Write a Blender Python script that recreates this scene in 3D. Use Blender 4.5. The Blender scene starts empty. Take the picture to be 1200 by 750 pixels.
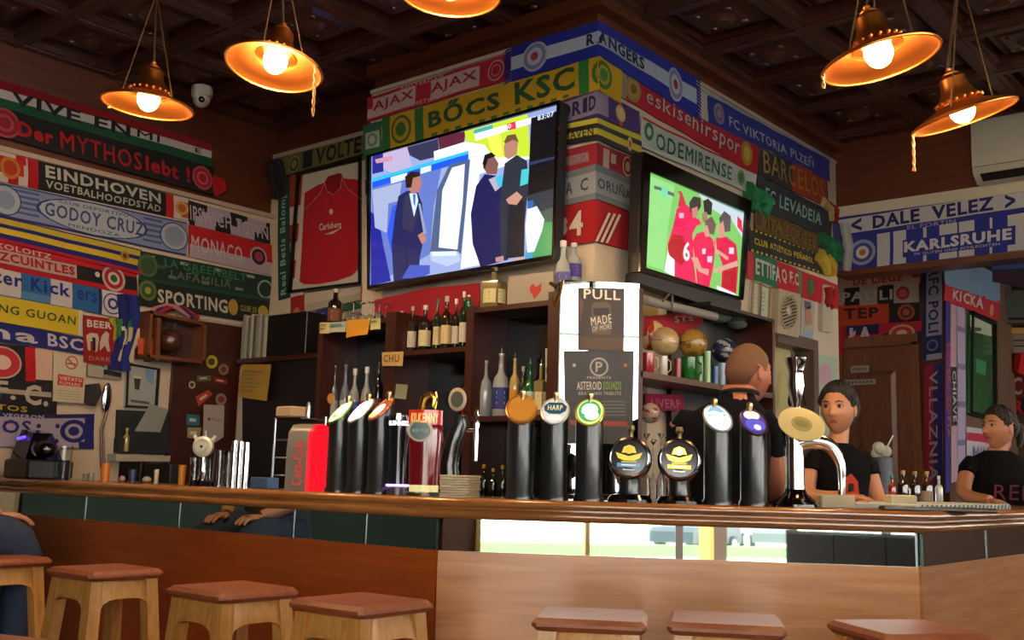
import bpy, math, random
from mathutils import Vector, Matrix
random.seed(7)
SC = bpy.context.scene
COL = SC.collection
PI = math.pi

# ------------------------------------------------------------ camera
F = 1257.0
_L = Vector((-1520, -145, F)); _R = Vector((1060, -215, F))
AX = (-_L).normalized()
AY = (_R - AX * _R.dot(AX)).normalized()
AZ = AY.cross(AX)
if AZ.y < 0: AZ = -AZ
CAM = Vector((0, 0, 1.17))
def c2w(r, u, f):
    d = Vector((r, u, f)); return Vector((AX.dot(d), AY.dot(d), AZ.dot(d)))
cd = bpy.data.cameras.new('camera'); cam = bpy.data.objects.new('camera', cd); COL.objects.link(cam)
cd.sensor_width = 36.0; cd.lens = 36.0 * F / 1200.0; cd.clip_start = 0.05; cd.clip_end = 300
CAMR, CAMU, CAMB = c2w(1, 0, 0), c2w(0, 1, 0), -c2w(0, 0, 1)
cam.matrix_world = Matrix(((CAMR.x, CAMU.x, CAMB.x, CAM.x), (CAMR.y, CAMU.y, CAMB.y, CAM.y), (CAMR.z, CAMU.z, CAMB.z, CAM.z), (0, 0, 0, 1)))
SC.camera = cam
FH = c2w(0, 0, 1); FH.z = 0; FH.normalize()

# ------------------------------------------------------------ sky, sun, exposure
W = bpy.data.worlds.new('world'); SC.world = W; W.use_nodes = True
bg = W.node_tree.nodes['Background']; bg.inputs[0].default_value = (1.0, 0.95, 0.88, 1); bg.inputs[1].default_value = 7.5
sl = bpy.data.lights.new('sun', 'SUN'); sl.energy = 5.0; sl.angle = 0.01; sl.color = (1, .95, .86)
so = bpy.data.objects.new('sun', sl); COL.objects.link(so)
so.rotation_euler = Vector((-.55, .62, 1.0)).to_track_quat('Z', 'Y').to_euler()
SC.view_settings.view_transform = 'Standard'
SC.view_settings.look = 'None'
SC.view_settings.exposure = 0.8
SC.view_settings.gamma = 1.0
SC.view_settings.use_curve_mapping = False
try:
    SC.cycles.use_denoising = True
    SC.cycles.max_bounces = 8; SC.cycles.diffuse_bounces = 4; SC.cycles.glossy_bounces = 5; SC.cycles.transmission_bounces = 6
    SC.cycles.caustics_reflective = False; SC.cycles.caustics_refractive = False
    SC.cycles.sample_clamp_indirect = 6.0
except Exception:
    pass
def portal(name, loc, rot, sx, sy):
    l = bpy.data.lights.new(name, 'AREA'); l.shape = 'RECTANGLE'; l.size = sx; l.size_y = sy
    try: l.cycles.is_portal = True
    except Exception: return
    o = bpy.data.objects.new(name, l); COL.objects.link(o); o.location = loc; o.rotation_euler = rot
portal('daylight_portal', (1.44, -3.0, 1.5), (PI / 2, 0, PI), 2.4, 3.0)
portal('daylight_portal', (2.9, 2.2, 2.15), (PI / 2, 0, -PI / 2 + PI), 8.3, 2.3)

# ------------------------------------------------------------ pixel to place on a known plane of the room
def ray(u, v): return c2w(u - 600, 375 - v, F)
PL = {}
def plane(k, p, n): PL[k] = (Vector(p), Vector(n).normalized())
plane('L', (-5.765, 0, 0), (1, 0, 0))       # scarf wall on the left
plane('B', (0, 4.345, 0), (0, -1, 0))       # wall with the framed shirt
plane('P', (0, 3.997, 0), (0, -1, 0))       # left face of the pillar
plane('R', (-2.859, 0, 0), (1, 0, 0))       # right face of the pillar
plane('V', (0, 6.777, 0), (0, -1, 0))       # lintel wall
plane('D', (0, 8.0, 0), (0, -1, 0))         # wall with the door
plane('K', (-2.567, 0, 0), (1, 0, 0))       # return wall behind
plane('F', (0, 9.8, 0), (0, -1, 0))
plane('C', (-2.852, 3.72, 0), (.71, -.70, 0))
def at(k, u, v, off=0.0):
    p, n = PL[k]; d = ray(u, v); t = ((p + n * off) - CAM).dot(n) / d.dot(n)
    return CAM + d * t
def atz(u, v, z): d = ray(u, v); return CAM + d * ((z - CAM.z) / d.z)
def atd(u, v, D): d = ray(u, v); return CAM + d * (D / d.dot(FH))
def depth(p): return (Vector(p) - CAM).dot(FH)
def mpp(p): return depth(p) / F
def proj_u(p):
    q = Vector(p) - CAM
    x = q.dot(CAMR); z = -q.dot(CAMB); return 600 + F * x / z

# ------------------------------------------------------------ materials
def lin(h):
    o = []
    for i in (0, 2, 4):
        c = int(h[i:i + 2], 16) / 255; o.append(c / 12.92 if c <= .04045 else ((c + .055) / 1.055) ** 2.4)
    return (*o, 1)
_MC = {}
def M(h, rough=.5, metal=0.0, trans=0.0, emit=0.0, coat=0.0, ior=1.45, bump=0.0, bscale=60.0, spec=None, alpha=1.0, emh=None):
    k = (h, rough, metal, trans, emit, coat, ior, bump, bscale, spec, alpha, emh)
    if k in _MC: return _MC[k]
    m = bpy.data.materials.new('paint_' + h); m.use_nodes = True; nt = m.node_tree; b = nt.nodes['Principled BSDF']
    c = lin(h); b.inputs['Base Color'].default_value = c; b.inputs['Roughness'].default_value = rough
    b.inputs['Metallic'].default_value = metal; b.inputs['Transmission Weight'].default_value = trans; b.inputs['IOR'].default_value = ior
    b.inputs['Coat Weight'].default_value = coat; b.inputs['Coat Roughness'].default_value = .08; b.inputs['Alpha'].default_value = alpha
    if spec is not None: b.inputs['Specular IOR Level'].default_value = spec
    if emit: b.inputs['Emission Color'].default_value = lin(emh or h); b.inputs['Emission Strength'].default_value = emit
    n = nt.nodes.new('ShaderNodeTexNoise'); n.inputs['Scale'].default_value = bscale; n.inputs['Detail'].default_value = 3
    tc = nt.nodes.new('ShaderNodeTexCoord'); nt.links.new(tc.outputs['Object'], n.inputs['Vector'])
    if not metal and not trans and not emit:
        mx = nt.nodes.new('ShaderNodeMix'); mx.data_type = 'RGBA'; mx.inputs[0].default_value = .5; mx.blend_type = 'MULTIPLY'
        rp = nt.nodes.new('ShaderNodeValToRGB'); rp.color_ramp.elements[0].color = (.8, .8, .8, 1); rp.color_ramp.elements[1].color = (1, 1, 1, 1)
        nt.links.new(n.outputs[0], rp.inputs[0]); mx.inputs[6].default_value = c; nt.links.new(rp.outputs[0], mx.inputs[7]); nt.links.new(mx.outputs[2], b.inputs['Base Color'])
    if bump:
        bp = nt.nodes.new('ShaderNodeBump'); bp.inputs['Strength'].default_value = bump; bp.inputs['Distance'].default_value = .01
        nt.links.new(n.outputs[0], bp.inputs['Height']); nt.links.new(bp.outputs[0], b.inputs['Normal'])
    _MC[k] = m; return m
def wood(name, h1, h2, rough=.35, scale=(3, 3, 30), coat=.3, bump=.1, noise=4.0):
    m = bpy.data.materials.new(name); m.use_nodes = True; nt = m.node_tree; b = nt.nodes['Principled BSDF']
    tc = nt.nodes.new('ShaderNodeTexCoord'); mp = nt.nodes.new('ShaderNodeMapping'); mp.inputs['Scale'].default_value = scale
    n = nt.nodes.new('ShaderNodeTexNoise'); n.inputs['Scale'].default_value = noise; n.inputs['Detail'].default_value = 6; n.inputs['Distortion'].default_value = .6
    rp = nt.nodes.new('ShaderNodeValToRGB'); rp.color_ramp.elements[0].color = lin(h1); rp.color_ramp.elements[1].color = lin(h2)
    rp.color_ramp.elements[0].position = .3; rp.color_ramp.elements[1].position = .7
    nt.links.new(tc.outputs['Object'], mp.inputs['Vector']); nt.links.new(mp.outputs[0], n.inputs['Vector']); nt.links.new(n.outputs[0], rp.inputs[0]); nt.links.new(rp.outputs[0], b.inputs['Base Color'])
    b.inputs['Roughness'].default_value = rough; b.inputs['Coat Weight'].default_value = coat; b.inputs['Coat Roughness'].default_value = .15
    bp = nt.nodes.new('ShaderNodeBump'); bp.inputs['Strength'].default_value = bump; bp.inputs['Distance'].default_value = .004
    nt.links.new(n.outputs[0], bp.inputs['Height']); nt.links.new(bp.outputs[0], b.inputs['Normal'])
    return m
def colmat(name, rough, bump=0.0, emit=0.0, bscale=400.0, coat=0.0):
    m = bpy.data.materials.new(name); m.use_nodes = True; nt = m.node_tree; b = nt.nodes['Principled BSDF']
    a = nt.nodes.new('ShaderNodeAttribute'); a.attribute_name = 'Col'
    b.inputs['Roughness'].default_value = rough; b.inputs['Coat Weight'].default_value = coat
    if emit:
        nt.links.new(a.outputs['Color'], b.inputs['Emission Color']); b.inputs['Emission Strength'].default_value = emit
        b.inputs['Base Color'].default_value = (.01, .01, .01, 1)
        b.inputs['Coat Weight'].default_value = .6; b.inputs['Coat Roughness'].default_value = .02
    else: nt.links.new(a.outputs['Color'], b.inputs['Base Color'])
    if bump:
        tc = nt.nodes.new('ShaderNodeTexCoord'); n = nt.nodes.new('ShaderNodeTexNoise'); n.inputs['Scale'].default_value = bscale; n.inputs['Detail'].default_value = 2
        bp = nt.nodes.new('ShaderNodeBump'); bp.inputs['Strength'].default_value = bump; bp.inputs['Distance'].default_value = .004
        nt.links.new(tc.outputs['Object'], n.inputs['Vector']); nt.links.new(n.outputs[0], bp.inputs['Height']); nt.links.new(bp.outputs[0], b.inputs['Normal'])
    return m
KNIT = colmat('knitted_wool', .95, .5)
PRINT = colmat('printed_paper', .6)
SCREEN = colmat('lit_screen', .2, emit=.85)
SKIN = colmat('skin', .5, .05, bscale=90)
W_BAR = wood('bar_panel_wood', 'b06c34', 'cc8a4a', .36, (.8, .8, 9), .2, .03)
W_BAR_SHADE = wood('shaded_bar_panel_wood', '984416', 'b0541f', .36, (.8, .8, 9), .2, .03)  # same wood as the other panels, shade and warm light put in the colour
W_RAIL = wood('bar_rail_wood', '80502a', 'a8703a', .22, (1, 1, 12), .4, .03)
W_SEAT = wood('stool_seat_wood', '74391f', '8a4a2a', .5, (4, 12, 4), .0, .05)
W_LEG = wood('stool_leg_wood', 'a06c30', 'bd8844', .45, (14, 14, 2), .1, .05)
W_DARK = wood('dark_stained_wood', '2c0f0a', '42180e', .4, (3, 3, 12), .2, .08)
W_CEIL = wood('ceiling_wood', '341c16', '522a20', .42, (4, 4, 4), .2, .15)
W_FRZ = wood('frieze_wood', '4a1e10', '62301a', .45, (1, 1, 12), .2, .06)
W_DOOR = wood('door_wood', '54280f', '683618', .5, (10, 10, 1.5), .1, .06)
PLASTER = M('cdbfae', .85, bump=.15, bscale=25)
BLACK = M('0b0c0f', .4)
BLACKG = M('08090b', .12, coat=.5)
CHROME = M('e0e0e0', .12, metal=1)
STEEL = M('a8aaac', .3, metal=1)
GLASS = M('eef4f6', .03, trans=1.0, ior=1.35)
MIRROR = M('c9d6d2', .015, metal=1)
WHITE = M('d8d8d2', .4)
COPPER = M('d07c38', .34, metal=1)

# ------------------------------------------------------------ mesh builder
ORG = {}
def link(name, me, parent=None, loc=None):
    o = bpy.data.objects.new(name, me); COL.objects.link(o)
    if parent is not None: o.parent = parent
    if loc is not None: o.location = loc
    return o
class MB:
    def __init__(s): s.v = []; s.f = []; s.c = []; s.m = []; s.cur = (1, 1, 1, 1); s.mi = 0; s.X = None
    def col(s, h): s.cur = lin(h) if isinstance(h, str) else h; return s
    def add(s, vs, fs):
        b = len(s.v)
        for p in vs:
            p = Vector(p)
            if s.X is not None: p = s.X @ p
            s.v.append(p)
        for f in fs: s.f.append([b + i for i in f]); s.c.append(s.cur); s.m.append(s.mi)
        return s
    def box(s, a, b):
        x0, y0, z0 = (min(a[i], b[i]) for i in range(3)); x1, y1, z1 = (max(a[i], b[i]) for i in range(3))
        return s.add([(x0, y0, z0), (x1, y0, z0), (x1, y1, z0), (x0, y1, z0), (x0, y0, z1), (x1, y0, z1), (x1, y1, z1), (x0, y1, z1)],
                     [(3, 2, 1, 0), (4, 5, 6, 7), (0, 1, 5, 4), (1, 2, 6, 5), (2, 3, 7, 6), (3, 0, 4, 7)])
    def hexa(s, q0, q1):   # two quads joined
        return s.add(list(q0) + list(q1), [(3, 2, 1, 0), (4, 5, 6, 7), (0, 1, 5, 4), (1, 2, 6, 5), (2, 3, 7, 6), (3, 0, 4, 7)])
    def rbox(s, a, b, r=.01):  # box with chamfered edges
        cx = [(a[i] + b[i]) / 2 for i in range(3)]; h = [abs(b[i] - a[i]) / 2 for i in range(3)]; vs = []
        zs = [(-h[2], -r), (-h[2] + r, 0), (h[2] - r, 0), (h[2], -r)]; fs = []
        for z, q in zs:
            X, Y = h[0] + q, h[1] + q
            for (px, py) in [(X - r, -Y), (X, -Y + r), (X, Y - r), (X - r, Y), (-X + r, Y), (-X, Y - r), (-X, -Y + r), (-X + r, -Y)]:
                vs.append((cx[0] + px, cx[1] + py, cx[2] + z))
        fs.append(list(range(7, -1, -1))); fs.append([24 + i for i in range(8)])
        for k in range(3):
            for i in range(8): j = (i + 1) % 8; fs.append((k * 8 + i, k * 8 + j, k * 8 + 8 + j, k * 8 + 8 + i))
        return s.add(vs, fs)
    def lathe(s, c, prof, n=20, sx=1, sy=1, cap=True):
        vs = []; fs = []
        for (r, z) in prof:
            for i in range(n): a = 2 * PI * i / n; vs.append((c[0] + r * math.cos(a) * sx, c[1] + r * math.sin(a) * sy, c[2] + z))
        m = len(prof)
        for k in range(m - 1):
            for i in range(n): j = (i + 1) % n; fs.append((k * n + i, k * n + j, (k + 1) * n + j, (k + 1) * n + i))
        if cap: fs.append(list(range(n - 1, -1, -1))); fs.append([(m - 1) * n + i for i in range(n)])
        return s.add(vs, fs)
    def tube(s, pts, rad, n=10, flat=1.0, up=None):
        pts = [Vector(p) for p in pts]
        if not isinstance(rad, (list, tuple)): rad = [rad] * len(pts)
        vs = []; fs = []; prev = None
        for i, p in enumerate(pts):
            t = (pts[min(i + 1, len(pts) - 1)] - pts[max(i - 1, 0)]).normalized()
            if prev is None:
                a = Vector(up) if up is not None else (Vector((0, 0, 1)) if abs(t.z) < .9 else Vector((0, 1, 0)))
            else: a = prev
            a = (a - t * a.dot(t)).normalized(); prev = a; b = t.cross(a)
            for k in range(n): th = 2 * PI * k / n; vs.append(p + a * (rad[i] * math.cos(th) * flat) + b * (rad[i] * math.sin(th)))
        for i in range(len(pts) - 1):
            for k in range(n): j = (k + 1) % n; fs.append((i * n + k, i * n + j, (i + 1) * n + j, (i + 1) * n + k))
        fs.append(list(range(n - 1, -1, -1))); fs.append([(len(pts) - 1) * n + k for k in range(n)])
        return s.add(vs, fs)
    def ball(s, c, r, n=16, m=10, sc=(1, 1, 1)):
        vs = [(c[0], c[1], c[2] - r * sc[2])]; fs = []
        for k in range(1, m):
            ph = -PI / 2 + PI * k / m
            for i in range(n): a = 2 * PI * i / n; vs.append((c[0] + r * sc[0] * math.cos(ph) * math.cos(a), c[1] + r * sc[1] * math.cos(ph) * math.sin(a), c[2] + r * sc[2] * math.sin(ph)))
        vs.append((c[0], c[1], c[2] + r * sc[2])); T = len(vs) - 1
        for i in range(n): j = (i + 1) % n; fs.append((0, 1 + j, 1 + i)); fs.append((T, 1 + (m - 2) * n + i, 1 + (m - 2) * n + j))
        for k in range(m - 2):
            for i in range(n): j = (i + 1) % n; a = 1 + k * n; fs.append((a + i, a + j, a + n + j, a + n + i))
        return s.add(vs, fs)
    def sweep(s, path, prof):   # path: list of (x,y); prof: list of (outward, z), outward is to the right of travel, mitred
        P = [Vector((p[0], p[1])) for p in path]; vs = []; fs = []; n = len(prof)
        for i, p in enumerate(P):
            d0 = (P[i] - P[i - 1]).normalized() if i > 0 else None; d1 = (P[i + 1] - P[i]).normalized() if i < len(P) - 1 else None
            n0 = Vector((d0.y, -d0.x)) if d0 else None; n1 = Vector((d1.y, -d1.x)) if d1 else None
            nn = n0 or n1
            if n0 and n1: nn = (n0 + n1).normalized(); nn = nn / nn.dot(n0)
            for (o, z) in prof: vs.append((p.x + nn.x * o, p.y + nn.y * o, z))
        for i in range(len(P) - 1):
            for k in range(n): j = (k + 1) % n; fs.append((i * n + k, i * n + j, (i + 1) * n + j, (i + 1) * n + k))
        fs.append(list(range(n))); fs.append([(len(P) - 1) * n + k for k in range(n - 1, -1, -1)])
        return s.add(vs, fs)
    def build(s, name, mat, parent=None, origin=None, smooth=35):
        me = bpy.data.meshes.new(name)
        if parent is not None:
            org = ORG.get(parent, Vector()) ; loc = Vector()
        else:
            if origin is None:
                xs = [p.x for p in s.v]; ys = [p.y for p in s.v]; zs = [p.z for p in s.v]
                origin = Vector(((min(xs) + max(xs)) / 2, (min(ys) + max(ys)) / 2, min(zs)))
            org = Vector(origin); loc = org
        me.from_pydata([tuple(p - org) for p in s.v], [], s.f)
        for mt in (mat if isinstance(mat, (list, tuple)) else [mat]): me.materials.append(mt)
        if any(s.m): me.polygons.foreach_set('material_index', s.m)
        ca = me.color_attributes.new('Col', 'FLOAT_COLOR', 'CORNER'); buf = []
        for f, c in zip(s.f, s.c): buf.extend(list(c) * len(f))
        ca.data.foreach_set('color', buf)
        if smooth:
            me.polygons.foreach_set('use_smooth', [True] * len(me.polygons))
            try: me.set_sharp_from_angle(angle=math.radians(smooth))
            except Exception: pass
        me.update()
        o = link(name, me, parent, loc); ORG[o] = org
        return o
def tag(o, label, cat, group=None):
    o['label'] = label; o['category'] = cat
    if group: o['group'] = group
    return o
def thing(name, label, cat, loc=(0, 0, 0), rz=0.0, group=None, world=True):
    o = link(name, None, None, Vector(loc)); o.rotation_euler = (0, 0, rz); o.empty_display_size = .05
    ORG[o] = Vector(loc) if world else Vector()
    return tag(o, label, cat, group)
def struct(o): o['kind'] = 'structure'; return o
def stuff(o): o['kind'] = 'stuff'; return o
def copy_tree(o, parent=None):
    c = o.copy(); COL.objects.link(c)
    if parent is not None: c.parent = parent
    ORG[c] = ORG.get(o, Vector())
    for ch in list(o.children): copy_tree(ch, c)
    return c

# ------------------------------------------------------------ lettering
_TX = {}
def text_geo(s, bold=.03):
    k = (s, bold)
    if k in _TX: return _TX[k]
    cu = bpy.data.curves.new('lettering', 'FONT'); cu.body = s; cu.resolution_u = 2; cu.offset = 0 if ('M' in s or 'W' in s) else bold * .6; cu.space_character = 1.12 if len(s) > 1 else 1; cu.fill_mode = 'FRONT'
    o = bpy.data.objects.new('lettering', cu); COL.objects.link(o)
    dg = bpy.context.evaluated_depsgraph_get(); dg.update(); e = o.evaluated_get(dg); me = e.to_mesh()
    vs = [(v.co.x, v.co.y) for v in me.vertices]; fs = [list(p.vertices) for p in me.polygons]
    e.to_mesh_clear(); bpy.data.objects.remove(o); bpy.data.curves.remove(cu)
    if not vs: _TX[k] = ([], [], 1); return _TX[k]
    x0 = min(v[0] for v in vs); x1 = max(v[0] for v in vs); y0 = min(v[1] for v in vs); y1 = max(v[1] for v in vs)
    w = max(x1 - x0, 1e-4); h = max(y1 - y0, 1e-4)
    _TX[k] = ([((v[0] - x0) / w, (v[1] - y0) / h) for v in vs], fs, w / h); return _TX[k]
def put_text(mb, s, fn, color, bold=.03):
    vs, fs, _ = text_geo(s, bold); mb.col(color); mb.add([fn(a, b) for a, b in vs], fs)
def quad_fn(tl, tr, br, bl):
    tl, tr, br, bl = map(Vector, (tl, tr, br, bl))
    return lambda a, b: (bl.lerp(br, a)).lerp(tl.lerp(tr, a), b)
def px_text(mb, k, s, tl, tr, br, bl, color, off=.004, bold=.03, rot=0):
    fn = quad_fn(at(k, *tl, off), at(k, *tr, off), at(k, *br, off), at(k, *bl, off))
    if rot == 90: g = lambda a, b: fn(1 - b, a)      # reads bottom to top
    elif rot == -90: g = lambda a, b: fn(b, 1 - a)   # reads top to bottom
    else: g = fn
    put_text(mb, s, g, color, bold)
def poly(mb, k, pts, color, off):
    mb.col(color); mb.add([at(k, u, v, off) for u, v in pts], [list(range(len(pts)))])
def disc_px(k, u, v, ru, rv=None, n=24, rot=0.0):
    rv = rv or ru; out = []
    for i in range(n):
        a = 2 * PI * i / n; x = ru * math.cos(a); y = rv * math.sin(a)
        out.append((u + x * math.cos(rot) - y * math.sin(rot), v + x * math.sin(rot) + y * math.cos(rot)))
    return out
def slab(k, tl, tr, br, bl, off, th, mb=None, color='ffffff'):   # thick panel standing proud of a plane
    mb = mb or MB(); mb.col(color)
    f = [at(k, *p, off + th) for p in (tl, tr, br, bl)]; n = PL[k][1]
    b = [p - n * th for p in f]
    mb.hexa(b, f); return mb

# ------------------------------------------------------------ scarves
class Strip:
    def __init__(s, st, off, amp=.004, seed=0):   # st: list of (plane, u, vtop, vbot) from left to right
        s.T = [at(k, u, a, off) for k, u, a, b in st]; s.B = [at(k, u, b, off) for k, u, a, b in st]
        s.N = []
        for i, x in enumerate(st): s.N.append(PL[x[0]][1])
        m = [(a + b) / 2 for a, b in zip(s.T, s.B)]; d = [0]
        for i in range(1, len(m)): d.append(d[-1] + (m[i] - m[i - 1]).length)
        s.len = d[-1]; s.d = [x / d[-1] for x in d]; s.h = sum((a - b).length for a, b in zip(s.T, s.B)) / len(m)
        s.amp = amp; s.ph = seed * 1.7; s.off = off
    def at(s, a, t, lift=0.0):
        i = 0
        while i < len(s.d) - 2 and a > s.d[i + 1]: i += 1
        f = (a - s.d[i]) / (s.d[i + 1] - s.d[i]); p = s.T[i].lerp(s.T[i + 1], f).lerp(s.B[i].lerp(s.B[i + 1], f), t)
        n = s.N[i + 1]
        w = s.amp * (math.sin(a * s.len * 15 + s.ph) + .22 * math.sin(a * s.len * 41 + 3 * t + s.ph * 2)) + s.amp * .8 * math.sin(t * 5 + s.ph)
        return p + n * (lift + w + s.amp)
    def su(s, u):
        lo, hi = -.2, 1.2
        for _ in range(26):
            md = (lo + hi) / 2
            if proj_u(s.at(md, .5)) < u: lo = md
            else: hi = md
        return (lo + hi) / 2
SEED = [0]
def scarf(label, st, base, rects=(), texts=(), emblems=(), off=.012, vertical=False, amp=.004, fringe='', group=None, name='football_scarf', cat='scarf', th=.008):
    SEED[0] += 1; S = Strip(st, off, amp, SEED[0])
    def cu(x): return S.su(x) if abs(x) > 1.5 or x < 0 else x
    R = [(cu(a), t0, cu(b), t1, c) for a, t0, b, t1, c in rects]
    ss = sorted(set([0, 1] + [min(1, max(0, x)) for r in R for x in (r[0], r[2])] + [i / 16 for i in range(17)] + S.d)); tt = sorted(set([0, 1] + [min(1, max(0, x)) for r in R for x in (r[1], r[3])] + [i / 4 for i in range(5)]))
    ss = [x for i, x in enumerate(ss) if i == 0 or x - ss[i - 1] > 1e-4]; tt = [x for i, x in enumerate(tt) if i == 0 or x - tt[i - 1] > 1e-4]
    mb = MB(); n = len(tt)
    vs = [S.at(a, t) for a in ss for t in tt]; b0 = len(vs); vs += [S.at(a, t, -th) for a in ss for t in (0, 1)]
    mb.add(vs, [])
    for i in range(len(ss) - 1):
        for j in range(n - 1):
            a = (ss[i] + ss[i + 1]) / 2; t = (tt[j] + tt[j + 1]) / 2; c = base
            for r in R:
                if r[0] <= a <= r[2] and r[1] <= t <= r[3]: c = r[4]
            mb.f.append([i * n + j, i * n + j + 1, (i + 1) * n + j + 1, (i + 1) * n + j]); mb.c.append(lin(c)); mb.m.append(0)
        for j, q in ((0, 0), (n - 1, 1)):
            f = [i * n + j, (i + 1) * n + j, b0 + (i + 1) * 2 + q, b0 + i * 2 + q]
            mb.f.append(f if q == 0 else f[::-1]); mb.c.append(lin(base)); mb.m.append(0)
    for i in (0, len(ss) - 1):
        for j in range(n - 1):
            q0 = b0 + i * 2; p = S.at(ss[i], tt[j], -th)
        mb.f.append([i * n + j for j in range(n)] + [b0 + i * 2 + 1, b0 + i * 2]); mb.c.append(lin(base)); mb.m.append(0)
    o = mb.build(name, KNIT, smooth=50); tag(o, label, cat, group)
    for e in emblems:   # (u or s, t, radius as share of height, [(frac, colour)...])
        a0, t0, rr, rings = e[:4]; a0 = cu(a0); q = e[4] if len(e) > 4 else 1.0; m2 = MB()
        for k, (fr, c) in enumerate(rings):
            m2.col(c); vs = []
            for g in (1, .8, .6, .4, .2):
                for i in range(20):
                    an = 2 * PI * i / 20; vs.append(S.at(a0 + rr * fr * q * g * math.cos(an) * S.h / S.len, t0 + rr * fr * g * math.sin(an), .0022 + .0008 * k))
            m2.add(vs, [(x * 20 + (i + 1) % 20, x * 20 + i, x * 20 + 20 + i, x * 20 + 20 + (i + 1) % 20) for x in range(4) for i in range(20)] + [list(range(99, 79, -1))])
        m2.build('emblem', KNIT, o)
    for tx in texts:    # (string, a0, t0, a1, t1, colour[, rot[, bold]])
        s_, a0, t0, a1, t1, c = tx[:6]; rot = tx[6] if len(tx) > 6 else 0; bd = tx[7] if len(tx) > 7 else .035
        a0, a1 = cu(a0), cu(a1)
        if rot == 90: fn = lambda x, y: S.at(a0 + (1 - y) * (a1 - a0), t1 + (t0 - t1) * x, .0062)
        elif rot == -90: fn = lambda x, y: S.at(a0 + y * (a1 - a0), t0 + (t1 - t0) * x, .0062)
        else: fn = lambda x, y: S.at(a0 + x * (a1 - a0), t1 + (t0 - t1) * y, .0062)
        m2 = MB(); put_text(m2, s_, fn, c, bd)
        if bd >= .01 and ('M' in s_ or 'W' in s_):
            for da, db in ((.05 / (len(s_) * 1.6), 0), (.02 / len(s_), .03)): put_text(m2, s_, (lambda x, y: fn(x + da, y + db)), c, bd)
        m2.build('lettering', KNIT, o, smooth=0)
    for side in fringe:
        m2 = MB(); m2.col(base if side.islower() else 'c8c8c0'); a = 0 if side in 'lL' else 1; sg = -1 if a == 0 else 1
        N = 12
        for i in range(N):
            t = (i + .5) / N; p = S.at(a, t); q = S.at(a + sg * .05 / S.len * .9, t); d = (q - p)
            m2.tube([p, p + d * .6 + Vector((0, 0, -.004)), p + d + Vector((0, 0, -.012))], [.004, .005, .003], 5)
        stuff(m2.build('fringe', KNIT, o))
    return o
# ============================================================ THE ROOM
YB, YP, XR, YV, XW, YS = 4.345, 3.997, -2.859, 6.777, 2.9, -3.0
ZC = 3.47
fl = MB(); fl.box((-5.9, YS, -.06), (XW + .15, 9.95, 0)); FLOOR = struct(fl.build('floor', M('5a4030', .35, bump=.05, bscale=8), smooth=0))
# ceiling: slab, a grid of beams and carved coffers between them
STEP = .585
cl = MB(); cl.box((-6.0, YS - .15, ZC + .09), (XW + .15, YV + .15, ZC + .2)); CEIL = struct(cl.build('ceiling', W_CEIL, smooth=0))
xs = [-2.82 + STEP * k for k in range(-5, 10)]; ys = [4.302 + STEP * k for k in range(-12, 5)]
def beam_part(a, b):
    m = MB(); (x0, y0), (x1, y1) = a, b
    if x1 - x0 > y1 - y0:
        m.box((x0, y0, ZC), (x1, y1, ZC + .09)); m.box((x0, y0 - .022, ZC + .03), (x1, y1 + .022, ZC + .09)); m.box((x0, y0 + .03, ZC - .008), (x1, y1 - .03, ZC))
    else:
        m.box((x0, y0, ZC + .001), (x1, y1, ZC + .09)); m.box((x0 - .022, y0, ZC + .031), (x1 + .022, y1, ZC + .09)); m.box((x0 + .03, y0, ZC - .007), (x1 - .03, y1, ZC + .001))
    m.build('beam', W_CEIL, CEIL, smooth=0)
for x in xs: beam_part((x - .05, YS), (x + .05, YV))
for y in ys: beam_part((-5.8, y - .05), (XW, y + .05))
m = MB(); h = STEP / 2 - .075; z = .09
def rr(s, zz): return [(-s, -s, zz), (s, -s, zz), (s, s, zz), (-s, s, zz)]
m.hexa(rr(h, z), rr(h - .03, z - .035)); m.hexa(rr(h - .045, z - .034), rr(h - .09, z - .06))
m.lathe((0, 0, z - .085), [(.02, -.012), (.05, .0), (.06, .012), (.085, .03), (.09, .04)], 16)
for i in range(4):
    a = PI / 4 + PI / 2 * i; m.ball((.125 * math.cos(a), .125 * math.sin(a), z - .06), .02, 8, 6, (1, 1, .6))
cof = None
for i in range(len(xs) - 1):
    for j in range(len(ys) - 1):
        cx = (xs[i] + xs[i + 1]) / 2; cy = (ys[j] + ys[j + 1]) / 2
        if cof is None:
            o = cof = m.build('coffer_panel', W_CEIL, CEIL, smooth=25)
            for v in cof.data.vertices: v.co += ORG[CEIL]
        else: o = cof.copy(); COL.objects.link(o)
        o.location = Vector((cx, cy, ZC)) - ORG[CEIL]
def wallbox(name, a, b, mat, parent=None):
    q = MB(); q.box(a, b); o = q.build(name, mat, parent, smooth=0)
    return struct(o) if parent is None else o
WL = wallbox('wall_left', (-5.9, YS, 0), (-5.765, YB + .1, 2.86), PLASTER)
wallbox('frieze', (-5.9, YS, 2.86), (-5.79, YB + .1, ZC + .09), W_FRZ, WL)
wallbox('ledge', (-5.79, YS, 2.85), (-5.735, YB, 2.878), M('b8a89c', .6), WL)
wallbox('dado_panel', (-5.765, 3.66, 0), (-5.735, 4.135, 2.09), W_DARK, WL)
wallbox('capping_strip', (-5.765, 3.66, 2.09), (-5.725, 4.135, 2.106), M('a39a92', .5), WL)
WB_ = wallbox('wall_back', (-5.9, YB, 0), (-4.45, YB + .12, 3.26), PLASTER)
wallbox('frieze', (-5.9, YB + .02, 3.26), (-4.45, YB + .12, ZC + .09), W_FRZ, WB_)
wallbox('ledge', (-5.765, YB - .03, 3.262), (-4.45, YB + .01, 3.29), M('b8a89c', .6), WB_)
wallbox('dado_panel', (-5.765, YB - .02, 0), (-4.5, YB, 2.03), W_DARK, WB_)
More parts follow.
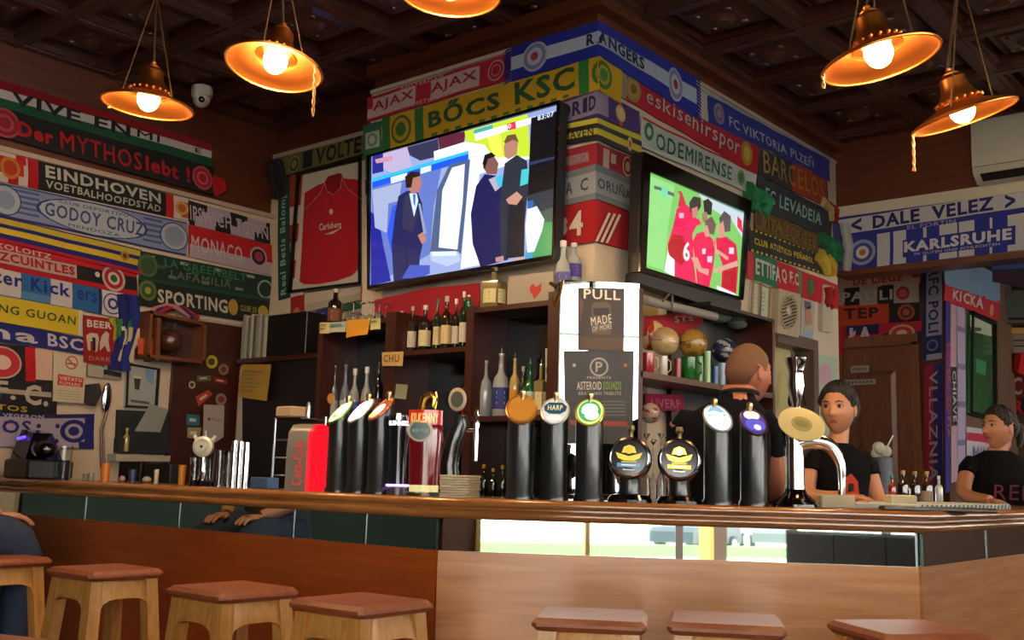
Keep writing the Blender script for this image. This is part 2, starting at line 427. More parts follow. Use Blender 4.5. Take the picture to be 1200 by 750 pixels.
wallbox('mirror_backdrop', (-5.765, YS, 0), (-5.73, 2.42, 1.9), M('1c3028', .7), WL)  # out of view, dark green added for the left mirrors to reflect
PIL = wallbox('wall_pillar', (-4.45, YP, 0), (XR - .12, YP + .12, 3.335), PLASTER)
y0n = at('R', 909, 450).y; y1n = at('R', 951, 450).y; zn = at('R', 930, 405).z
WR = wallbox('wall_right_face', (XR - .12, YP, 0), (XR, y0n, 3.335), PLASTER)
wallbox('wall_section', (XR - .12, y1n, 0), (XR, YV, 3.335), PLASTER, WR)
wallbox('wall_section', (XR - .12, y0n, zn), (XR, y1n, 3.335), PLASTER, WR)
wallbox('niche_back', (XR - .11, y0n - .0, 0), (XR - .1, y1n + .0, 2.4), M('cfc78e', .8), WR)
fr = M('5b4a44', .5)
wallbox('door_frame', (XR - .1, y1n - .005, 0), (XR + .02, y1n + .065, zn + .065), fr, WR)
wallbox('door_frame', (XR - .1, y0n, zn - .005), (XR + .019, y1n - .005, zn + .066), fr, WR)
wallbox('frieze', (-4.45, YP + .02, 3.335), (XR - .12, YP + .12, ZC + .09), W_FRZ, PIL)
wallbox('frieze', (XR - .12, YP + .02, 3.335), (XR - .02, YV, ZC + .09), W_FRZ, WR)
wallbox('ledge', (-4.45, YP - .014, 3.337), (XR + .01, YP + .02, 3.357), M('cfc4b4', .6), PIL)
wallbox('ledge', (XR - .02, YP + .02, 3.337), (XR + .01, YV, 3.357), M('cfc4b4', .6), WR)
wallbox('cornice', (-4.45, YP - .05, 3.42), (XR + .05, YP + .02, ZC + .02), W_FRZ, PIL)
wallbox('cornice', (XR - .02, YP + .02, 3.42), (XR + .05, YV, ZC + .02), W_FRZ, WR)
wallbox('side_face', (-4.45, YP + .12, 0), (-4.35, YV, ZC + .09), PLASTER, PIL)
LT = wallbox('wall_far', (XR - .15, YV, 2.60), (XW, YV + .14, 2.96), PLASTER)
wallbox('beam', (XR, YV - .02, 2.56), (XW, YV + .16, 2.60), W_FRZ, LT)
wallbox('frieze', (XR - .15, YV + .001, 2.96), (XW, YV + .14, ZC + .09), W_FRZ, LT)
wallbox('ledge', (XR, YV - .03, 2.96), (XW, YV + .03, 3.03), M('c8c4b8', .6), LT)
# rooms beyond the lintel
DW = wallbox('wall_inner', (-4.4, 8.0, 0), (-2.567, 8.12, 2.95), M('4a2a1c', .7))
KW = wallbox('wall_return', (-2.687, 8.12, 0), (-2.567, 9.8, 2.95), M('5a4438', .7))
FW = wallbox('wall_end', (-2.7, 9.8, 0), (XW + .15, 9.95, 2.95), M('40241a', .7))
wallbox('wall_side', (-4.5, YV, 0), (-4.4, 8.12, 2.95), PLASTER)
C2 = wallbox('ceiling_inner', (-4.5, YV + .14, 2.95), (XW + .15, 9.95, 3.05), M('3a2a22', .7))
C2.name = 'ceiling'
# street wall with its glazed openings, right wall with door and lengthened windows
WS = wallbox('wall_front', (-5.9, YS - .15, 0), (.24, YS, ZC + .09), M('6a4630', .6))
wallbox('wall_section', (2.86, YS - .15, 0), (XW + .15, YS, ZC + .09), M('4a2c1c', .6), WS)
wallbox('wall_section', (.24, YS - .15, 3.0), (2.86, YS, ZC + .09), M('4a2c1c', .6), WS)
for x in (.24, 2.82): wallbox('jamb', (x, YS - .16, 0), (x + .05, YS + .02, 3.0), M('c8963c', .4), WS)
wallbox('mullion', (1.42, YS - .1, 0), (1.47, YS - .05, 3.0), W_LEG, WS)
WX = wallbox('wall_right', (XW, -1.94, 0), (XW + .15, 9.95, 1.0), M('1c110c', .7))
wallbox('wall_section', (XW, 6.4, 1.0), (XW + .15, 7.3, ZC + .09), M('4a2c1c', .6), WX)
wallbox('wall_section', (XW, 7.3, 2.6), (XW + .15, 9.95, ZC + .09), M('4a2c1c', .6), WX)  # unseen back-room window opening below, added to brighten that room
wallbox('wall_section', (XW, YS, 3.3), (XW + .15, 6.4, ZC + .09), M('4a2c1c', .6), WX)
for y in (-1.94, -.8, .35, 1.46, 2.8, 4.16, 5.2, 6.36): wallbox('window_post', (XW + .03, y, 1.0), (XW + .1, y + .05, 3.3), W_DARK, WX)  # window row lengthened out of view to bring more daylight onto the pillar
gw = MB(); gw.box((XW + .06, -1.94, 1.0), (XW + .066, 6.4, 3.3)); gw.build('pane', GLASS, WX, smooth=0)
# ------------------------------------------------------------ what the mirrors see outside
gr = MB(); gr.box((-40, -70, -.12), (70, YS - .15, -.07)); struct(gr.build('street_ground', M('c9c6bc', .9, bscale=1.0), smooth=0))
gr = MB(); gr.box((XW + .15, YS - .15, -.12), (70, 40, -.07)); struct(gr.build('terrace_ground', M('c9c6bc', .9, bscale=1.0), smooth=0))
def car(u_dir, s, body, label, rz, sc=1.0):
    P = Vector((-1.675, 3.11, 0)); d = Vector((u_dir[0], u_dir[1], 0)).normalized()
    p = P + d * s; p.z = -.07
    t = thing('car', label, 'car', p, rz, 'cars parked across the street', world=False)
    prof = [(-2.1, .35), (-2.12, .75), (-1.95, .92), (-1.2, .98), (-.65, 1.42), (.75, 1.45), (1.35, 1.02), (1.95, .9), (2.12, .65), (2.1, .35)]
    b = MB(); n = len(prof); ws = [.78 if z > 1.1 else .86 for x, z in prof]
    b.add([(x, -w, z) for (x, z), w in zip(prof, ws)] + [(x, w, z) for (x, z), w in zip(prof, ws)], [list(range(n)), list(range(2 * n - 1, n - 1, -1))] + [(i, i + n, (i + 1) % n + n, (i + 1) % n) for i in range(n)])
    b.build('car_body', M(body,   .5, coat=.15), t, smooth=20)
    g = MB()
    for sg in (-1, 1):
        w = .835 * sg
        g.add([(-1.1, w, .98), (.02, w, .98), (.02, w * .97, 1.38), (-.6, w * .97, 1.38)], [(0, 1, 2, 3)]); g.add([(.08, w, .98), (1.2, w, 1.0), (.75, w * .97, 1.38), (.08, w * .97, 1.38)], [(0, 1, 2, 3)])
    g.build('side_window', M('1a2226', .05, coat=.5), t, smooth=0)
    for x in (-1.3, 1.3):
        for sg in (-1, 1):
            w = MB(); w.X = Matrix.Translation((x, sg * .82, .32)) @ Matrix.Rotation(PI / 2, 4, 'X'); w.lathe((0, 0, -.1), [(.2, 0), (.31, .0), (.32, .03), (.32, .17), (.31, .2), (.2, .2)], 18); w.build('wheel', M('15161a', .7), t)
            w = MB(); w.X = Matrix.Translation((x, sg * .93, .32)) @ Matrix.Rotation(PI / 2, 4, 'X'); w.lathe((0, 0, -.01), [(.03, 0), (.19, 0), (.2, .02), (.05, .02)], 12); w.build('hubcap', STEEL, t)
    for sg in (-1, 1):
        w = MB(); w.box((2.05, sg * .45, .65), (2.14, sg * .8, .8)); w.build('tail_light', M('b01818', .3), t, smooth=0)
    return t
car((.598, -.82), 37, '1c2c38', 'grey blue hatchback parked outside, reflected leftmost in the bar mirror', -.5)
car((.665, -.785), 43, '4a5458', 'silver estate car parked outside, reflected right of the dark hatchback', -.9)
car((.625, -.80), 52, '0c1418', 'dark car parked behind the silver car, seen in the bar mirror', -.7)
bw = MB(); bw.box((-12, -23, -.07), (34, -22.4, .3)); bw.build('parapet', M('5f8a52', .8), smooth=0); o = bpy.data.objects['parapet']; tag(o, 'low green hedge along the street, seen only in the bar mirror', 'hedge')
for i in range(14):
    y = -1.9 + i * .6; q = MB(); q.box((XW - .018, y, .02), (XW, y + .59, .97)); q.build('plank', M('1a0f0a', .8, spec=.2), WX, smooth=0)
# pale house across the street
hs = thing('house', 'pale sunlit house front across the street, seen only in the bar mirror', 'building', (2, -52, -.1))
q = MB(); q.box((-14, -54, -.1), (22, -51, 7)); q.build('wall', M('e4e0d2', .8), hs, smooth=0)
for k in range(6):
    q = MB(); q.box((-11 + k * 5, -51.02, 1.2), (-9.6 + k * 5, -50.95, 3.2)); q.build('window', M('34424a', .1), hs, smooth=0)
q = MB(); q.lathe((3.2, -12.5, -.07), [(.09, 0), (.09, 1.15), (.06, 1.2)], 12); tag(q.build('bollard', M('d8d020', .4)), 'yellow post standing on the pavement, seen only in the bar mirror', 'bollard')

# ============================================================ THE BAR
P0, P1, P2, P3 = Vector((-5.74, 2.617)), Vector((-2.482, 2.617)), Vector((-1.211, 3.448)), Vector((-1.211, 6.6))
dm = (P2 - P1).normalized(); nm = Vector((dm.y, -dm.x))
plane('ML', (0, 2.617, 0), (0, -1, 0)); plane('MM', (P1.x, P1.y, 0), (nm.x, nm.y, 0)); plane('MR', (-1.211, 0, 0), (1, 0, 0))
path = [P0, P1, P2, P3]
BAR = thing('bar_counter', 'long wooden bar counter with rounded rail and a mirror strip under it', 'bar counter', (-2.4, 2.9, 0))
m = MB(); m.sweep(path, [(-.5, 1.06), (-.01, 1.06), (-.01, 1.102), (-.5, 1.102)]); m.build('counter_top', W_RAIL, BAR)
m = MB(); m.sweep(path, [(-.02, 1.103), (.03, 1.105), (.047, 1.1), (.054, 1.09), (.05, 1.079), (.041, 1.074), (.041, 1.069), (.051, 1.064), (.055, 1.052), (.047, 1.041), (.03, 1.036), (-.02, 1.036)]); m.build('rail', W_RAIL, BAR, smooth=60)
m = MB(); m.sweep(path, [(-.46, 0), (-.03, 0), (-.03, 1.055), (-.46, 1.055)]); m.build('carcass', W_DARK, BAR)
for a, b in ((P0, P1), (P1, P2), (P2, P3)):
    d = (b - a).normalized(); n = Vector((d.y, -d.x)); k = 0 if a is not P1 else 1
    m = MB(); e = .0
    pa, pb = a + n * .012, b + n * .012; qa, qb = a - n * .02, b - n * .02
    if a is P1 or b is P1: pass
    m.hexa([(qa.x, qa.y, .0), (qb.x, qb.y, 0), (pb.x, pb.y, 0), (pa.x, pa.y, 0)], [(qa.x, qa.y, .932), (qb.x, qb.y, .932), (pb.x, pb.y, .932), (pa.x, pa.y, .932)])
    m.build('front_panel', W_BAR_SHADE if a is P0 else W_BAR, BAR, smooth=0)
    pa, pb = a + n * .03, b + n * .03; qa, qb = a + n * .01, b + n * .01
    m = MB(); m.hexa([(qa.x, qa.y, .0), (qb.x, qb.y, 0), (pb.x, pb.y, 0), (pa.x, pa.y, 0)], [(qa.x, qa.y, .14), (qb.x, qb.y, .14), (pb.x, pb.y, .13), (pa.x, pa.y, .13)]); m.build('skirting', W_BAR_SHADE if a is P0 else W_BAR, BAR, smooth=0)
def mirror_run(k, us):
    n = PL[k][1]
    for i in range(len(us) - 1):
        a = at(k, us[i], 630); b = at(k, us[i + 1], 630); t = (b - a).normalized(); a = a + t * .003; b = b - t * .003
        def pt(p, z, o): return (p.x + n.x * o, p.y + n.y * o, z)
        m = MB(); lo, hi = .008, .0062
        m.hexa([pt(a, .93, -.01), pt(b, .93, -.01), pt(b, 1.037, -.01), pt(a, 1.037, -.01)], [pt(a, .93, lo), pt(b, .93, lo), pt(b, 1.037, hi), pt(a, 1.037, hi)]); m.build('mirror_pane', MIRROR, BAR, smooth=0)
        m = MB(); m.hexa([pt(b, .93, -.005), pt(b + t * .006, .93, -.005), pt(b + t * .006, 1.037, -.005), pt(b, 1.037, -.005)], [pt(b, .93, .01), pt(b + t * .006, .93, .01), pt(b + t * .006, 1.037, .01), pt(b, 1.037, .01)]); m.build('mirror_joint', M('5a6062', .4, metal=1), BAR, smooth=0)
mirror_run('ML', [-20, 99, 210, 345, 430, 513]); mirror_run('MM', [518, 795, 1073]); mirror_run('MR', [1078, 1153, 1215, 1300])
a = at('MM', 796, 630, .011); m = MB(); t = Vector((dm.x, dm.y, 0)); N3 = Vector((nm.x, nm.y, 0))
aa = [a - t * .012, a + t * .012]; m.hexa([(aa[0] - N3 * .01) * 1, aa[1] - N3 * .01, aa[1] + N3 * .001, aa[0] + N3 * .001], [p + Vector((0, 0, 0)) for p in (aa[0] - N3 * .01, aa[1] - N3 * .01, aa[1] + N3 * .001, aa[0] + N3 * .001)])
for i in range(8): m.v[i].z = .932 if i < 4 else 1.037
m.build('divider_strip', W_DARK, BAR, smooth=0)

# ------------------------------------------------------------ stools
def make_stool(label, loc, rz, s=.34, h=.83, legm=None):
    t = thing('bar_stool', label, 'stool', loc, rz, 'wooden bar stools along the bar', world=False)
    a = s / 2; m = MB(); m.rbox((-a, -a, h - .032), (a, a, h), .012); m.build('seat', W_SEAT, t, smooth=30)
    ti, bo = a * .72, a * 1.12
    for sx in (-1, 1):
        for sy in (-1, 1):
            m = MB(); w = .022
            def q(c, z): return [(sx * c - w, sy * c - w, z), (sx * c + w, sy * c - w, z), (sx * c + w, sy * c + w, z), (sx * c - w, sy * c + w, z)]
            m.hexa(q(bo, 0), q(ti, h - .032)); m.build('leg', W_LEG, t, smooth=0)
    for i in range(4):
        X = Matrix.Rotation(i * PI / 2, 4, 'Z'); m = MB(); m.X = X; n = 12; z0, z1 = h - .155, h - .033; vs = []; fs = []
        for j in range(n + 1):
            x = -1 + 2 * j / n; arch = .062 * max(0, 1 - (x / .82) ** 4) ** .5
            zb = z0 + arch; wd = ti + (bo - ti) * (h - zb) / h * .9
            wt = ti
            for (zz, ww) in ((zb, ti + .02), (z1, ti)):
                for yy in (-.008, .008): vs.append((x * ww, -ww - .002 + yy, zz))
        for j in range(n):
            b = j * 4; c = b + 4; fs += [(b, c, c + 2, b + 2), (c + 1, b + 1, b + 3, c + 3), (b + 1, c + 1, c, b), (b + 2, c + 2, c + 3, b + 3)]
        fs += [(0, 2, 3, 1), (n * 4, n * 4 + 1, n * 4 + 3, n * 4 + 2)]
        m.add(vs, fs); m.build('apron', W_LEG, t, smooth=30)
        m = MB(); m.X = X; r = bo - .24 * (bo - ti) - .003; m.box((-r, -r - .009, .19 + .05 * (i % 2)), (r, -r + .009, .225 + .05 * (i % 2))); m.build('stretcher', W_LEG, t, smooth=0)
    return t
am = math.atan2(dm.y, dm.x)
def stool_at(label, l, r, f, bk, rz, s): 
    c = sum((atz(*p, .83) for p in (l, r, f, bk)), Vector()) / 4
    return make_stool(label, (c.x, c.y, 0), rz, s)
ST = []
for (u, v, rz, s, lab) in [
    (124, 665, .03, .285, 'bar stool with orange brown seat, second from the left, beside the seated customer'),
    (273, 687, .0, .285, 'bar stool with dark orange seat, third from the left end of the bar'),
    (424, 702, .04, .29, 'bar stool at the corner where the dark and light bar fronts meet'),
    (694, 719, am - .02, .285, 'bar stool standing left of the three before the light bar front'),
    (850, 724, am - .06, .29, 'bar stool in the middle of the three before the light bar front'),
    (1062, 734, am + .34, .29, 'bar stool below the right corner of the bar, seat turned diagonally'),
    (-16, 652, .1, .34, 'leftmost bar stool, under the seated customer in jeans')]:
    p = atz(u, v, .83); ST.append(make_stool(lab, (p.x, p.y, 0), rz, s))
p = atz(-12, 762, .80); make_stool('pale stool nearest the camera, cut off by the lower left corner of the photo', (p.x, p.y, 0), .3, .36, .80)
# ------------------------------------------------------------ back bar cabinets
YF, XF = 3.72, -2.6
plane('CF', (0, YF, 0), (0, -1, 0)); plane('CR', (XF, 0, 0), (1, 0, 0))
CAB = thing('back_bar_cabinet', 'dark wooden back bar shelving under the large television', 'cabinet', (-3.7, 3.8, 0))
def fx(u, v=430): return at('CF', u, v).x
X1, X2, X3, X4 = fx(374), fx(456), fx(549), fx(648)
q = MB(); q.box((X1 - .02, YF - .17, 0), (X4 + .0, 3.985, 1.05)); q.build('base_unit', W_DARK, CAB, smooth=0)
q = MB(); q.box((X1, 3.965, 1.05), (X4, 3.99, 1.95)); q.build('back_panel', M('0c1014', .08, coat=.3), CAB, smooth=0)
for x, w, z in ((X1, .02, 1.965), (X2, .036, 1.99), (X3, .024, 1.975), (X4, .034, 2.0)):
    q = MB(); q.box((x - w, YF, 1.05), (x + w, 3.985, z)); q.build('upright', W_DARK, CAB, smooth=0)
for a, b, z in ((X1, X2, 1.965), (X2, X3, 1.786), (X3, X4, 1.965), (X1, X2, 1.40), (X3, X4, 1.453), (X2, X3, 1.36)):
    q = MB(); q.box((a + .02, YF + .004, z - .024), (b - .02, 3.98, z)); q.build('shelf', W_DARK, CAB, smooth=0)
CABR = thing('side_cabinet', 'dark wooden shelving on the right side of the pillar holding balls and mugs', 'cabinet', (-2.7, 4.6, 0))
yA, yB = at('CR', 751, 430).y, at('CR', 907, 430).y
q = MB(); q.box((XF - .25, yA, 0), (XF, yB, 1.05)); q.build('base_unit', W_DARK, CABR, smooth=0)
for y, w, z in ((yA, .016, 2.03), (yB, .014, 2.06)):
    q = MB(); q.box((XF - .25, y - w, 1.05), (XF, y + w, z)); q.build('upright', W_DARK, CABR, smooth=0)
q = MB(); q.box((XF - .25, yA, 1.632), (XF, yB, 1.66)); q.build('shelf', W_DARK, CABR, smooth=0)
q = MB(); q.box((XF - .25, yA, 1.05), (XF - .235, yA + .42, 1.64)); q.build('reflected_beige_panel', M('8a7c66', .5), CABR, smooth=0)  # stands for a mirror, its beige reflection put in as flat colour
q = MB(); q.box((XF - .25, yA + .62, 1.05), (XF - .22, yB - .01, 2.06)); q.build('black_back_panel', BLACK, CABR, smooth=0)
q = MB(); q.box((XF - .25, yA + .62, 2.045), (XF, yB, 2.062)); q.build('top_board', BLACK, CABR, smooth=0)
# chamfered panel with mirrors and posters
A = Vector((X4 + .03, YF, 0)); Bp = Vector((XF, yA - .012, 0)); dd = (Bp - A).normalized(); cn = Vector((dd.y, -dd.x, 0)); plane('C', A, cn)
MP = thing('corner_mirror_panel', 'narrow mirror panel on the cabinet corner behind the two posters', 'mirror', (A + Bp) / 2)
def cpan(name, a, b, z0, z1, mat, off, th):
    q = MB(); p0 = A + dd * a + cn * off; p1 = A + dd * b + cn * off
    q.hexa([p0 - cn * th + Vector((0, 0, z0)), p1 - cn * th + Vector((0, 0, z0)), p1 + Vector((0, 0, z0)), p0 + Vector((0, 0, z0))], [p0 - cn * th + Vector((0, 0, z1)), p1 - cn * th + Vector((0, 0, z1)), p1 + Vector((0, 0, z1)), p0 + Vector((0, 0, z1))])
    return q.build(name, mat, MP, smooth=0)
Lc = (Bp - A).length
ztop = at('C', 700, 330).z; zmid = at('C', 700, 393).z
cpan('base_unit', 0, Lc, 0, 1.05, W_DARK, 0, .25)
cpan('backing_board', 0, Lc, 1.05, ztop, W_DARK, -.01, .03)
cpan('mirror_pane', .004, Lc - .004, 1.06, zmid - .006, MIRROR, 0, .008); cpan('mirror_pane', .004, Lc - .004, zmid + .006, ztop, MIRROR, 0, .008)
cpan('mirror_edge', .004, Lc - .004, zmid - .006, zmid + .006, M('a8d8d8', .2), .002, .008)
cpan('mirror_frame', .0, .006, 1.06, ztop, M('8fb8bc', .2), .003, .01)
o = tag(slab('C', (678, 337), (732, 338), (731, 412), (678, 410), .004, .002, color='2a1f1c').build('stout_poster', PRINT, smooth=0), 'dark poster with the word PULL over a pint glass, upper on the corner mirror', 'poster')
m = MB(); px_text(m, 'C', 'PULL', (684, 338), (727, 341), (727, 352), (684, 350), 'e8e4dc', .0085); m.build('lettering', PRINT, o, smooth=0)
m = MB(); px_text(m, 'C', 'MADE', (692, 372), (716, 368), (717, 378), (693, 382), 'e8e4dc', .0085); m.build('lettering', PRINT, o, smooth=0)
m = MB(); px_text(m, 'C', 'OF MORE', (694, 383), (717, 379), (717, 385), (694, 389), 'd8d4cc', .0085); m.build('lettering', PRINT, o, smooth=0)
m = MB(); poly(m, 'C', [(693, 358), (696, 354), (712, 354), (716, 358), (716, 392), (694, 392)], '5c4a40', .0068); poly(m, 'C', [(695, 361), (714, 361), (714, 370), (696, 370)], '1c1614', .0075); poly(m, 'C', [(680, 395), (730, 396), (730, 411), (680, 409)], '4a3626', .0068); poly(m, 'C', [(679, 345), (684, 356), (680, 380)], '6a3a2a', .0068); m.build('pint_print', PRINT, o, smooth=0)
o = tag(slab('C', (661, 411), (743, 411), (741, 520), (663, 520), .004, .002, color='2a2a2c').build('music_poster', PRINT, smooth=0), 'dark grey event poster with a round crest, lower of two on the corner mirror', 'poster')
for pp, hx, l_ in ((disc_px('C', 702, 430, 11), 'a8a49c', .0068), (disc_px('C', 702, 430, 9), '2a2a2c', .0074)): m = MB(); poly(m, 'C', pp, hx, l_); m.build('crest', PRINT, o, smooth=0)
for pp, hx in ((disc_px('C', 673, 428, 2), 'c8a89c'), (disc_px('C', 733, 428, 2), 'c86858')): m = MB(); poly(m, 'C', pp, hx, .0068); m.build('dot_print', PRINT, o, smooth=0)
m = MB(); poly(m, 'C', [(668, 492), (735, 494), (735, 500), (668, 498)], '8a3a2c', .0068); m.build('red_band', PRINT, o, smooth=0)
for tx, x0, y0, x1, y1, hx in (('P', 698, 424, 706, 436, 'a8a49c'), ('PRESENTS', 688, 441, 716, 444, 'a8a49c'), ('ASTEROID', 676, 447, 705, 457, 'c8c4bc'), ('SOUNDS', 707, 447, 728, 457, '7a9a3c'), ('BRAZILIAN TRIBUTE', 678, 459, 728, 463, 'a8a49c')):
    m = MB(); px_text(m, 'C', tx, (x0, y0), (x1, y0), (x1, y1), (x0, y1), hx, .0082); m.build('lettering', PRINT, o, smooth=0)
m = MB()
for k in range(5): poly(m, 'C', [(705, 470 + k * 4), (733, 470 + k * 4), (733, 471 + k * 4), (705, 471 + k * 4)], '77746c', .0068)
stuff(m.build('small_print', PRINT, o, smooth=0))
# ============================================================ FOOTBALL SCARVES AND FLAGS
GL = 'scarves on the left wall'; GB = 'scarves on the shirt wall'; GP = 'scarves on the pillar'; GR_ = 'scarves right of the pillar corner'; GV = 'scarves on the lintel'; GD = 'scarves in the back room'
def L2(k, tl, tr, br, bl): return [(k, tl[0], tl[1], bl[1]), (k, tr[0], tr[1], br[1])]
NV, BL_, RD, WH, YE, GN, BK = '1c1f6e', '2a3a9c', 'b01828', 'cfd0d4', 'c8b030', '14523a', '101014'
scarf('topmost scarf on the left wall, red, white and green with black letters', [('L', -45, 80, 114), ('L', 248, 169, 195)], GN, [(0, 0, 1, .32, '8c1420'), (0, .32, 1, .63, WH)],
      [('VIVE EN', 12, .28, 152, .74, BK, 0, .05), ('MI', 160, .34, 186, .62, BK), ('E', 228, .38, 235, .58, BK)], fringe='', group=GL, off=.014)
scarf('black scarf with red letters Der MYTHOS lebt and round pink crests', [('L', -45, 113, 148), ('L', 250, 196, 229)], BK, [],
      [('Der', 20, .3, 62, .82, 'b01828', 0, .06), ('MYTHOS', 70, .25, 165, .85, 'b01828', 0, .015), ('lebt !', 170, .25, 222, .8, 'b01828', 0, .05)],
      [(5, .5, .5, [(1, 'b04a60'), (.85, '8c2036'), (.6, 'b04a60'), (.4, '8c2036')]), (237, .5, .42, [(1, 'b84a58'), (.82, '9c1c30'), (.55, 'c86878'), (.4, '9c1c30')])], group=GL, off=.018)
p = at('L', 258, 218, .03); q = MB(); q.col('b01020')
for i in range(9):
    a = at('L', 250 + i * 1.6, 205 + i * .6, .03); q.tube([at('L', 252, 230, .02), at('L', 251 + i * 1.7, 222, .035), a], [.006, .008, .003], 6)
q2 = q.build('scarf_tassel', KNIT); stuff(q2); tag(q2, 'bright red tassel at the end of the black scarf on the left wall', 'tassel')
scarf('black scarf reading EINDHOVEN with red and white ends', [('L', -45, 165, 203), ('L', 221, 233, 259)], BK,
      [(-45, 0, 45, 1, 'c4bcc0'), (19, 0, 31, .3, RD), (33, 0, 45, 1, RD), (10, .6, 22, 1, RD), (0, .15, 28, .7, 'b03020'), (195, 0, 221, 1, 'c4bcc0'), (195, 0, 204, 1, RD), (213, .2, 221, .9, 'b05030')],
      [('EINDHOVEN', 53, .1, 188, .54, 'b4b8b4', 0, .05), ('VOETBALHOOFDSTAD', 53, .62, 188, .9, 'a8aaa4')], [(12, .5, .36, [(1, 'c07a38'), (.7, 'b04028')]), (213, .5, .3, [(1, 'c09a58'), (.6, 'b05a30')])], group=GL)
scarf('pale blue scarf reading GODOY CRUZ with oval medallions', [('L', -45, 204, 243), ('L', 218, 261, 300)], '7c8cb4',
      [(14, .1 + .16 * i, 46, .17 + .16 * i, '4a5a98') for i in range(5)] + [(168, .1 + .16 * i, 190, .17 + .16 * i, '4a5a98') for i in range(5)] + [(-45, 0, 218, .05, '3a4a90'), (-45, .95, 218, 1, '2a3480')],
      [('CLUB DEPORTIVO', 68, .14, 150, .24, '4a5a90'), ('GODOY CRUZ', 52, .3, 168, .7, '38488a', 0, .03), ('MENDOZA', 80, .78, 140, .88, '4a5a90')],
      [(110, .5, .48, [(1.0, '2a3480'), (.95, 'a4b0c0')], 3.75), (6, .5, .46, [(1, '2a3480'), (.92, 'a0acbe'), (.6, '7f93b4')]), (204, .5, .42, [(1, '2a3480'), (.92, 'a0acbe'), (.7, '7f93b4')], 1.2)], group=GL, off=.02)
scarf('yellow and navy striped scarf ending in a red edge', [('L', -45, 243, 272), ('L', 166, 293, 322)], NV, [(0, .05, 1, .27, 'b8a83a'), (0, .42, 1, .66, 'c8b030'), (0, .86, 1, 1, 'a01830')], [], [(146, .4, .2, [(1, 'a08030'), (.5, '6a3a1a')])], group=GL, off=.024)
scarf('black and red scarf with the outlined word ZCUINTLES', [('L', -45, 272, 306), ('L', 160, 316, 347)], BK, [(-45, 0, 160, .3, RD), (-45, .82, 160, 1, 'a41424'), (-45, .32, 90, .8, 'b09498')],
      [('XOLOITZ', -8, .1, 60, .3, 'c0a4a8'), ('ZCUINTLES', -2, .4, 87, .72, '9c1424', 0, .05)], [(133, .52, .48, [(1, 'b8a8a8'), (.8, '9c1c2c'), (.5, 'c8c0bc'), (.3, '2a5a38')]), (114, .5, .1, [(1, 'c8b8b4')])], group=GL, off=.016)
scarf('blue and white blocked scarf reading ter Kickers with a crest', [('L', -45, 305, 336), ('L', 158, 347, 376)], '2860a0',
      [(-45, 0, 25, 1, 'b8b8c0'), (25, .7, 60, 1, '4a78a8'), (60, 0, 85, 1, 'b8b8c0'), (116, 0, 120, 1, '182858'), (120, 0, 146, 1, 'c0c0c8'), (146, 0, 158, 1, NV)],
      [('ter', -8, .15, 26, .6, '1c2a80', 0, .04), ('K', 36, .1, 49, .6, '1c2a80', 0, .05), ('ick', 51, .1, 82, .6, '1c2a80', 0, .04), ('ers', 90, .2, 113, .62, '1c3a88')], [(132, .5, .42, [(1, '2a3a80'), (.88, 'c0c0c8'), (.55, '2a3a80'), (.3, 'c0c0c8')])], group=GL, off=.02)
scarf('yellow scarf reading JING GUOAN in dark green', [('L', -45, 340, 369), ('L', 97, 364, 394)], 'c4b02c', [(92, 0, 97, 1, 'c8c8b8')], [('JING GUOAN', -14, .3, 88, .72, '28502c', 0, .02)], group=GL, off=.024)
scarf('navy blue scarf reading tha BSC in pale letters', [('L', -45, 368, 394), ('L', 98, 396, 415)], '1c2570', [], [('tha', 0, .15, 43, .85, 'b8b4c4', 0, .04), ('BSC', 55, .12, 97, .85, 'b8b4c4', 0, .04)], group=GL, off=.016)
scarf('black scarf with a red and white shield and a thin red band', [('L', -45, 398, 446), ('L', 62, 409, 452)], '12121c', [(30, 0, 42, 1, 'b41020'), (42, .0, 62, .86, 'd0b0a0')], [], [(2, .48, .42, [(1, 'c8a8a0'), (.9, 'b43040'), (.45, 'd0b8b0')], 1.25)], group=GL, off=.012)
scarf('black scarf with large white letters F C and yellow small print', [('L', -45, 441, 478), ('L', 66, 449, 490)], '12121a', [(0, .28, 60, .42, 'a8a098')], [('F.', -6, .05, 18, .6, 'b8b0a8', 0, .05), ('C.', 28, .1, 56, .7, 'b8b0a8', 0, .06), ('SANTOS', 0, .76, 32, .93, 'b8a030')], group=GL, off=.018)
scarf('white scarf with navy stars and an oval navy crest at its end', [('L', -45, 480, 522), ('L', 40, 486, 524), ('L', 110, 485, 526)], 'a8a0b8', [(-45, 0, 110, .12, '1c1f60'), (99, 0, 110, 1, '1c1f6e'), (92, .8, 110, 1, '1c1f6e')], [('VEGERON', 2, .02, 50, .13, 'b8b0c0'), ('OS', 2, .2, 36, .6, '2a2a78')],
      [(86, .5, .34, [(1, '22246e'), (.65, 'a8a0b8'), (.4, '22246e')], 1.3)] + [(a, b, .07, [(1, '2a2a68')]) for a, b in ((56, .6), (67, .35), (66, .8), (46, .55), (45, .35))], group=GL, off=.014)
scarf('black and white slanted block scarf reading IPSWICH TOWN', [('L', 222, 235, 263), ('L', 316, 262, 286)], '15131c', [(228, .55, 252, 1, 'a8a0b8'), (236, .3, 262, .6, 'a8a0b8'), (243, 0, 270, .3, 'a8a0b8'), (270, .6, 298, 1, 'a8a0b8'), (278, .3, 306, .6, 'a8a0b8'), (290, 0, 312, .3, 'a8a0b8')],
      [('IPSWICH', 222, .2, 270, .82, 'b8b0c8', 0, .03), ('TOWN', 276, .22, 313, .85, 'b8b0c8', 0, .03)], group=GL)
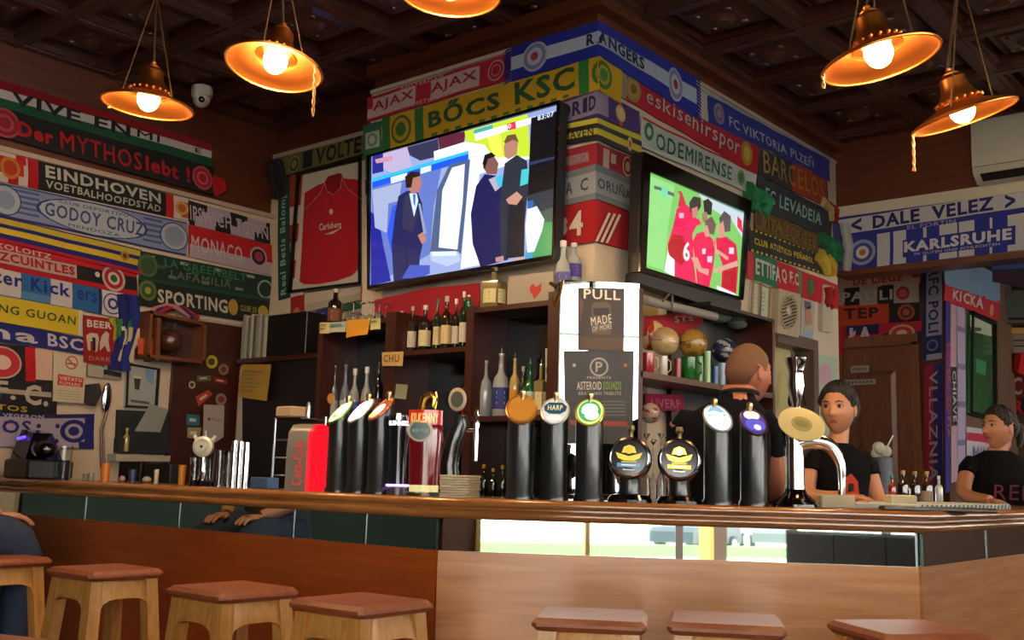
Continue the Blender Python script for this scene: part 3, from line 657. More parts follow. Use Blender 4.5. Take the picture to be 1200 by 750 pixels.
scarf('red over white scarf reading MONACO', [('L', 222, 263, 301), ('L', 318, 287, 323)], RD, [(0, .6, 1, 1, 'a89cb0')], [('MONACO', 224, .33, 283, .8, 'b8b0c0', 0, .05)], [(303, .5, .32, [(1, 'a89cb0'), (.8, '2a1c30'), (.5, 'a03050')])], group=GL, off=.016)
scarf('mottled green and black scarf under the red and white one', [('L', 164, 294, 326), ('L', 320, 325, 352)], '0f2a22', [(172 + 13 * i, .1 + .3 * (i % 3), 181 + 13 * i, .22 + .3 * (i % 3), ('8a9890', '1c5a40', '68786c')[i % 3]) for i in range(11)], [('LA GREENBELT', 192, .1, 288, .42, '2c6a50'), ('LAFAMILIA', 200, .5, 270, .8, '5a6a5c')], [(173, .5, .42, [(1, '4a5a3a'), (.7, '2c4a2c')]), (311, .6, .4, [(1, '8a9a94'), (.8, '14302a')])], group=GL, off=.02)
scarf('black and green scarf reading SPORTING with a small gold crest', [('L', 162, 324, 357), ('L', 322, 351, 382)], '0c1412', [(0, 0, 1, .12, '123c2c')], [('SPORTING', 184, .32, 266, .82, 'b8b8a8', 0, .05), ('CLUBE DE', 281, .42, 300, .64, 'a08c40')], [(173, .45, .36, [(1, '5c6c34'), (.7, '1c5a34'), (.35, 'a09440')]), (273, .55, .3, [(1, 'a88c34')], .7), (308, .55, .25, [(1, 'a8943c')])], group=GL, off=.024)
# beer flag and hanging scarf ends on the left wall
o = tag(slab('L', (98, 369), (135, 374), (133, 429), (98, 424), .04, .004, color='8e1a1c').build('beer_pennant', KNIT, smooth=0), 'small dark red banner with the word BEER and two white shapes', 'banner')
m = MB(); px_text(m, 'L', 'BEER', (102, 374), (131, 378), (131, 386), (102, 383), 'c8c0b4', .047, .06); m.build('lettering', KNIT, o, smooth=0); m = MB(); px_text(m, 'L', 'DARK', (104, 417), (130, 419), (130, 424), (104, 422), 'a87870', .047); m.build('lettering', KNIT, o, smooth=0)
m = MB(); poly(m, 'L', [(101, 393), (106, 390), (114, 391), (116, 396), (114, 412), (111, 412), (111, 400), (106, 400), (106, 411), (103, 410)], 'c0b4a8', .0465)
poly(m, 'L', [(117, 402), (119, 394), (124, 388), (128, 391), (127, 398), (129, 412), (126, 412), (123, 405), (117, 411)], 'c0b4a8', .0465); poly(m, 'L', [(108, 395), (112, 396), (112, 411), (109, 411)], '181014', .0472); stuff(m.build('emblem', KNIT, o, smooth=0))
def drape(label, k, pts, hexs, off, name='hanging_scarf', cat='scarf', w=.03, group=None):   # a soft hanging length of cloth along pixel points
    m = MB(); P = [at(k, u, v, off) for u, v in pts]
    for i, hx in enumerate(hexs):
        m.col(hx); n = PL[k][1]; t = Vector((n.y, -n.x, 0)); o_ = (i - (len(hexs) - 1) / 2) * w * 1.3 / len(hexs) * 2
        Q = [p + t * (o_ * (1 + .2 * math.sin(j * 2 + i))) for j, p in enumerate(P)]; m.tube(Q, [w * .9 / len(hexs) * (1.3 + .3 * math.sin(j * 1.9 + i)) for j in range(len(Q))], 8)
    return tag(m.build(name, KNIT), label, cat, group)
drape('navy blue scarf end hanging down beside the red banner', 'L', [(150, 346), (151, 370), (148, 395), (140, 418), (139, 434)], ['1c2a80', '16206a'], .03, w=.05)
drape('green scarf end hanging behind the red banner', 'L', [(140, 374), (141, 385), (141, 400)], ['1c6a3c', '2a7a48', 'a0a03a'], .026, w=.06)
drape('cream wool end bunched beside the wooden display box', 'L', [(153, 384), (152, 397), (148, 408), (146, 424)], ['c8bca8', 'b0a08c', 'd0c4b4'], .034, w=.05)
drape('twisted red, navy and pink scarf lying over the wooden display box', 'L', [(176, 372), (186, 362), (200, 358), (213, 361), (226, 372)], ['a01828', '2a2860', 'b87888'], .07, w=.035)
# shirt wall
scarf('black and olive scarf with ragged letters above the framed shirt', [('B', 331, 183, 211), ('B', 429, 154, 184)], '6c6a34', [(0, .86, 1, 1, BK), (0, .0, 1, .06, BK), (355, .1, 366, .8, '14142c')], [('VOLTE', 371, .12, 424, .8, '16161e', 0, .05)], [(345, .5, .36, [(1, '8a8848'), (.8, '3c3c2a'), (.5, '8a8848')])], group=GB, off=.02)
scarf('dark green vertical scarf reading Real Betis Balompie', [('B', 326, 208, 352), ('B', 342, 204, 348)], '123c34', [], [('Real Betis Balompie', .25, .06, .78, .97, '8cb0a4', 90, .03)], group=GB)
scarf('red and white blocked vertical scarf left of the framed shirt', [('B', 341, 206, 398), ('B', 356, 203, 394)], '9c1c24', [(0, a, 1, a + .11, 'c0b8b0') for a in (.2, .42, .64)] + [(0, 0, 1, .16, '8a3a20')], [], [(.5, .85, .03, [(1, 'b08030')])], group=GB, off=.016)
scarf('narrow vertical scarf between the framed shirt and television, green and grey patches', [('B', 424, 178, 352), ('B', 431, 176, 350)], 'b0aaa0', [(0, 0, 1, .18, '5a9a3a'), (0, .2, 1, .3, '2a2c50'), (0, .5, 1, .56, '30303c'), (0, .62, 1, .8, 'a09438'), (.4, .64, .8, .78, '20202c'), (0, .84, 1, 1, 'a06048')], group=GB, off=.02)
drape('dark scarf bunched at the end of the ledge above the shirt', 'B', [(322, 190), (324, 205), (327, 220), (326, 232)], ['14121a', '201c20'], .03, w=.06)
scarf('green and white flag tucked below the framed shirt', [('B', 352, 358, 384), ('B', 426, 342, 366)], 'b0a898', [(0, .35, 1, .8, '2a6048')], off=.014, name='small_flag', cat='flag')
scarf('small red and white striped pennant on the cabinet side', [('B', 356, 366, 392), ('B', 372, 364, 388)], 'a04858', [(0, .1 + .3 * i, 1, .22 + .3 * i, 'b8a8b0') for i in range(3)], off=.03, name='small_pennant', cat='flag')
scarf('small blue and white triangular patterned pennant above the black binder', [('B', 372, 364, 388), ('B', 384, 361, 384)], '2a3478', [(.2, .2, .7, .7, 'a8a8b8')], off=.03, name='small_pennant', cat='flag')
# pillar, left face and round the corner
scarf('red scarf reading AJAX AJAX on white blocks', [('P', 431, 115, 143), ('P', 598, 62, 93)], 'b01c34', [(437, .12, 487, .9, 'c8b4b8'), (505, .12, 562, .9, 'c8b4b8'), (431, .5, 437, .9, 'c8b4b8')],
      [('AJAX', 438, .25, 486, .75, 'a81830', 0, .03), ('AJAX', 506, .25, 560, .75, 'a81830', 0, .03), ('AMSTERDAM', 480, .8, 530, .95, 'c8a0a8'), ('AMSTERDAM', 470, .04, 520, .16, 'c8a0a8')], [(582, .5, .4, [(1, 'c8a0a8'), (.86, 'b01c34'), (.6, 'c07080'), (.45, 'b01c34')])], group=GP)
ck = at('P', 701, 50, .0); 
def corner(st): return st
UC = proj_u(Vector((XR, YP, 3.1)))
scarf('blue and white scarf reading RANGERS wrapped round the pillar corner', [('P', 599, 55, 96), ('P', UC + 1.5, 24, 65), ('R', 815, 90, 138)], '1c2a9c', [(0, .3, 1, .68, 'b8c8e0')],
      [('R', 688, .33, 697.5, .66, '14183c', 0, .06), ('A', 699.5, .31, 709.5, .66, '14183c', 0, .06), ('NGERS', 712, .33, 754, .66, '14183c', 0, .06)], [(627, .5, .42, [(1, 'b8b8d0'), (.85, '8088b8'), (.6, 'c0c4d8'), (.3, 'a02850')]), (791, .5, .42, [(1, 'b8b8d0'), (.85, '8088b8'), (.6, 'c0c4d8'), (.3, 'a02850')], .9)], fringe='lr', group=GP, off=.03, amp=.003)
scarf('yellow scarf reading BOCS KSC in dark green with an accent', [('P', 448, 139, 178), ('P', UC + 1.2, 65, 105), ('R', 728, 80, 121)], 'c09c1c', [(486, 0, 496, 1, '2c6a34'), (448, 0, 457, 1, '2c6a34'), (678, 0, 690, 1, '2c7a3c'), (459, .3, 482, .5, '7a8a2c')] + [(505 + 14 * i, .88, 512 + 14 * i, .97, '3a6a2c') for i in range(12)],
      [('BŐCS', 503, .08, 586, .72, '22502c', 0, .05), ('KSC', 604, .12, 674, .78, '22502c', 0, .05)], [(470, .5, .42, [(1, '3a6a2c'), (.8, 'b09428'), (.5, '3a6a2c')]), (707, .5, .4, [(1, '3c6c2c'), (.7, 'a89a28'), (.45, '3c7c3c')])], group=GP, off=.022, amp=.003)
scarf('green patch scarf end with a white crest, left of the yellow scarf', [('P', 427, 148, 186), ('P', 449, 141, 180)], '2c6a4c', [(.1, .25, .8, .75, 'a8b8b0')], [], [(.45, .5, .2, [(1, '6a9080'), (.6, 'b0c0b8')])], group=GP, off=.028)
scarf('purple scarf reading DRID wrapped round the pillar corner', [('P', 652, 121, 150), ('P', UC, 104, 137), ('R', 749, 131, 157)], '3c2668', [(652, .08, 713, .88, '8a7ea0')], [('DR', 658, .2, 682, .75, '281c4c', 0, .05), ('I', 684, .2, 689, .74, '281c4c', 0, .05), ('D', 691, .2, 699, .74, '281c4c', 0, .05)], [(727, .5, .34, [(1, 'b8a068'), (.6, 'c8b888')]), (727, .12, .1, [(1, 'c04820')]), (727, .9, .1, [(1, 'c04820')])], group=GP, off=.018, amp=.002)
scarf('yellow and black striped scarf wrapped round the pillar corner', [('P', 655, 146, 171), ('P', UC, 137, 163), ('R', 751, 158, 186)], '15151a', [(0, .04, 1, .28, 'c0b83c'), (0, .5, 1, .78, 'b8b03c')], [('MAVEN', 661, .46, 696, .82, '17171a', 0, .04)], [(738, .6, .3, [(1, 'b8a888'), (.5, 'b04030')], .6)], group=GP, off=.026, amp=.002)
scarf('faded red scarf below the yellow and black one, white lace pattern', [('P', 655, 178, 206), ('P', UC - 1, 167, 195), ('R', 748, 188, 214)], '8c2030', [(655, .3, 690, .7, '8c6a78'), (707, .1, 714, .9, 'b8a0a0'), (716, .2, 722, .6, 'b8a8a4')], [('MALLORCA', 658, .35, 690, .65, 'a88a94')], [(735, .5, .44, [(1, 'c0b0a8'), (.85, '8c1c24'), (.5, 'a89a80')], .8)], group=GP, off=.016, amp=.002)
scarf('grey scarf reading A CORUNA wrapped round the pillar corner', [('P', 654, 205, 243), ('P', UC - 2, 192, 233), ('R', 742, 211, 249)], '8a929c', [(0, 0, 1, .2, '68727e'), (0, .82, 1, 1, '68727e')], [('A', 664, .33, 672, .7, '38424e', 0, .03), ('C', 681, .33, 690, .7, '38424e', 0, .03), ('ORUÑA', 699.5, .3, 738, .68, '38424e', 0, .02)], group=GP, off=.022, amp=.002)
scarf('red scarf with white numerals and three slanting white stripes', [('P', 652, 245, 290), ('P', UC - 3, 233, 283), ('R', 740, 248, 294)], '9c1420', [], [('3', 653, .25, 666, .75, 'c8c0bc', 0, .05), ('4', 668, .2, 684, .8, 'c8c0bc', 0, .04)], group=GP, off=.016, amp=.002)
m = MB()
for i in range(3): poly(m, 'R', [(713 + 6 * i, 249 + i), (716 + 6 * i, 250 + i), (700.5 + 6 * i, 283 + i), (697.5 + 6 * i, 282.5 + i)], 'c8c0bc', .03)
o = m.build('stripe_print', KNIT, None, smooth=0); par = [x for x in bpy.data.objects if x.get('label', '').startswith('red scarf with white numerals')][0]
o.parent = par; o.location = ORG[o] - ORG[par]; stuff(o)
# right face
scarf('red scarf reading eskisehirspor in white gothic letters', [('R', 727, 82, 113), ('R', 888, 170, 206)], 'a8162a', [(727, 0, 735, 1, '8a8478')], [('eskisehirspor', 757, .18, 866, .86, 'b8bcc4', 0, .0)], [(742, .5, .46, [(1, '8a8064'), (.7, 'a88c34'), (.4, '6a5a2a')], .9), (875, .5, .4, [(1, 'a08428'), (.6, 'c0a850')])], group=GR_, off=.014)
scarf('white scarf reading ODEMIRENSE in green above the smaller television', [('R', 751, 137, 172), ('R', 885, 203, 229)], 'b0bcbc', [(0, 0, 1, .08, 'a8202c')], [('ODEMIRENSE', 768, .3, 856, .85, '1c4a40', 0, .04)], [(760, .4, .3, [(1, '2c6a4c'), (.5, 'b0c0b8')]), (868, .5, .34, [(1, '7a8a60'), (.7, '2a5a38')])], group=GR_, off=.02)
scarf('blue scarf reading FC VIKTORIA PLZEN on a white backing', [('R', 817, 101, 137), ('R', 972, 185, 213)], '28308c', [(817, 0, 829, 1, 'c0bcb8'), (0, 0, 1, .1, 'a8acb8')], [('FC VIKTORIA PLZEŇ', 853, .35, 952, .82, 'b8b8d0', 0, .03)], [(842, .55, .36, [(1, '7a88b0'), (.7, 'a85058'), (.4, '8090b8')], .9)], fringe='R', group=GR_, off=.018)
scarf('black to orange red scarf reading BARCELOS in gold', [('R', 889, 168, 206), ('R', 969, 210, 242)], '15121a', [(929, 0, 969, 1, 'a03018')], [('BARCELOS', 894, .15, 965, .85, '988438', 0, .0)], group=GR_, off=.024)
scarf('black scarf reading FC LEVADEIA in pale turquoise', [('R', 886, 205, 243), ('R', 974, 248, 280)], '0c1218', [], [('FC LEVADEIA', 896, .28, 962, .7, '8cb8bc', 0, .03)], group=GR_, off=.018)
scarf('brown gold scarf with a dim repeating pattern', [('R', 884, 243, 268), ('R', 968, 279, 301)], '5a4420', [(886 + 12 * i, .2, 892 + 12 * i, .8, '3c2c16') for i in range(7)], [('VITA BORGES', 892, .2, 955, .8, '7a6030')], group=GR_, off=.024)
scarf('black scarf with yellow small letters and yellow checked edges', [('R', 878, 266, 294), ('R', 966, 299, 322)], '121214', [(880 + 5.5 * i, 0, 882.5 + 5.5 * i, .1, 'b8a838') for i in range(15)] + [(880 + 5.5 * i, .9, 882.5 + 5.5 * i, 1, 'b8a838') for i in range(15)], [('CLUB ATLÉTICO PEÑAROL', 883, .3, 952, .66, 'c8b02c', 0, .04)], group=GR_, off=.018)
scarf('green and red scarf reading ETTIFAQ F.C', [('R', 876, 292, 326), ('R', 982, 334, 362)], 'b42030', [(876, 0, 883, 1, 'b84048'), (884, 0, 911, 1, '1c6a4c'), (936, 0, 940, 1, '4a7a5c')], [('ETTIFA', 885, .22, 914, .78, 'c0c0c0', 0, .04), ('Q F.C', 915, .22, 935, .76, 'c0c0c0', 0, .04)], [(950, .5, .36, [(1, '2a5a3c'), (.6, '1c6a4c')], .7)], group=GR_, off=.014)
drape('red scarf end hanging off the pillar edge', 'R', [(972, 338), (973, 350), (970, 358)], ['a81828', '901420'], .03, w=.06)
drape('green wool tassel at the pillar edge', 'R', [(968, 282), (974, 292), (976, 304)], ['14704a', '1c8050', '146040'], .04, w=.1)
drape('yellow wool tassel at the pillar edge', 'R', [(963, 300), (969, 310), (972, 322)], ['b89a30', 'c0a840'], .036, w=.07)
drape('bright green flag bunched behind the black scarf', 'R', [(880, 228), (888, 234), (886, 250)], ['1c7a50', '146a44'], .012, w=.1)
drape('red and cream scarf end above the lintel corner', 'R', [(966, 238), (975, 246), (976, 260)], ['8a1420', 'b0a070'], .03, w=.05)
# lintel
scarf('blue and white scarf reading DALE VELEZ with arrow marks', [('V', 982, 250, 283), ('V', 1225, 210, 247)], '2a2f88', [(0, .26, 1, .78, 'b4b8c4')], [('EL FORTIN', 1063, .04, 1120, .2, '8a88b8'), ('EL FORTIN', 1063, .82, 1120, .97, '8a88b8'), ('DALE', 1023, .3, 1078, .74, '1c2468', 0, .06), ('VELEZ', 1092, .3, 1165, .74, '1c2468', 0, .06), ('<', 998, .3, 1010, .75, '1c2468', 0, .05), ('>', 1178, .3, 1190, .75, '1c2468', 0, .05)], group=GV)
scarf('blue and white striped scarf reading KARLSRUHE', [('V', 990, 280, 317), ('V', 1225, 246, 290)], '24308c', [(1028, 0, 1043, 1, 'b4b8c4'), (1047, 0, 1062, 1, 'b4b8c4'), (1082, 0, 1086, 1, 'b4b8c4'), (1101, 0, 1122, 1, 'b4b8c4'), (1124, 0, 1142, 1, 'b4b8c4'), (1160, 0, 1163, 1, 'b4b8c4'), (1181, 0, 1212, 1, 'b4b8c4'), (1058, .3, 1190, .82, '24308c')], [('KARLSRUHE', 1060, .36, 1186, .68, 'c0c4d0', 0, .07), ('IN GUTEN UND SCHLECHTEN', 1072, .72, 1172, .8, 'a0a4c0')],
      [(1011, .5, .4, [(1, '8890b8'), (.75, '3a4898'), (.5, 'c0c4cc'), (.25, 'b06a30')])], group=GV, off=.018)
drape('white and blue scarf end at the corner of the lintel', 'V', [(984, 262), (988, 290), (988, 318)], ['a8acb8', '3a4078'], .03, w=.05)
# back room
scarf('cream scarf reading DE LIEGE in red, highest beyond the lintel', [('D', 978, 322, 342), ('D', 1079, 313, 331)], 'b09484', [], [('DE LIEGE', 1000, .28, 1058, .78, 'a02a24', 0, .05)], [(1074, .4, .3, [(1, 'a85038')])], group=GD)
scarf('black and white blocked scarf reading PAULI with a red badge', [('D', 978, 339, 359), ('D', 1077, 331, 354)], 'a89c98', [(989, 0, 1007, 1, '18141a'), (1028, 0, 1047, 1, '18141a')], [('PAULI', 987, .25, 1046, .8, 'b8b0ac', 0, .05)], [(1058, .5, .36, [(1, 'a8303a'), (.6, 'b86068')])], group=GD, off=.018)
scarf('orange scarf reading STEP with a black crest end', [('D', 978, 359, 383), ('D', 1078, 354, 376)], 'a83820', [(1042, 0, 1078, 1, '17131a')], [('TEP', 989, .15, 1030, .68, '30141a', 0, .05)], [(1062, .5, .42, [(1, 'a04028'), (.7, '2a3a30'), (.4, 'a85038')])], group=GD)
scarf('red and navy scarf with large white letters, lowest above the wooden door', [('D', 978, 384, 408), ('D', 1080, 376, 402)], 'a01430', [(0, 0, 1030, .45, '1c1c4c'), (1035, .45, 1080, 1, '1c1c4c')], [('ŁA', 994, .08, 1023, .9, 'b8a8b0', 0, .08)], [(1057, .5, .4, [(1, 'a89878'), (.8, 'b03040'), (.4, 'b8a8a0')], 1.5)], group=GD, off=.018)
scarf('white and navy vertical scarf right of the door, upper one', [('D', 1082, 312, 423), ('D', 1104, 309, 420)], '8c8ca8', [(0, 0, .16, 1, '1c2058'), (0, .75, 1, .94, '1c2460')], [('RFC POLI', .28, .04, .85, .72, '262a5c', -90, .05)], [(.5, .85, .06, [(1, '5a6a8c'), (.7, '1c2460')], 1.0)], group=GD, off=.03)
scarf('red and blue vertical scarf reading VLLAZNIA beside the door', [('D', 1083, 428, 580), ('D', 1105, 426, 578)], '8c1c30', [(.52, 0, 1, 1, '1f2468')], [('VLLAZNIA', .3, .05, .75, .9, '98869c', -90, .03)], group=GD, off=.02)
VY = [(1107, '3a2a68', 'b03050'), (1113, 'b098a4', '15151c'), (1119, 'a8a0b8', '8a84a0')]
scarf('narrow blue and red vertical scarf with pink lettering behind the door corner', [('K', 1107, 330, 578), ('K', 1113, 332, 576)], '2a2a78', [(0, .3, 1, .62, '5a2a68')], [('LEVSKI SOFIA', .2, .3, .85, .75, 'a04868', -90, .03)], group=GD, off=.02)
scarf('pink and black narrow vertical scarf next to the framed green picture', [('K', 1114, 335, 566), ('K', 1121, 337, 564)], 'a88a98', [(0, .42, 1, .72, '14141a')], [('CHIAVE', .2, .44, .8, .7, 'b0a8b4', -90, .03)], group=GD, off=.02)
scarf('pale lilac narrow vertical scarf along the framed green picture', [('K', 1122, 338, 562), ('K', 1130, 342, 560)], '9890b0', [(0, .2 * i, 1, .2 * i + .03, '6a648c') for i in range(5)], group=GD, off=.02)
scarf('red scarf with white letters KICKA high on the return wall', [('K', 1106, 333, 352), ('K', 1170, 352, 376)], 'a42034', [], [('KICKA', 1116, .15, 1152, .75, 'b8a8a8', 0, .05)], [(1162, .6, .3, [(1, 'b88a58')])], group=GD, off=.03)
scarf('pale blue flag hanging above the red scarf on the return wall', [('K', 1106, 308, 333), ('K', 1172, 312, 356)], '6c86a8', [(0, 0, .3, .2, '8aa0b8')], group=GD, off=.035, name='wall_flag', cat='flag')
scarf('red, white and blue scarf low on the return wall beside the barmaid', [('K', 1133, 500, 580), ('K', 1168, 505, 584)], 'a8a0ac', [(0, .08, 1, .2, 'a02844'), (0, .55, 1, .68, '2a3a7c'), (0, .8, 1, 1, '4a2c5c')], [('MIAMI', 1140, .28, 1165, .5, '5a6890')], group=GD, off=.02)
scarf('yellow lit scarf hanging vertically at the far end', [('F', 1171, 392, 482), ('F', 1182, 392, 484)], 'b09430', [], [('LA BARCELONA', .3, .2, .75, .95, '3a3024', -90)], group=GD)
scarf('white scarf with dark print on the far end wall', [('F', 1184, 392, 414), ('F', 1230, 392, 412)], '8a8480', [(0, .3, 1, .36, '2a2420'), (0, .6, 1, .66, '2a2420')], group=GD)
scarf('dark red scarf with a white crescent on the far end wall', [('F', 1182, 440, 466), ('F', 1230, 438, 464)], '5a1420', [], [('C', 1186, .1, 1198, .9, 'a08c88')], group=GD)
scarf('black scarf with the red letter R on the far end wall', [('F', 1182, 467, 486), ('F', 1230, 465, 486)], '14101a', [], [('R', 1188, .1, 1200, .95, 'a81c30', 0, .06)], group=GD)
drape('red cloth hanging on the far end wall', 'F', [(1188, 415), (1186, 425), (1185, 438)], ['a81420', '901018'], .03, w=.12)
scarf('dark blue and purple scarf hung under the lintel at the right edge', [('V', 1163, 310, 330), ('V', 1225, 302, 342)], '1c1c38', [(0, .1, 1, .3, '2a4a88'), (0, .5, 1, .9, '30162e')], group=GD, off=-.16)
# ============================================================ PENDANT LAMPS, CAMERA, AIR CONDITIONER
LAMP_W = 30.0
def pendant(label, c, tilt, R=.19, cord_az=0.0, power=1.0, pull=None):
    t = thing('pendant_lamp', label, 'lamp', c, 0, 'copper pendant lamps above the bar', world=False)
    T = Matrix.Rotation(tilt[0], 4, 'X') @ Matrix.Rotation(tilt[1], 4, 'Y')
    m = MB(); m.X = T
    m.lathe((0, 0, 0), [(R, .0), (R * .97, .01), (R * .8, .022), (R * .5, .044), (R * .46, .05), (R * .45, .046), (R * .49, .04), (R * .79, .018), (R * .965, .004), (R * .99, -.004)], 40, cap=False)
    rim = [((R + .001) * math.cos(2 * PI * i / 40), (R + .001) * math.sin(2 * PI * i / 40), 0) for i in range(41)]
    m.tube(rim, .0055, 8); m.build('shade', COPPER, t, smooth=40)
    m = MB(); m.X = T; m.lathe((0, 0, 0), [(R * .455, .048), (R * .43, .066), (R * .33, .09), (.05, .115), (.046, .15), (.03, .165), (.03, .17), (.012, .18), (.012, .19)], 28); 
    for i in range(18):
        a = 2 * PI * i / 18; m.ball((R * .44 * math.cos(a), R * .44 * math.sin(a), .064), .007, 6, 4)
    m.build('lamp_cup', COPPER, t)
    m = MB(); m.X = T; m.lathe((0, 0, 0), [(R * .42, .045), (R * .44, .056), (R * .3, .088), (.03, .105)], 24, cap=False); m.build('reflector', M('e8b878', .3, metal=1), t)
    m = MB(); m.X = T; m.ball((0, 0, .03), .046, 18, 12, (1, 1, 1.15)); m.build('bulb', M('ffd9a0', .3, emit=40.0 * max(power, .6), emh='ffc070'), t)
    top = T @ Vector((0, 0, .19)); H = ZC - c[2]
    m = MB(); m.tube([top, (0, 0, H * .62), (0, 0, H - .03)], .004, 6)
    m.build('cord', M('4a3420', .6), t)
    for i in range(3):
        a = 2 * PI * i / 3 + cord_az; p = T @ Vector((R * .62 * math.cos(a), R * .62 * math.sin(a), .036)); m = MB(); m.tube([p, Vector((0, 0, H * .62))], .003, 5); m.build('suspension_wire', M('6a4a2a', .5), t)
    m = MB(); m.lathe((0, 0, H - .075), [(.02, 0), (.045, .02), (.05, .06), (.05, .075)], 20); m.build('ceiling_rose', COPPER, t)
    if pull is not None:
        a, ln = pull; p = T @ Vector((R * math.cos(a), R * math.sin(a), 0)); m = MB(); N = int(ln / .012)
        for s_ in (0, PI): m.tube([(p.x + .0035 * math.cos(i * 1.1 + s_), p.y + .0035 * math.sin(i * 1.1 + s_), p.z - i * .012) for i in range(N)], .0035, 5)
        m.build('pull_cord', M('a8703a', .6), t)
    l = bpy.data.lights.new('bulb_light', 'POINT'); l.energy = LAMP_W * power; l.color = (1, .66, .34); l.shadow_soft_size = .04
    o = bpy.data.objects.new('bulb_light', l); COL.objects.link(o); o.parent = t; o.location = T @ Vector((0, 0, -.02))
    return t
def vr(a): return math.radians(a)
# tilt axes follow the world; the shades hang slightly crooked as in the photograph
def tilt_for(deg_side, deg_front):   # right side up by deg_side, front edge (towards the camera) up by deg_front
    n = Vector((0, 0, 1)); rt = Vector((CAMR.x, CAMR.y, 0)).normalized(); fw = FH
    n = (n - rt * math.tan(vr(deg_side)) + fw * math.tan(vr(deg_front))).normalized()
    ax = -math.asin(n.y); ay = math.atan2(n.x, n.z)
    return (ax, ay)
pendant('copper pendant lamp hanging leftmost, above the green and red scarf', atd(173, 124, 4.3), tilt_for(-4, -1), .182, .4, pull=(3.6, .03))
pendant('copper pendant lamp with a twisted pull cord, second from the left', atd(321, 79, 3.87), tilt_for(-6, 9), .18, 1.0, pull=(.35, .22))
pendant('copper pendant lamp cut off by the top edge, above the television', atd(527, -8, 3.6), tilt_for(-2, 2), .18, .2)
pendant('copper pendant lamp right of the ceiling middle with a beaded collar', atd(1032, 71, 3.3), tilt_for(12, 2), .185, .0, .8, pull=(-2.6, .06))
pendant('copper pendant lamp hanging rightmost, in front of the air conditioner', atd(1130, 137, 3.8), tilt_for(17, -3), .185, .5, pull=(-2.8, .16))
pendant('copper pendant lamp in the back room beyond the lintel', (-.3, 8.3, 2.35), (0, 0), .18, .5)
bpy.data.objects[-1] if False else None
# dome camera
c = Vector((-5.552, 3.599, ZC)); c = atz(237, 106, ZC - .02)
t = thing('dome_camera', 'small white dome security camera on the ceiling near the left wall', 'camera', c, 0, None, world=False)
m = MB(); m.lathe((0, 0, -.04), [(.06, .0), (.065, .03), (.06, .06)], 24); m.build('mount', WHITE, t)
m = MB(); m.ball((0, 0, -.055), .052, 20, 12); m.build('dome_shell', WHITE, t)
m = MB(); d = (CAM - c).normalized(); m.ball(Vector((0, 0, -.055)) + Vector((d.x, d.y, -.35)).normalized() * .038, .022, 12, 8); m.build('lens', BLACKG, t)
# air conditioner
p0 = at('V', 1139, 170); z1 = at('V', 1139, 142, .2).z; z0 = at('V', 1139, 214, .2).z; x0 = at('V', 1139, 170, .2).x
t = thing('air_conditioner', 'white wall mounted air conditioner under the ceiling at the right edge', 'air conditioner', (x0 + .4, YV, z0))
m = MB(); zz = z1 - z0; pr = [(0, z0 + .02), (.12, z0), (.2, z0 + .05), (.215, z0 + .11), (.21, z1 - .03), (.19, z1), (0, z1)]
m.add([(x0, YV - .001 - y, z) for y, z in pr] + [(x0 + .85, YV - .001 - y, z) for y, z in pr], [list(range(7)), list(range(13, 6, -1))] + [(i, i + 7, (i + 1) % 7 + 7, (i + 1) % 7) for i in range(7)]); m.build('casing', M('b8bab4', .35), t, smooth=50)
m = MB(); m.hexa([(x0 + .04, YV - .136, z0 + .018), (x0 + .8, YV - .136, z0 + .018), (x0 + .8, YV - .196, z0 + .05), (x0 + .04, YV - .196, z0 + .05)], [(x0 + .04, YV - .143, z0 + .012), (x0 + .8, YV - .143, z0 + .012), (x0 + .8, YV - .203, z0 + .044), (x0 + .04, YV - .203, z0 + .044)]); m.build('louvre', M('181a1a', .4), t, smooth=0)
m = MB(); m.box((x0 + .01, YV - .219, z0 + .085), (x0 + .84, YV - .214, z0 + .09)); m.build('seam', M('7a7c78', .4), t, smooth=0)
# ============================================================ FRAMED SHIRT AND TELEVISIONS
fr = [(355, 205), (427, 188), (427, 333), (344, 343)]
F_ = thing('framed_shirt', 'red football shirt in a thin black frame on the back wall', 'framed shirt', at('B', 390, 340, .02))
slab('B', *fr, .0, .03, color='ffffff').build('backing_board', M('c8c4bc', .7), F_, smooth=0)
def frame_bars(k, q, off, th, w, mat, parent, name='frame'):
    for i in range(4):
        a, b = q[i], q[(i + 1) % 4]; pa, pb = at(k, *a, off), at(k, *b, off); n = PL[k][1]; cen = sum((at(k, *p, off) for p in q), Vector()) / 4
        d = (pb - pa).normalized(); inn = n.cross(d); 
        if inn.dot(cen - pa) < 0: inn = -inn
        pa, pb = pa - d * w * .5, pb + d * w * .5
        m = MB(); bq = [pa - inn * w * .5, pb - inn * w * .5, pb + inn * w * .5, pa + inn * w * .5]; m.hexa(bq, [p + n * th for p in bq]); m.build(name, mat, parent, smooth=0)
frame_bars('B', fr, .0, .045, .018, BLACK, F_, 'frame_bar')
sh = [(357, 226), (372, 217), (380, 214), (384, 207), (396, 203), (400, 203), (403, 209), (424, 211), (423, 235), (421, 262), (420, 300), (419, 316), (412, 323), (395, 329), (372, 333), (356, 333), (351, 330), (353, 300), (355, 262)]
m = MB(); m.col('b0142c'); cc = (388, 268); n0 = len(sh); rings = 7; vs = []
for k in range(rings):
    f = 1 - k / rings
    for i, (u, v) in enumerate(sh):
        uu, vv = cc[0] + (u - cc[0]) * f, cc[1] + (v - cc[1]) * f
        vs.append(at('B', uu, vv, .036 + .006 * (k > 0) + .004 * math.sin(uu * .35 + vv * .12) * (k > 0)))
vs.append(at('B', *cc, .044)); fs = []
for k in range(rings - 1):
    for i in range(n0): j = (i + 1) % n0; fs.append((k * n0 + i, (k + 1) * n0 + i, (k + 1) * n0 + j, k * n0 + j))
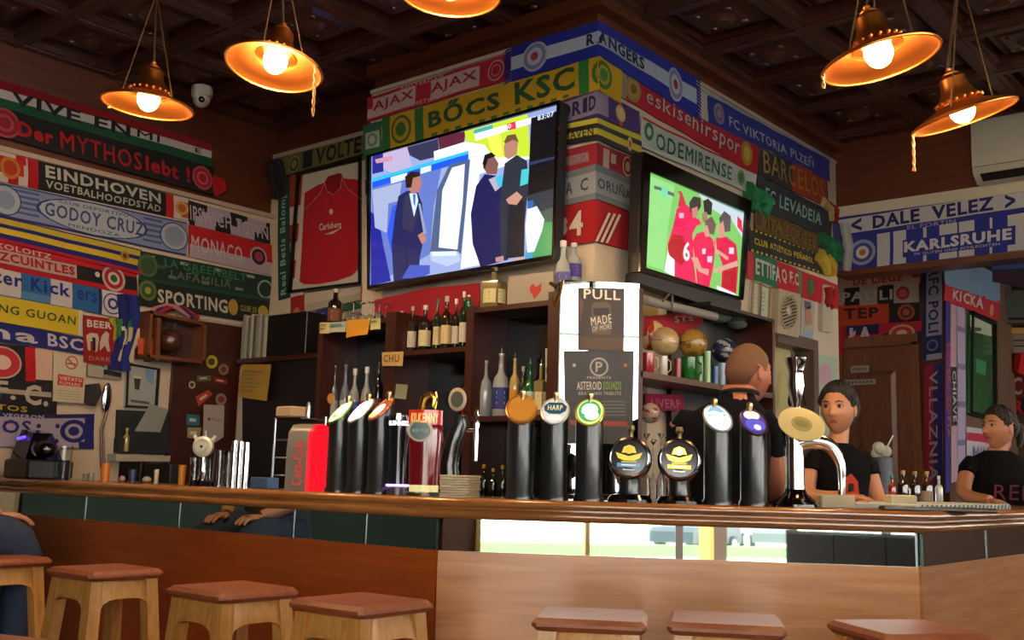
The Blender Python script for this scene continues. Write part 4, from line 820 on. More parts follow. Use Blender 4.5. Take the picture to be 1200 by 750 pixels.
for i in range(n0): fs.append(((rings - 1) * n0 + i, rings * n0, (rings - 1) * n0 + (i + 1) % n0))
m.add(vs, fs); m.build('shirt', KNIT, F_, smooth=60)
m = MB(); poly(m, 'B', [(381, 212), (386, 206), (397, 203), (402, 207), (399, 220), (391, 227), (385, 222)], '8a0c20', .052); m.build('collar', KNIT, F_, smooth=0)
m = MB()
for pts in ([(380, 213), (383, 224), (390, 228)], [(401, 206), (399, 220), (391, 228)], [(381, 214), (374, 228), (357, 246)], [(401, 209), (408, 222), (424, 234)]): m.tube([at('B', u, v, .054) for u, v in pts], .002, 4)
stuff(m.build('piping', M('c88890', .6), F_))
m = MB(); px_text(m, 'B', 'Carlsberg', (374, 262), (400, 259), (400, 268), (374, 273), 'd8c0c4', .058, .04); m.build('lettering', KNIT, F_, smooth=0)
m = MB(); poly(m, 'B', [(380, 275), (400, 267), (390, 274)], 'd8c0c4', .057); m.build('swoosh', KNIT, F_, smooth=0)
m = MB(); poly(m, 'B', disc_px('B', 388, 248, 2.2, 3.4), 'd0b8a8', .056); m.build('crest', KNIT, F_, smooth=0)
def tv(label, k, outer, inner, off, polys, text, thk=.06):
    t = thing('television', label, 'television', sum((at(k, *p, off) for p in outer), Vector()) / 4)
    slab(k, *outer, off - thk, thk).build('housing', BLACK, t, smooth=0)
    cen = sum((Vector(p) for p in outer), Vector((0, 0))) / 4
    for i in range(4):
        a, b, c, d = outer[i], outer[(i + 1) % 4], inner[(i + 1) % 4], inner[i]
        m = MB(); q = [at(k, *p, off) for p in (a, b, c, d)]; n = PL[k][1]; m.hexa(q, [p + n * .012 for p in q]); m.build('bezel', BLACKG, t, smooth=0)
    m = MB(); lift = off + .002; poly(m, k, inner, '8898c8', lift)
    for c, pts in polys: lift += .00012; poly(m, k, pts, c, lift)
    m.build('screen', SCREEN, t, smooth=0)
    for tx in text:
        m = MB(); px_text(m, k, tx[0], *tx[1], tx[2], lift + .0004); m.build('screen_lettering', SCREEN, t, smooth=0)
    m = MB(); p = at(k, *((outer[0][0] + outer[2][0]) / 2, (outer[0][1] + outer[2][1]) / 2), off - thk); n = PL[k][1]
    m.box(p - n * .058 - Vector((abs(n.y), abs(n.x), 1)) * .1, p + Vector((abs(n.y), abs(n.x), 1)) * .1); m.build('wall_bracket', BLACK, t, smooth=0)
    return t
Z = lambda *xy: [(430 + x / 3.19, 110 + y / 3.19) for x, y in xy]
P1s = [
 ('8c9ccc', Z((18, 232), (715, 62), (700, 612), (12, 722))),
 ('5a70b8', Z((20, 345), (280, 270), (250, 420), (235, 600), (15, 720))), ('16208c', Z((15, 440), (45, 470), (60, 560), (90, 700), (14, 716))), ('9aa4c8', Z((20, 360), (130, 330), (120, 400), (80, 410), (75, 520), (30, 500))), ('2a50d8', Z((95, 420), (125, 410), (130, 520), (95, 610), (75, 520))),
 ('30304c', Z((150, 200), (265, 168), (272, 232), (200, 250), (160, 230))), ('b0a4c4', Z((60, 225), (150, 198), (168, 270), (100, 300), (60, 280))), ('202888', Z((20, 235), (60, 222), (62, 290), (20, 300))), ('582034', Z((265, 165), (372, 138), (360, 190), (272, 215))), ('c088a0', Z((30, 245), (95, 230), (95, 250), (35, 260))),
 ('e8f0fc', Z((250, 215), (560, 120), (615, 240), (420, 300), (400, 640), (350, 655), (385, 260), (378, 215), (252, 250))), ('b8d030', Z((365, 140), (600, 75), (612, 235), (470, 235), (440, 190), (370, 180))), ('d8e850', Z((450, 160), (500, 150), (510, 240), (470, 235))), ('40a0a0', Z((400, 135), (470, 115), (470, 130), (400, 150))),
 ('f0f4fc', Z((402, 150), (630, 84), (640, 103), (406, 176))), ('d03048', Z((523, 112), (555, 103), (558, 130), (527, 137))),
 ('1c50d8', Z((20, 316), (380, 212), (378, 250), (20, 352))), ('30b0f0', Z((20, 316), (380, 212), (380, 224), (20, 330))), ('c8dcf8', Z((88, 312), (150, 294), (150, 318), (90, 336))), ('c8dcf8', Z((200, 278), (240, 266), (240, 288), (200, 300))),
 ('48587c', Z((386, 245), (310, 262), (262, 360), (236, 590), (352, 596), (372, 400))), ('dce8fc', Z((366, 262), (318, 276), (282, 360), (268, 574), (338, 582), (358, 400))), ('f4f8ff', Z((350, 280), (322, 300), (300, 400), (300, 500), (340, 520))), ('a8b8d8', Z((235, 592), (342, 590), (350, 625), (300, 645), (240, 625))), ('d0dcf0', Z((240, 590), (335, 588), (335, 604), (245, 606))),
 ('101a50', Z((388, 300), (420, 660), (350, 665), (348, 640), (395, 635))) if False else ('e8f0fc', Z((390, 300), (410, 290), (420, 640), (365, 650))),
 ('05070f', Z((614, 90), (713, 64), (708, 400), (600, 400))), ('243458', Z((605, 256), (708, 232), (708, 241), (605, 268))), ('28303a', Z((600, 380), (706, 350), (706, 480), (640, 480))), ('2c8a4c', Z((640, 480), (705, 440), (700, 610), (588, 632), (600, 560))), ('385048', Z((620, 400), (650, 440), (705, 420), (705, 480), (650, 480))),
 ('181e50', Z((118, 382), (150, 362), (190, 368), (206, 410), (215, 530), (198, 610), (192, 694), (100, 705), (92, 560), (105, 450))), ('2c2c4c', Z((140, 380), (170, 372), (190, 450), (170, 520), (130, 500))), ('c0d4f0', Z((158, 372), (186, 372), (192, 400), (176, 460))), ('4060b8', Z((172, 375), (182, 375), (180, 420), (174, 410))), ('a87060', Z((160, 300), (192, 296), (205, 330), (192, 368), (165, 372), (150, 340))), ('281814', Z((142, 310), (165, 290), (195, 292), (200, 306), (172, 315), (166, 350), (146, 352))), ('b07860', Z((190, 528), (212, 515), (222, 548), (205, 562))), ('101438', Z((148, 560), (155, 700), (145, 702))), ('8890a8', Z((192, 410), (200, 410), (222, 520), (212, 524))),
 ('15174c', Z((408, 345), (440, 300), (480, 305), (515, 350), (528, 620), (425, 648), (395, 560), (388, 450))), ('7a5048', Z((438, 240), (470, 225), (492, 260), (485, 300), (450, 300), (434, 275))), ('141014', Z((432, 260), (440, 228), (466, 218), (482, 232), (452, 244), (440, 285))), ('a8a0b0', Z((455, 320), (500, 300), (510, 340), (480, 365))), ('38b0d0', Z((480, 310), (508, 300), (508, 345), (490, 350))),
 ('242a38', Z((515, 260), (560, 228), (598, 250), (606, 330), (590, 480), (588, 608), (500, 618), (495, 420))), ('15171f', Z((530, 400), (590, 400), (588, 608), (520, 614))), ('a87868', Z((512, 200), (520, 165), (545, 152), (566, 178), (560, 225), (530, 245), (515, 235))), ('6a4838', Z((512, 180), (525, 155), (555, 150), (568, 180), (545, 172), (520, 185))), ('40b8c0', Z((578, 284), (606, 278), (602, 335), (572, 345))), ('b88874', Z((520, 395), (560, 365), (582, 385), (560, 415), (530, 412))),
 ('dce4f0', Z((600, 430), (635, 420), (663, 470), (655, 510), (625, 590), (600, 600), (592, 500))), ('2858a8', Z((600, 400), (622, 398), (622, 425), (600, 430))), ('3890b8', Z((590, 595), (620, 590), (620, 615), (592, 620))), ('b08078', Z((480, 612), (510, 605), (512, 625), (482, 628))), ('c09088', Z((550, 615), (588, 610), (588, 625), (552, 628))), ('3c50b0', Z((130, 690), (160, 640), (235, 640), (235, 672), (195, 690)))]
tv('large flat television on the left face of the pillar showing men in suits', 'P', [(431, 183), (657, 118), (650, 304), (432, 340)], [(435.5, 184), (654, 123), (648, 299), (434, 335)], .13, P1s, [('83:07', ((630, 135.5), (649, 130), (649, 136), (630, 141.5)), 'c8d8f0'), ('0', ((595, 145.5), (599, 144.5), (599, 150), (595, 151)), 'f0d8d8')])
Z = lambda *xy: [(745 + x / 3.948, 190 + y / 3.948) for x, y in xy]
P2s = [('70b85c', Z((60, 45), (500, 235), (475, 625), (38, 490))), ('88c878', Z((62, 60), (180, 110), (150, 300), (130, 500), (40, 470))), ('b8c4d0', Z((290, 145), (500, 240), (492, 350), (440, 260), (390, 240), (330, 200))), ('68c8a8', Z((122, 108), (145, 115), (145, 162), (120, 155))), ('50605c', Z((85, 108), (120, 118), (120, 132), (85, 124))), ('50605c', Z((148, 132), (178, 145), (178, 160), (148, 148))),
 ('c02840', Z((195, 205), (205, 150), (192, 135), (212, 135), (232, 190), (222, 215))), ('e8e4ec', Z((150, 400), (185, 400), (180, 530), (132, 505))), ('d41850', Z((190, 215), (232, 195), (262, 220), (290, 280), (262, 330), (270, 480), (282, 570), (180, 535), (180, 450), (150, 420), (148, 380), (172, 300))), ('a81424', Z((150, 380), (175, 335), (220, 340), (240, 440), (210, 480), (155, 430))), ('38282c', Z((248, 185), (268, 158), (300, 165), (302, 205), (280, 240), (250, 230))), ('b07868', Z((258, 215), (285, 205), (290, 245), (265, 262))), ('e02058', Z((235, 270), (290, 262), (305, 285), (250, 310), (225, 300))), ('241c20', Z((312, 180), (335, 168), (355, 190), (350, 245), (318, 240))), ('9a7060', Z((305, 235), (330, 230), (330, 275), (310, 278))),
 ('d41c4c', Z((282, 330), (320, 320), (370, 370), (360, 480), (340, 580), (285, 570), (275, 450), (262, 370))), ('6a5048', Z((320, 272), (352, 250), (372, 290), (362, 335), (325, 330))), ('c08c7c', Z((310, 300), (332, 290), (345, 345), (322, 345))), ('c89080', Z((255, 440), (285, 440), (305, 490), (340, 495), (335, 525), (290, 505))), ('cc1844', Z((370, 350), (420, 345), (465, 380), (475, 480), (465, 610), (395, 580), (400, 470), (375, 400))), ('a81424', Z((410, 480), (468, 470), (462, 600), (398, 575))), ('54484c', Z((385, 260), (410, 225), (440, 250), (438, 320), (400, 325))), ('c08878', Z((378, 300), (405, 270), (415, 345), (388, 352))), ('c89484', Z((360, 495), (400, 480), (470, 455), (475, 480), (410, 500), (375, 515))), ('c89484', Z((352, 340), (372, 400), (430, 440), (425, 455), (370, 415))), ('e8e4ec', Z((375, 570), (420, 590), (462, 610), (460, 628), (380, 595))), ('e8a0b8', Z((200, 235), (222, 235), (222, 260), (202, 258))), ('e8c0cc', Z((432, 395), (454, 395), (454, 425), (432, 425))), ('e8c0cc', Z((332, 435), (355, 435), (352, 465), (332, 462))), ('e8c0cc', Z((308, 400), (325, 400), (322, 425), (308, 425))), ('d02840', Z((470, 250), (490, 270), (496, 330), (470, 300)))]
tv('smaller flat television on the right face of the pillar showing players in red hugging', 'R', [(752, 178), (879, 236), (869, 352), (748, 318)], [(760, 202), (872, 249), (865, 348), (755, 314)], .14, P2s, [('6', ((801.5, 282), (809, 284), (808, 307), (800.5, 304.5)), 'f4f0f4')])
slab('R', (748, 319), (869, 353), (868, 371), (747, 331), .06, .07, color='202024').build('speaker_bar', M('1c1c20', .5), bpy.data.objects['television.001'], smooth=0)
# ============================================================ PEOPLE
def gau(x, s): return math.exp(-(x / s) ** 2)
def head_pt(th, ph, k=1.0, thick=0.0):
    rx, ry, rz = .074, .095, .118
    x = rx * math.cos(ph) * math.sin(th); y = ry * math.cos(ph) * math.cos(th); z = rz * math.sin(ph); zt = z / rz
    if zt < 0:
        x *= 1 - .30 * abs(zt) ** 1.4
        y *= (1 - .04 * abs(zt)) if y > 0 else (1 - .5 * abs(zt))
        if y > 0 and zt < -.7: z += .0
    n = Vector((x / rx, y / ry, z / rz)).normalized()
    if y > 0 and not thick:
        ax = abs(x)
        t = max(0, min(1, (.024 - z) / .05)) * (1 if z > -.033 else max(0, 1 - (-.033 - z) / .006))
        y += .023 * gau(x, .0095) * t + .007 * gau(x, .019) * gau(z + .026, .009)
        y -= .010 * gau(ax - .031, .015) * gau(z - .012, .011); y += .004 * gau(z - .033, .008) * (1 if ax < .05 else 0)
        y += .004 * gau(ax - .04, .018) * gau(z + .022, .02)
        y += .0035 * gau(x, .019) * (gau(z + .052, .0055) + gau(z + .065, .006)); y -= .004 * gau(z + .0585, .0028) * gau(x, .022)
        y += .007 * gau(x, .02) * gau(z + .098, .014)
    p = Vector((x, y, z)); return p + n * thick if thick else p
def add_head(m, X, skin, lips):
    old = m.X; m.X = X; nt, npz = 60, 52; vs = []; 
    for j in range(npz + 1):
        ph = -PI / 2 + PI * j / npz
        for i in range(nt): vs.append(head_pt(2 * PI * i / nt, ph))
    b = len(m.v); m.add(vs, [])
    for j in range(npz):
        for i in range(nt):
            k = (i + 1) % nt; q = [j * nt + i, j * nt + k, (j + 1) * nt + k, (j + 1) * nt + i]; c = sum((vs[t] for t in q), Vector()) / 4
            m.f.append([b + t for t in q[::-1]]); m.m.append(0)
            m.c.append(lin(lips) if (c.y > .06 and abs(c.x) < .021 - abs(c.z + .059) * 1.2 and abs(c.z + .059) < .009) else lin(skin))
    m.col(skin)
    for sg in (-1, 1):
        m.ball((sg * .0745, -.004, -.002), .027, 12, 10, (.33, .62, 1.15))
        m.tube([(sg * .078, .008 * math.cos(a) - .006 - .012 * (1 + math.sin(a)) * .4, .003 + .028 * math.sin(a)) for a in [(-1.4 + i * .45) for i in range(9)]], .0045, 6)
    m.X = old
def face_bits(t, X, brow, iris='2a1a12'):
    for sg in (-1, 1):
        m = MB(); m.X = X; m.ball((sg * .031, .0775, .0105), .0105, 14, 10, (1.15, .7, .62)); e = m.build('eye', M('d8d4cc', .2), t)
        m = MB(); m.X = X; m.ball((sg * .031, .0842, .0105), .0068, 10, 8, (1, .5, 1)); m.build('iris', M(iris, .1), t)
        m = MB(); m.X = X; m.tube([(sg * .014, .0915, .030), (sg * .03, .0885, .0355), (sg * .048, .072, .031)], [.0028, .0034, .0015], 6); m.build('eyebrow', M(brow, .9), t)
        m = MB(); m.X = X; m.tube([(sg * .018, .082, .013), (sg * .031, .0865, .0175), (sg * .046, .073, .0115)], [.002, .0034, .002], 6); m.build('eyelid', M(brow, .7), t)
def hair(t, X, hx, line, thick, style, name='hair'):
    m = MB(); m.X = X; nt, npz = 72, 36; vs = []
    for j in range(npz + 1):
        ph = -PI / 2 + PI * j / npz
        for i in range(nt):
            th = 2 * PI * i / nt; a = abs((th + PI) % (2 * PI) - PI); base = head_pt(th, ph); z = base.z
            lim = line(a); d = max(-.012, min(1, (z - lim) / .02) * thick) if z > lim - .02 else -.014
            d += (.0025 * math.sin(th * 31 + z * 60) + .002 * math.sin(th * 13 + 2)) * (1 if thick > .008 and d > 0 else 0)
            if d < 0: d = max(d, -.012)
            rx = Vector((base.x / .074, base.y / .095, base.z / .118)).normalized(); vs.append(base + rx * d)
    fs = [(j * nt + (i + 1) % nt, j * nt + i, (j + 1) * nt + i, (j + 1) * nt + (i + 1) % nt)[::-1] for j in range(npz) for i in range(nt)]
    m.add(vs, [f[::-1] for f in fs])
    if style == 'bun':
        m.tube([(0, -.09, -.01), (.01, -.13, -.03), (.02, -.145, -.065), (.018, -.14, -.1)], [.03, .036, .03, .012], 10)
        for k in range(6): m.tube([(.03 - k * .012, -.1, .0), (.05 - k * .016, -.16, .0 + .004 * k), (.06 - k * .02, -.185, -.012 * k)], [.006, .004, .001], 5)
    if style == 'tail': m.tube([(0, -.095, .03), (0, -.14, .02), (.0, -.155, -.03), (0, -.14, -.09)], [.024, .03, .028, .01], 10)
    return m.build(name, M(hx, .7, bump=.5, bscale=150), t)
def loft(m, rings, n=28, e=2.4):
    vs = []; fs = []
    for (cx, cy, z, a, b) in rings:
        for i in range(n):
            th = 2 * PI * i / n; c, s = math.cos(th), math.sin(th); vs.append((cx + a * math.copysign(abs(c) ** (2 / e), c), cy + b * math.copysign(abs(s) ** (2 / e), s), z))
    for k in range(len(rings) - 1):
        for i in range(n): j = (i + 1) % n; fs.append((k * n + i, k * n + j, (k + 1) * n + j, (k + 1) * n + i))
    fs.append(list(range(n - 1, -1, -1))); fs.append([(len(rings) - 1) * n + i for i in range(n)]); m.add(vs, fs)
def smooth_path(P, R, n=5):
    P = [Vector(p) for p in P]; out = []; ro = []
    for i in range(len(P) - 1):
        p0 = P[max(i - 1, 0)]; p1 = P[i]; p2 = P[i + 1]; p3 = P[min(i + 2, len(P) - 1)]
        for k in range(n):
            t = k / n; out.append(.5 * ((2 * p1) + (p2 - p0) * t + (2 * p0 - 5 * p1 + 4 * p2 - p3) * t * t + (3 * p1 - p0 - 3 * p2 + p3) * t ** 3)); ro.append(R[i] + (R[i + 1] - R[i]) * t)
    out.append(P[-1]); ro.append(R[-1]); return out, ro
def hand(m, w, d, side, up=(0, 0, 1)):   # wrist point, direction of the palm, thumb side
    w = Vector(w); d = Vector(d).normalized(); u = Vector(up); s = d.cross(u).normalized(); u = s.cross(d)
    m.tube([w - d * .015, w + d * .02, w + d * .055, w + d * .088], [.024, .033, .038, .032], 12, flat=.42, up=u)
    for i, (o, L) in enumerate(((-.027, .062), (-.009, .074), (.009, .07), (.026, .054))):
        b = w + d * .078 + s * o * side; m.tube([b, b + d * L * .45 - u * .004, b + d * L * .8 - u * .016, b + d * L - u * .028], [.0095, .009, .008, .0055], 8)
    b = w + d * .03 - s * .026 * side; m.tube([b, b + d * .03 - s * .024 * side, b + d * .058 - s * .03 * side - u * .008], [.012, .0105, .007], 8)
def person(label, loc, yaw, skin, shirt, rings, headc, hyaw, arms, sleeve, lips, brow, hairspec, trousers=None, legs=None, hpitch=0.0, neckr=.052):
    t = thing('person', label, 'person', loc, yaw, None, world=False)
    X = Matrix.Translation(headc) @ Matrix.Rotation(hyaw, 4, 'Z') @ Matrix.Rotation(hpitch, 4, 'X')
    b = MB(); b.col(skin); add_head(b, X, skin, lips); b.col(skin)
    nb = Vector((rings[-1][0], rings[-1][1], rings[-1][2])); hc = Vector(headc)
    b.tube([nb - Vector((0, 0, .06)), nb + Vector((0, 0, .0)), hc + Vector((0, 0, -.075)) + (X.to_3x3() @ Vector((0, -.018, 0))), hc + Vector((0, 0, -.02)) + (X.to_3x3() @ Vector((0, -.02, 0)))], [neckr * 1.5, neckr * 1.08, neckr, neckr * .9], 18)
    for pts, rad, side, hd in arms:
        P, R = smooth_path(pts, rad); b.tube(P, R, 14); hand(b, pts[-1], hd, side)
    b.build('body', SKIN, t, smooth=80)
    m = MB(); loft(m, rings)
    top = rings[-1]
    for pts, rad, side, hd in arms:
        P, R = smooth_path(pts[:2] if sleeve < 1 else pts[:3], [r * 1.12 + .004 for r in rad[:2]] if sleeve < 1 else [r * 1.28 + .006 for r in rad[:3]], 8); k = max(3, int(len(P) * (sleeve if sleeve < 1 else sleeve / 2)))
        inner = P[0] + Vector((-.06 if P[0].x > rings[-1][0] else .06, 0, -.01)); m.tube([inner] + P[:k], [R[0] * 1.05] + R[:k], 16)
    sh = m.build('shirt', M(shirt, .95, bump=.5, bscale=9, spec=.15), t, smooth=80)
    face_bits(t, X, brow); hair(t, X, *hairspec)
    if legs:
        m = MB()
        for pts, rad in legs: P, R = smooth_path(pts, rad); m.tube(P, R, 16)
        if trousers: loft(m, [(rings[0][0], rings[0][1], rings[0][2] - .16, rings[0][3] * .9, rings[0][4] * .95), (rings[0][0], rings[0][1], rings[0][2] + .03, rings[0][3] * 1.02, rings[0][4] * 1.02)])
        m.build('trousers', M(trousers or '1a1c28', .85, bump=.3, bscale=30), t, smooth=80)
        m = MB()
        for pts, rad in legs: e = Vector(pts[-1]); m.rbox((e.x - .045, e.y - .07, 0), (e.x + .045, e.y + .19, .085), .025)
        stuff(m.build('shoes', M('1a1614', .5), t))
    return t, sh, X
FA = math.atan2(FH.y, FH.x) - PI / 2     # yaw that faces away from the camera
def std_legs(w=.09, kz=.5, y=0): return [([(s * w, y, .92), (s * w * 1.05, y + .01, kz), (s * w * 1.05, y - .01, .07)], [.085, .058, .04]) for s in (-1, 1)]
def line_f(front, side, back):
    def f(a):
        if a < 1.2: return front + (side - front) * max(0, (a - .55) / .65)
        if a < 1.75: return side - .02 + .0 * a
        return side - .02 + (back - side + .02) * min(1, (a - 1.75) / .5)
    return f
# barman, seen from behind
c = atd(850, 560, 4.2)
zt = 1.17 + (567 - 478) / F * 4.2
rg = [(0, 0, .95, .155, .115), (0, 0, 1.12, .16, .12), (0, .0, 1.28, .172, .125), (0, 0, 1.37, .178, .12), (.005, 0, 1.425, .165, .105), (.025, .0, 1.47, .12, .085), (.045, .01, 1.5, .075, .07), (.05, .012, 1.525, .062, .062)]
man, sh, X = person('barman with short cropped hair in a dark navy shirt seen from behind', (c.x, c.y, 0), FA - .12, 'a8684c', '0c0e14', rg, (.095, .045, 1.605), -.95,
       [([(.165, 0, 1.405), (.19, .06, 1.17), (.2, .24, 1.13)], [.05, .042, .03], 1, (0, 1, .1)), ([(-.165, 0, 1.40), (-.185, .08, 1.18), (-.16, .26, 1.16)], [.05, .042, .03], -1, (.2, 1, 0))], .62, '8a4a40', '5a3420',
       ('6a4a34', line_f(.055, .03, -.045), .006, 'none'), '1a1c26', std_legs(), neckr=.058)
m = MB(); m.X = Matrix.Translation((.055, .014, 1.52)); m.tube([(.072 * math.cos(a), .07 * math.sin(a), .004 + .012 * math.sin(a + PI)) for a in [2 * PI * i / 24 for i in range(25)]], .008, 8); m.build('collar', M('0c0e14', .9, bump=.3), man)
# barmaid looking to the left, black t-shirt with an orange print
c = atd(984, 560, 4.95)
rg = [(0, 0, .9, .13, .1), (0, 0, 1.02, .112, .092), (0, .0, 1.15, .122, .1), (0, .01, 1.22, .13, .105), (0, 0, 1.28, .135, .095), (0, -.005, 1.33, .112, .08), (0, -.01, 1.36, .07, .06), (0, -.012, 1.372, .058, .052)]
w1, sh1, X1_ = person('barmaid with dark tied hair looking left, black t-shirt with an orange print', (c.x, c.y, 0), FA + PI + .15, 'c48a68', '08080a', rg, (0.0, .0, 1.525), -.75,
       [([(-.13, 0, 1.29), (-.165, .05, 1.11), (-.12, .16, 1.1)], [.04, .034, .024], 1, (.3, 1, -.1)), ([(.13, 0, 1.29), (.175, .06, 1.14), (.08, .2, 1.13)], [.04, .036, .026], -1, (-.6, .8, 0))], .55, '9a5650', '1c120e',
       ('100a08', line_f(.074, .03, -.075), .019, 'bun'), '1c1f2c', std_legs(.08), neckr=.043)
m = MB()
def body_print(pts, color, z0=0): m.col(color); m.add(pts, [list(range(len(pts)))])
for col_, pts in (('c8482c', [(-.075, 1.02), (-.005, 1.02), (.01, 1.1), (.0, 1.2), (-.03, 1.235), (-.07, 1.21), (-.08, 1.12)]), ('161014', [(-.05, 1.15), (-.02, 1.16), (-.02, 1.19), (-.045, 1.19)]), ('161014', [(-.06, 1.07), (-.02, 1.08), (-.015, 1.105), (-.055, 1.1)])):
    off = .112 if col_ == 'c8482c' else .114; body_print([(-x - .03, off + .004, z) for x, z in pts], col_)
stuff(m.build('print', KNIT, w1, smooth=0))
# barmaid in profile at the right edge
c = atd(1168, 560, 5.95)
rg = [(0, 0, .9, .17, .12), (0, 0, 1.02, .16, .115), (0, .02, 1.15, .17, .125), (0, .03, 1.24, .18, .125), (0, .02, 1.31, .18, .11), (0, .015, 1.36, .14, .09), (0, .015, 1.385, .085, .068), (0, .015, 1.395, .07, .06)]
w2, sh2, X2_ = person('barmaid in profile with brown hair tied back, black t-shirt with dim red letters', (c.x, c.y, 0), FA + PI + .2, 'b87e60', '08080a', rg, (0.0, .04, 1.515), -1.4,
       [([(-.18, .02, 1.31), (-.21, .14, 1.14), (-.1, .34, 1.125)], [.043, .038, .027], 1, (.5, 1, -.05)), ([(.18, .02, 1.31), (.27, .1, 1.16), (.26, .3, 1.125)], [.044, .038, .028], -1, (.1, 1, -.1))], .45, '9a5650', '2a1a12',
       ('1e120e', line_f(.07, .03, -.05), .014, 'tail'), '1c1f2c', std_legs(.09), neckr=.046, hpitch=.05)
m = MB(); put_text(m, 'RED', quad_fn((.13, .16, 1.21), (-.13, .16, 1.21), (-.13, .15, 1.13), (.13, .15, 1.13)), '5a1a28', .0); m.build('lettering', KNIT, w2, smooth=0)
# customer on the leftmost stool
p = atz(-16, 652, .83) + Vector((-.02, -.0, 0)); q_ = atz(-105, 648, .83); p = Vector((q_.x, q_.y, .83))
rg = [(0, -.0, .84, .18, .15), (0, 0, .98, .17, .125), (0, .03, 1.15, .19, .125), (0, .05, 1.28, .2, .12), (0, .06, 1.36, .16, .1), (0, .06, 1.42, .07, .07)]
cu_, shc, Xc_ = person('customer in jeans and grey shirt seated at the left edge, mostly out of frame', (p.x, p.y, 0), -.2, 'a8745a', '4a4c52', rg, (0, .1, 1.57), 0.0,
       [([(-.2, .05, 1.34), (-.24, .08, 1.1), (-.12, .24, .98)], [.048, .04, .03], -1, (.1, 1, -.1)), ([(.2, .05, 1.34), (.22, .08, 1.1), (.12, .26, .98)], [.048, .04, .03], 1, (-.1, 1, -.1))], .6, '8a4a40', '2a1a12', ('2a1c16', line_f(.07, .03, -.05), .012, 'none'),
       '1f2c44', [([(s * .1, 0, .9), (s * .13, .34, .87), (s * .12, .36, .5), (s * .12, .33, .2)], [.105, .08, .06, .05]) for s in (-1, 1)])
# ============================================================ BOTTLES
def lab(i): return i
def bottle(label, u, vb, vt, k, body, wpx=9, style='wine', labc=None, cap='1a1a1a', off=-.08, group=None, spout=False, liquid=True, z=None, labt=None):
    if z is not None: P = atz(u, vb, z) if False else at(k, u, vb, off)
    P = at(k, u, vb, off)
    if z is not None: P.z = z
    s = mpp(P); H = (vb - vt) * s; R = wpx * s / 2
    t = thing('bottle', label, 'bottle', P, 0, group, world=False)
    sh = {'wine': [(0, .6), (.12, .66), (.36, .73), (.3, .95), (.36, .96), (.36, 1)], 'round': [(0, .48), (.25, .62), (.45, .68), (.32, .74), (.3, .95), (.38, .96), (.38, 1)], 'square': [(0, .6), (.0, .66), (.4, .7), (.33, .74), (.3, .95), (.38, .96), (.38, 1)]}[style]
    m = MB(); pr = [(R * .9, 0), (R, H * .02), (R, H * sh[0][1])]
    for a, h in sh[1:]: pr.append((R * (1 - a if a > 0.001 else .96) if h < .7 else R * a, H * h)) if False else pr.append((R * {.12: .88, .25: .84, .36: .38, .3: .3, .38: .38, .45: .5, .32: .36, .33: .33, .4: .42, .0: .97}.get(a, a), H * h))
    n = 16 if style != 'square' else 4
    if style == 'square': m.X = Matrix.Rotation(PI / 4 + .15, 4, 'Z'); pr = [(r * (1.25 if h < H * .67 else 1), h) for r, h in pr]
    m.lathe((0, 0, 0), pr, n); mt = body if not isinstance(body, str) else M(body, .08, coat=.6)
    m.build('glass_body', mt, t, smooth=30 if n == 4 else 50)
    if liquid and not isinstance(body, str): m = MB(); m.lathe((0, 0, .004), [(R * .86, 0), (R * .88, H * .4)], 14); m.build('liquid', liquid if not isinstance(liquid, bool) else M('c8d0d0', .02, trans=1, ior=1.33), t)
    if labc:
        m = MB(); a0 = math.atan2(-P.y, -P.x); n2 = 9; r2 = R * 1.03 * (1.12 if style == 'square' else 1); vs = []
        for zz in (H * .12, H * .46):
            for i in range(n2): a = a0 + (i / (n2 - 1) - .5) * 2.4; vs.append((r2 * math.cos(a), r2 * math.sin(a), zz))
        m.add(vs, [(i, i + 1, n2 + i + 1, n2 + i) for i in range(n2 - 1)]); L = m.build('label', M(labc, .7), t, smooth=60)
        m = MB(); vs = []
        for j, zz in enumerate((.2, .235, .29, .31, .36, .40)):
            for i in (2, 6): a = a0 + (i / (n2 - 1) - .5) * 2.4 * .8; vs.append((r2 * 1.02 * math.cos(a), r2 * 1.02 * math.sin(a), H * zz))
        m.add(vs, [(4 * i, 4 * i + 1, 4 * i + 3, 4 * i + 2) for i in range(3)]); stuff(m.build('label_print', M('6a5a48' if labc > '9' else 'b0a890', .7), t, smooth=0))
    m = MB()
    if spout: m.lathe((0, 0, H * .97), [(R * .32, 0), (R * .34, H * .02), (R * .12, H * .04), (R * .09, H * .1), (R * .05, H * .13)], 10); m.build('pourer', CHROME, t)
    else: m.lathe((0, 0, H * .9), [(R * .4, 0), (R * .42, H * .01), (R * .42, H * .1), (R * .36, H * .105)], 12); m.build('cap', M(cap, .35), t)
    return t
AMB = '3a1408'; DKG = '0c2a18'; TW = M('b8a878', .05, trans=.85, ior=1.4)
G1 = 'bottles on the middle cabinet shelf'
Zs = 1.786
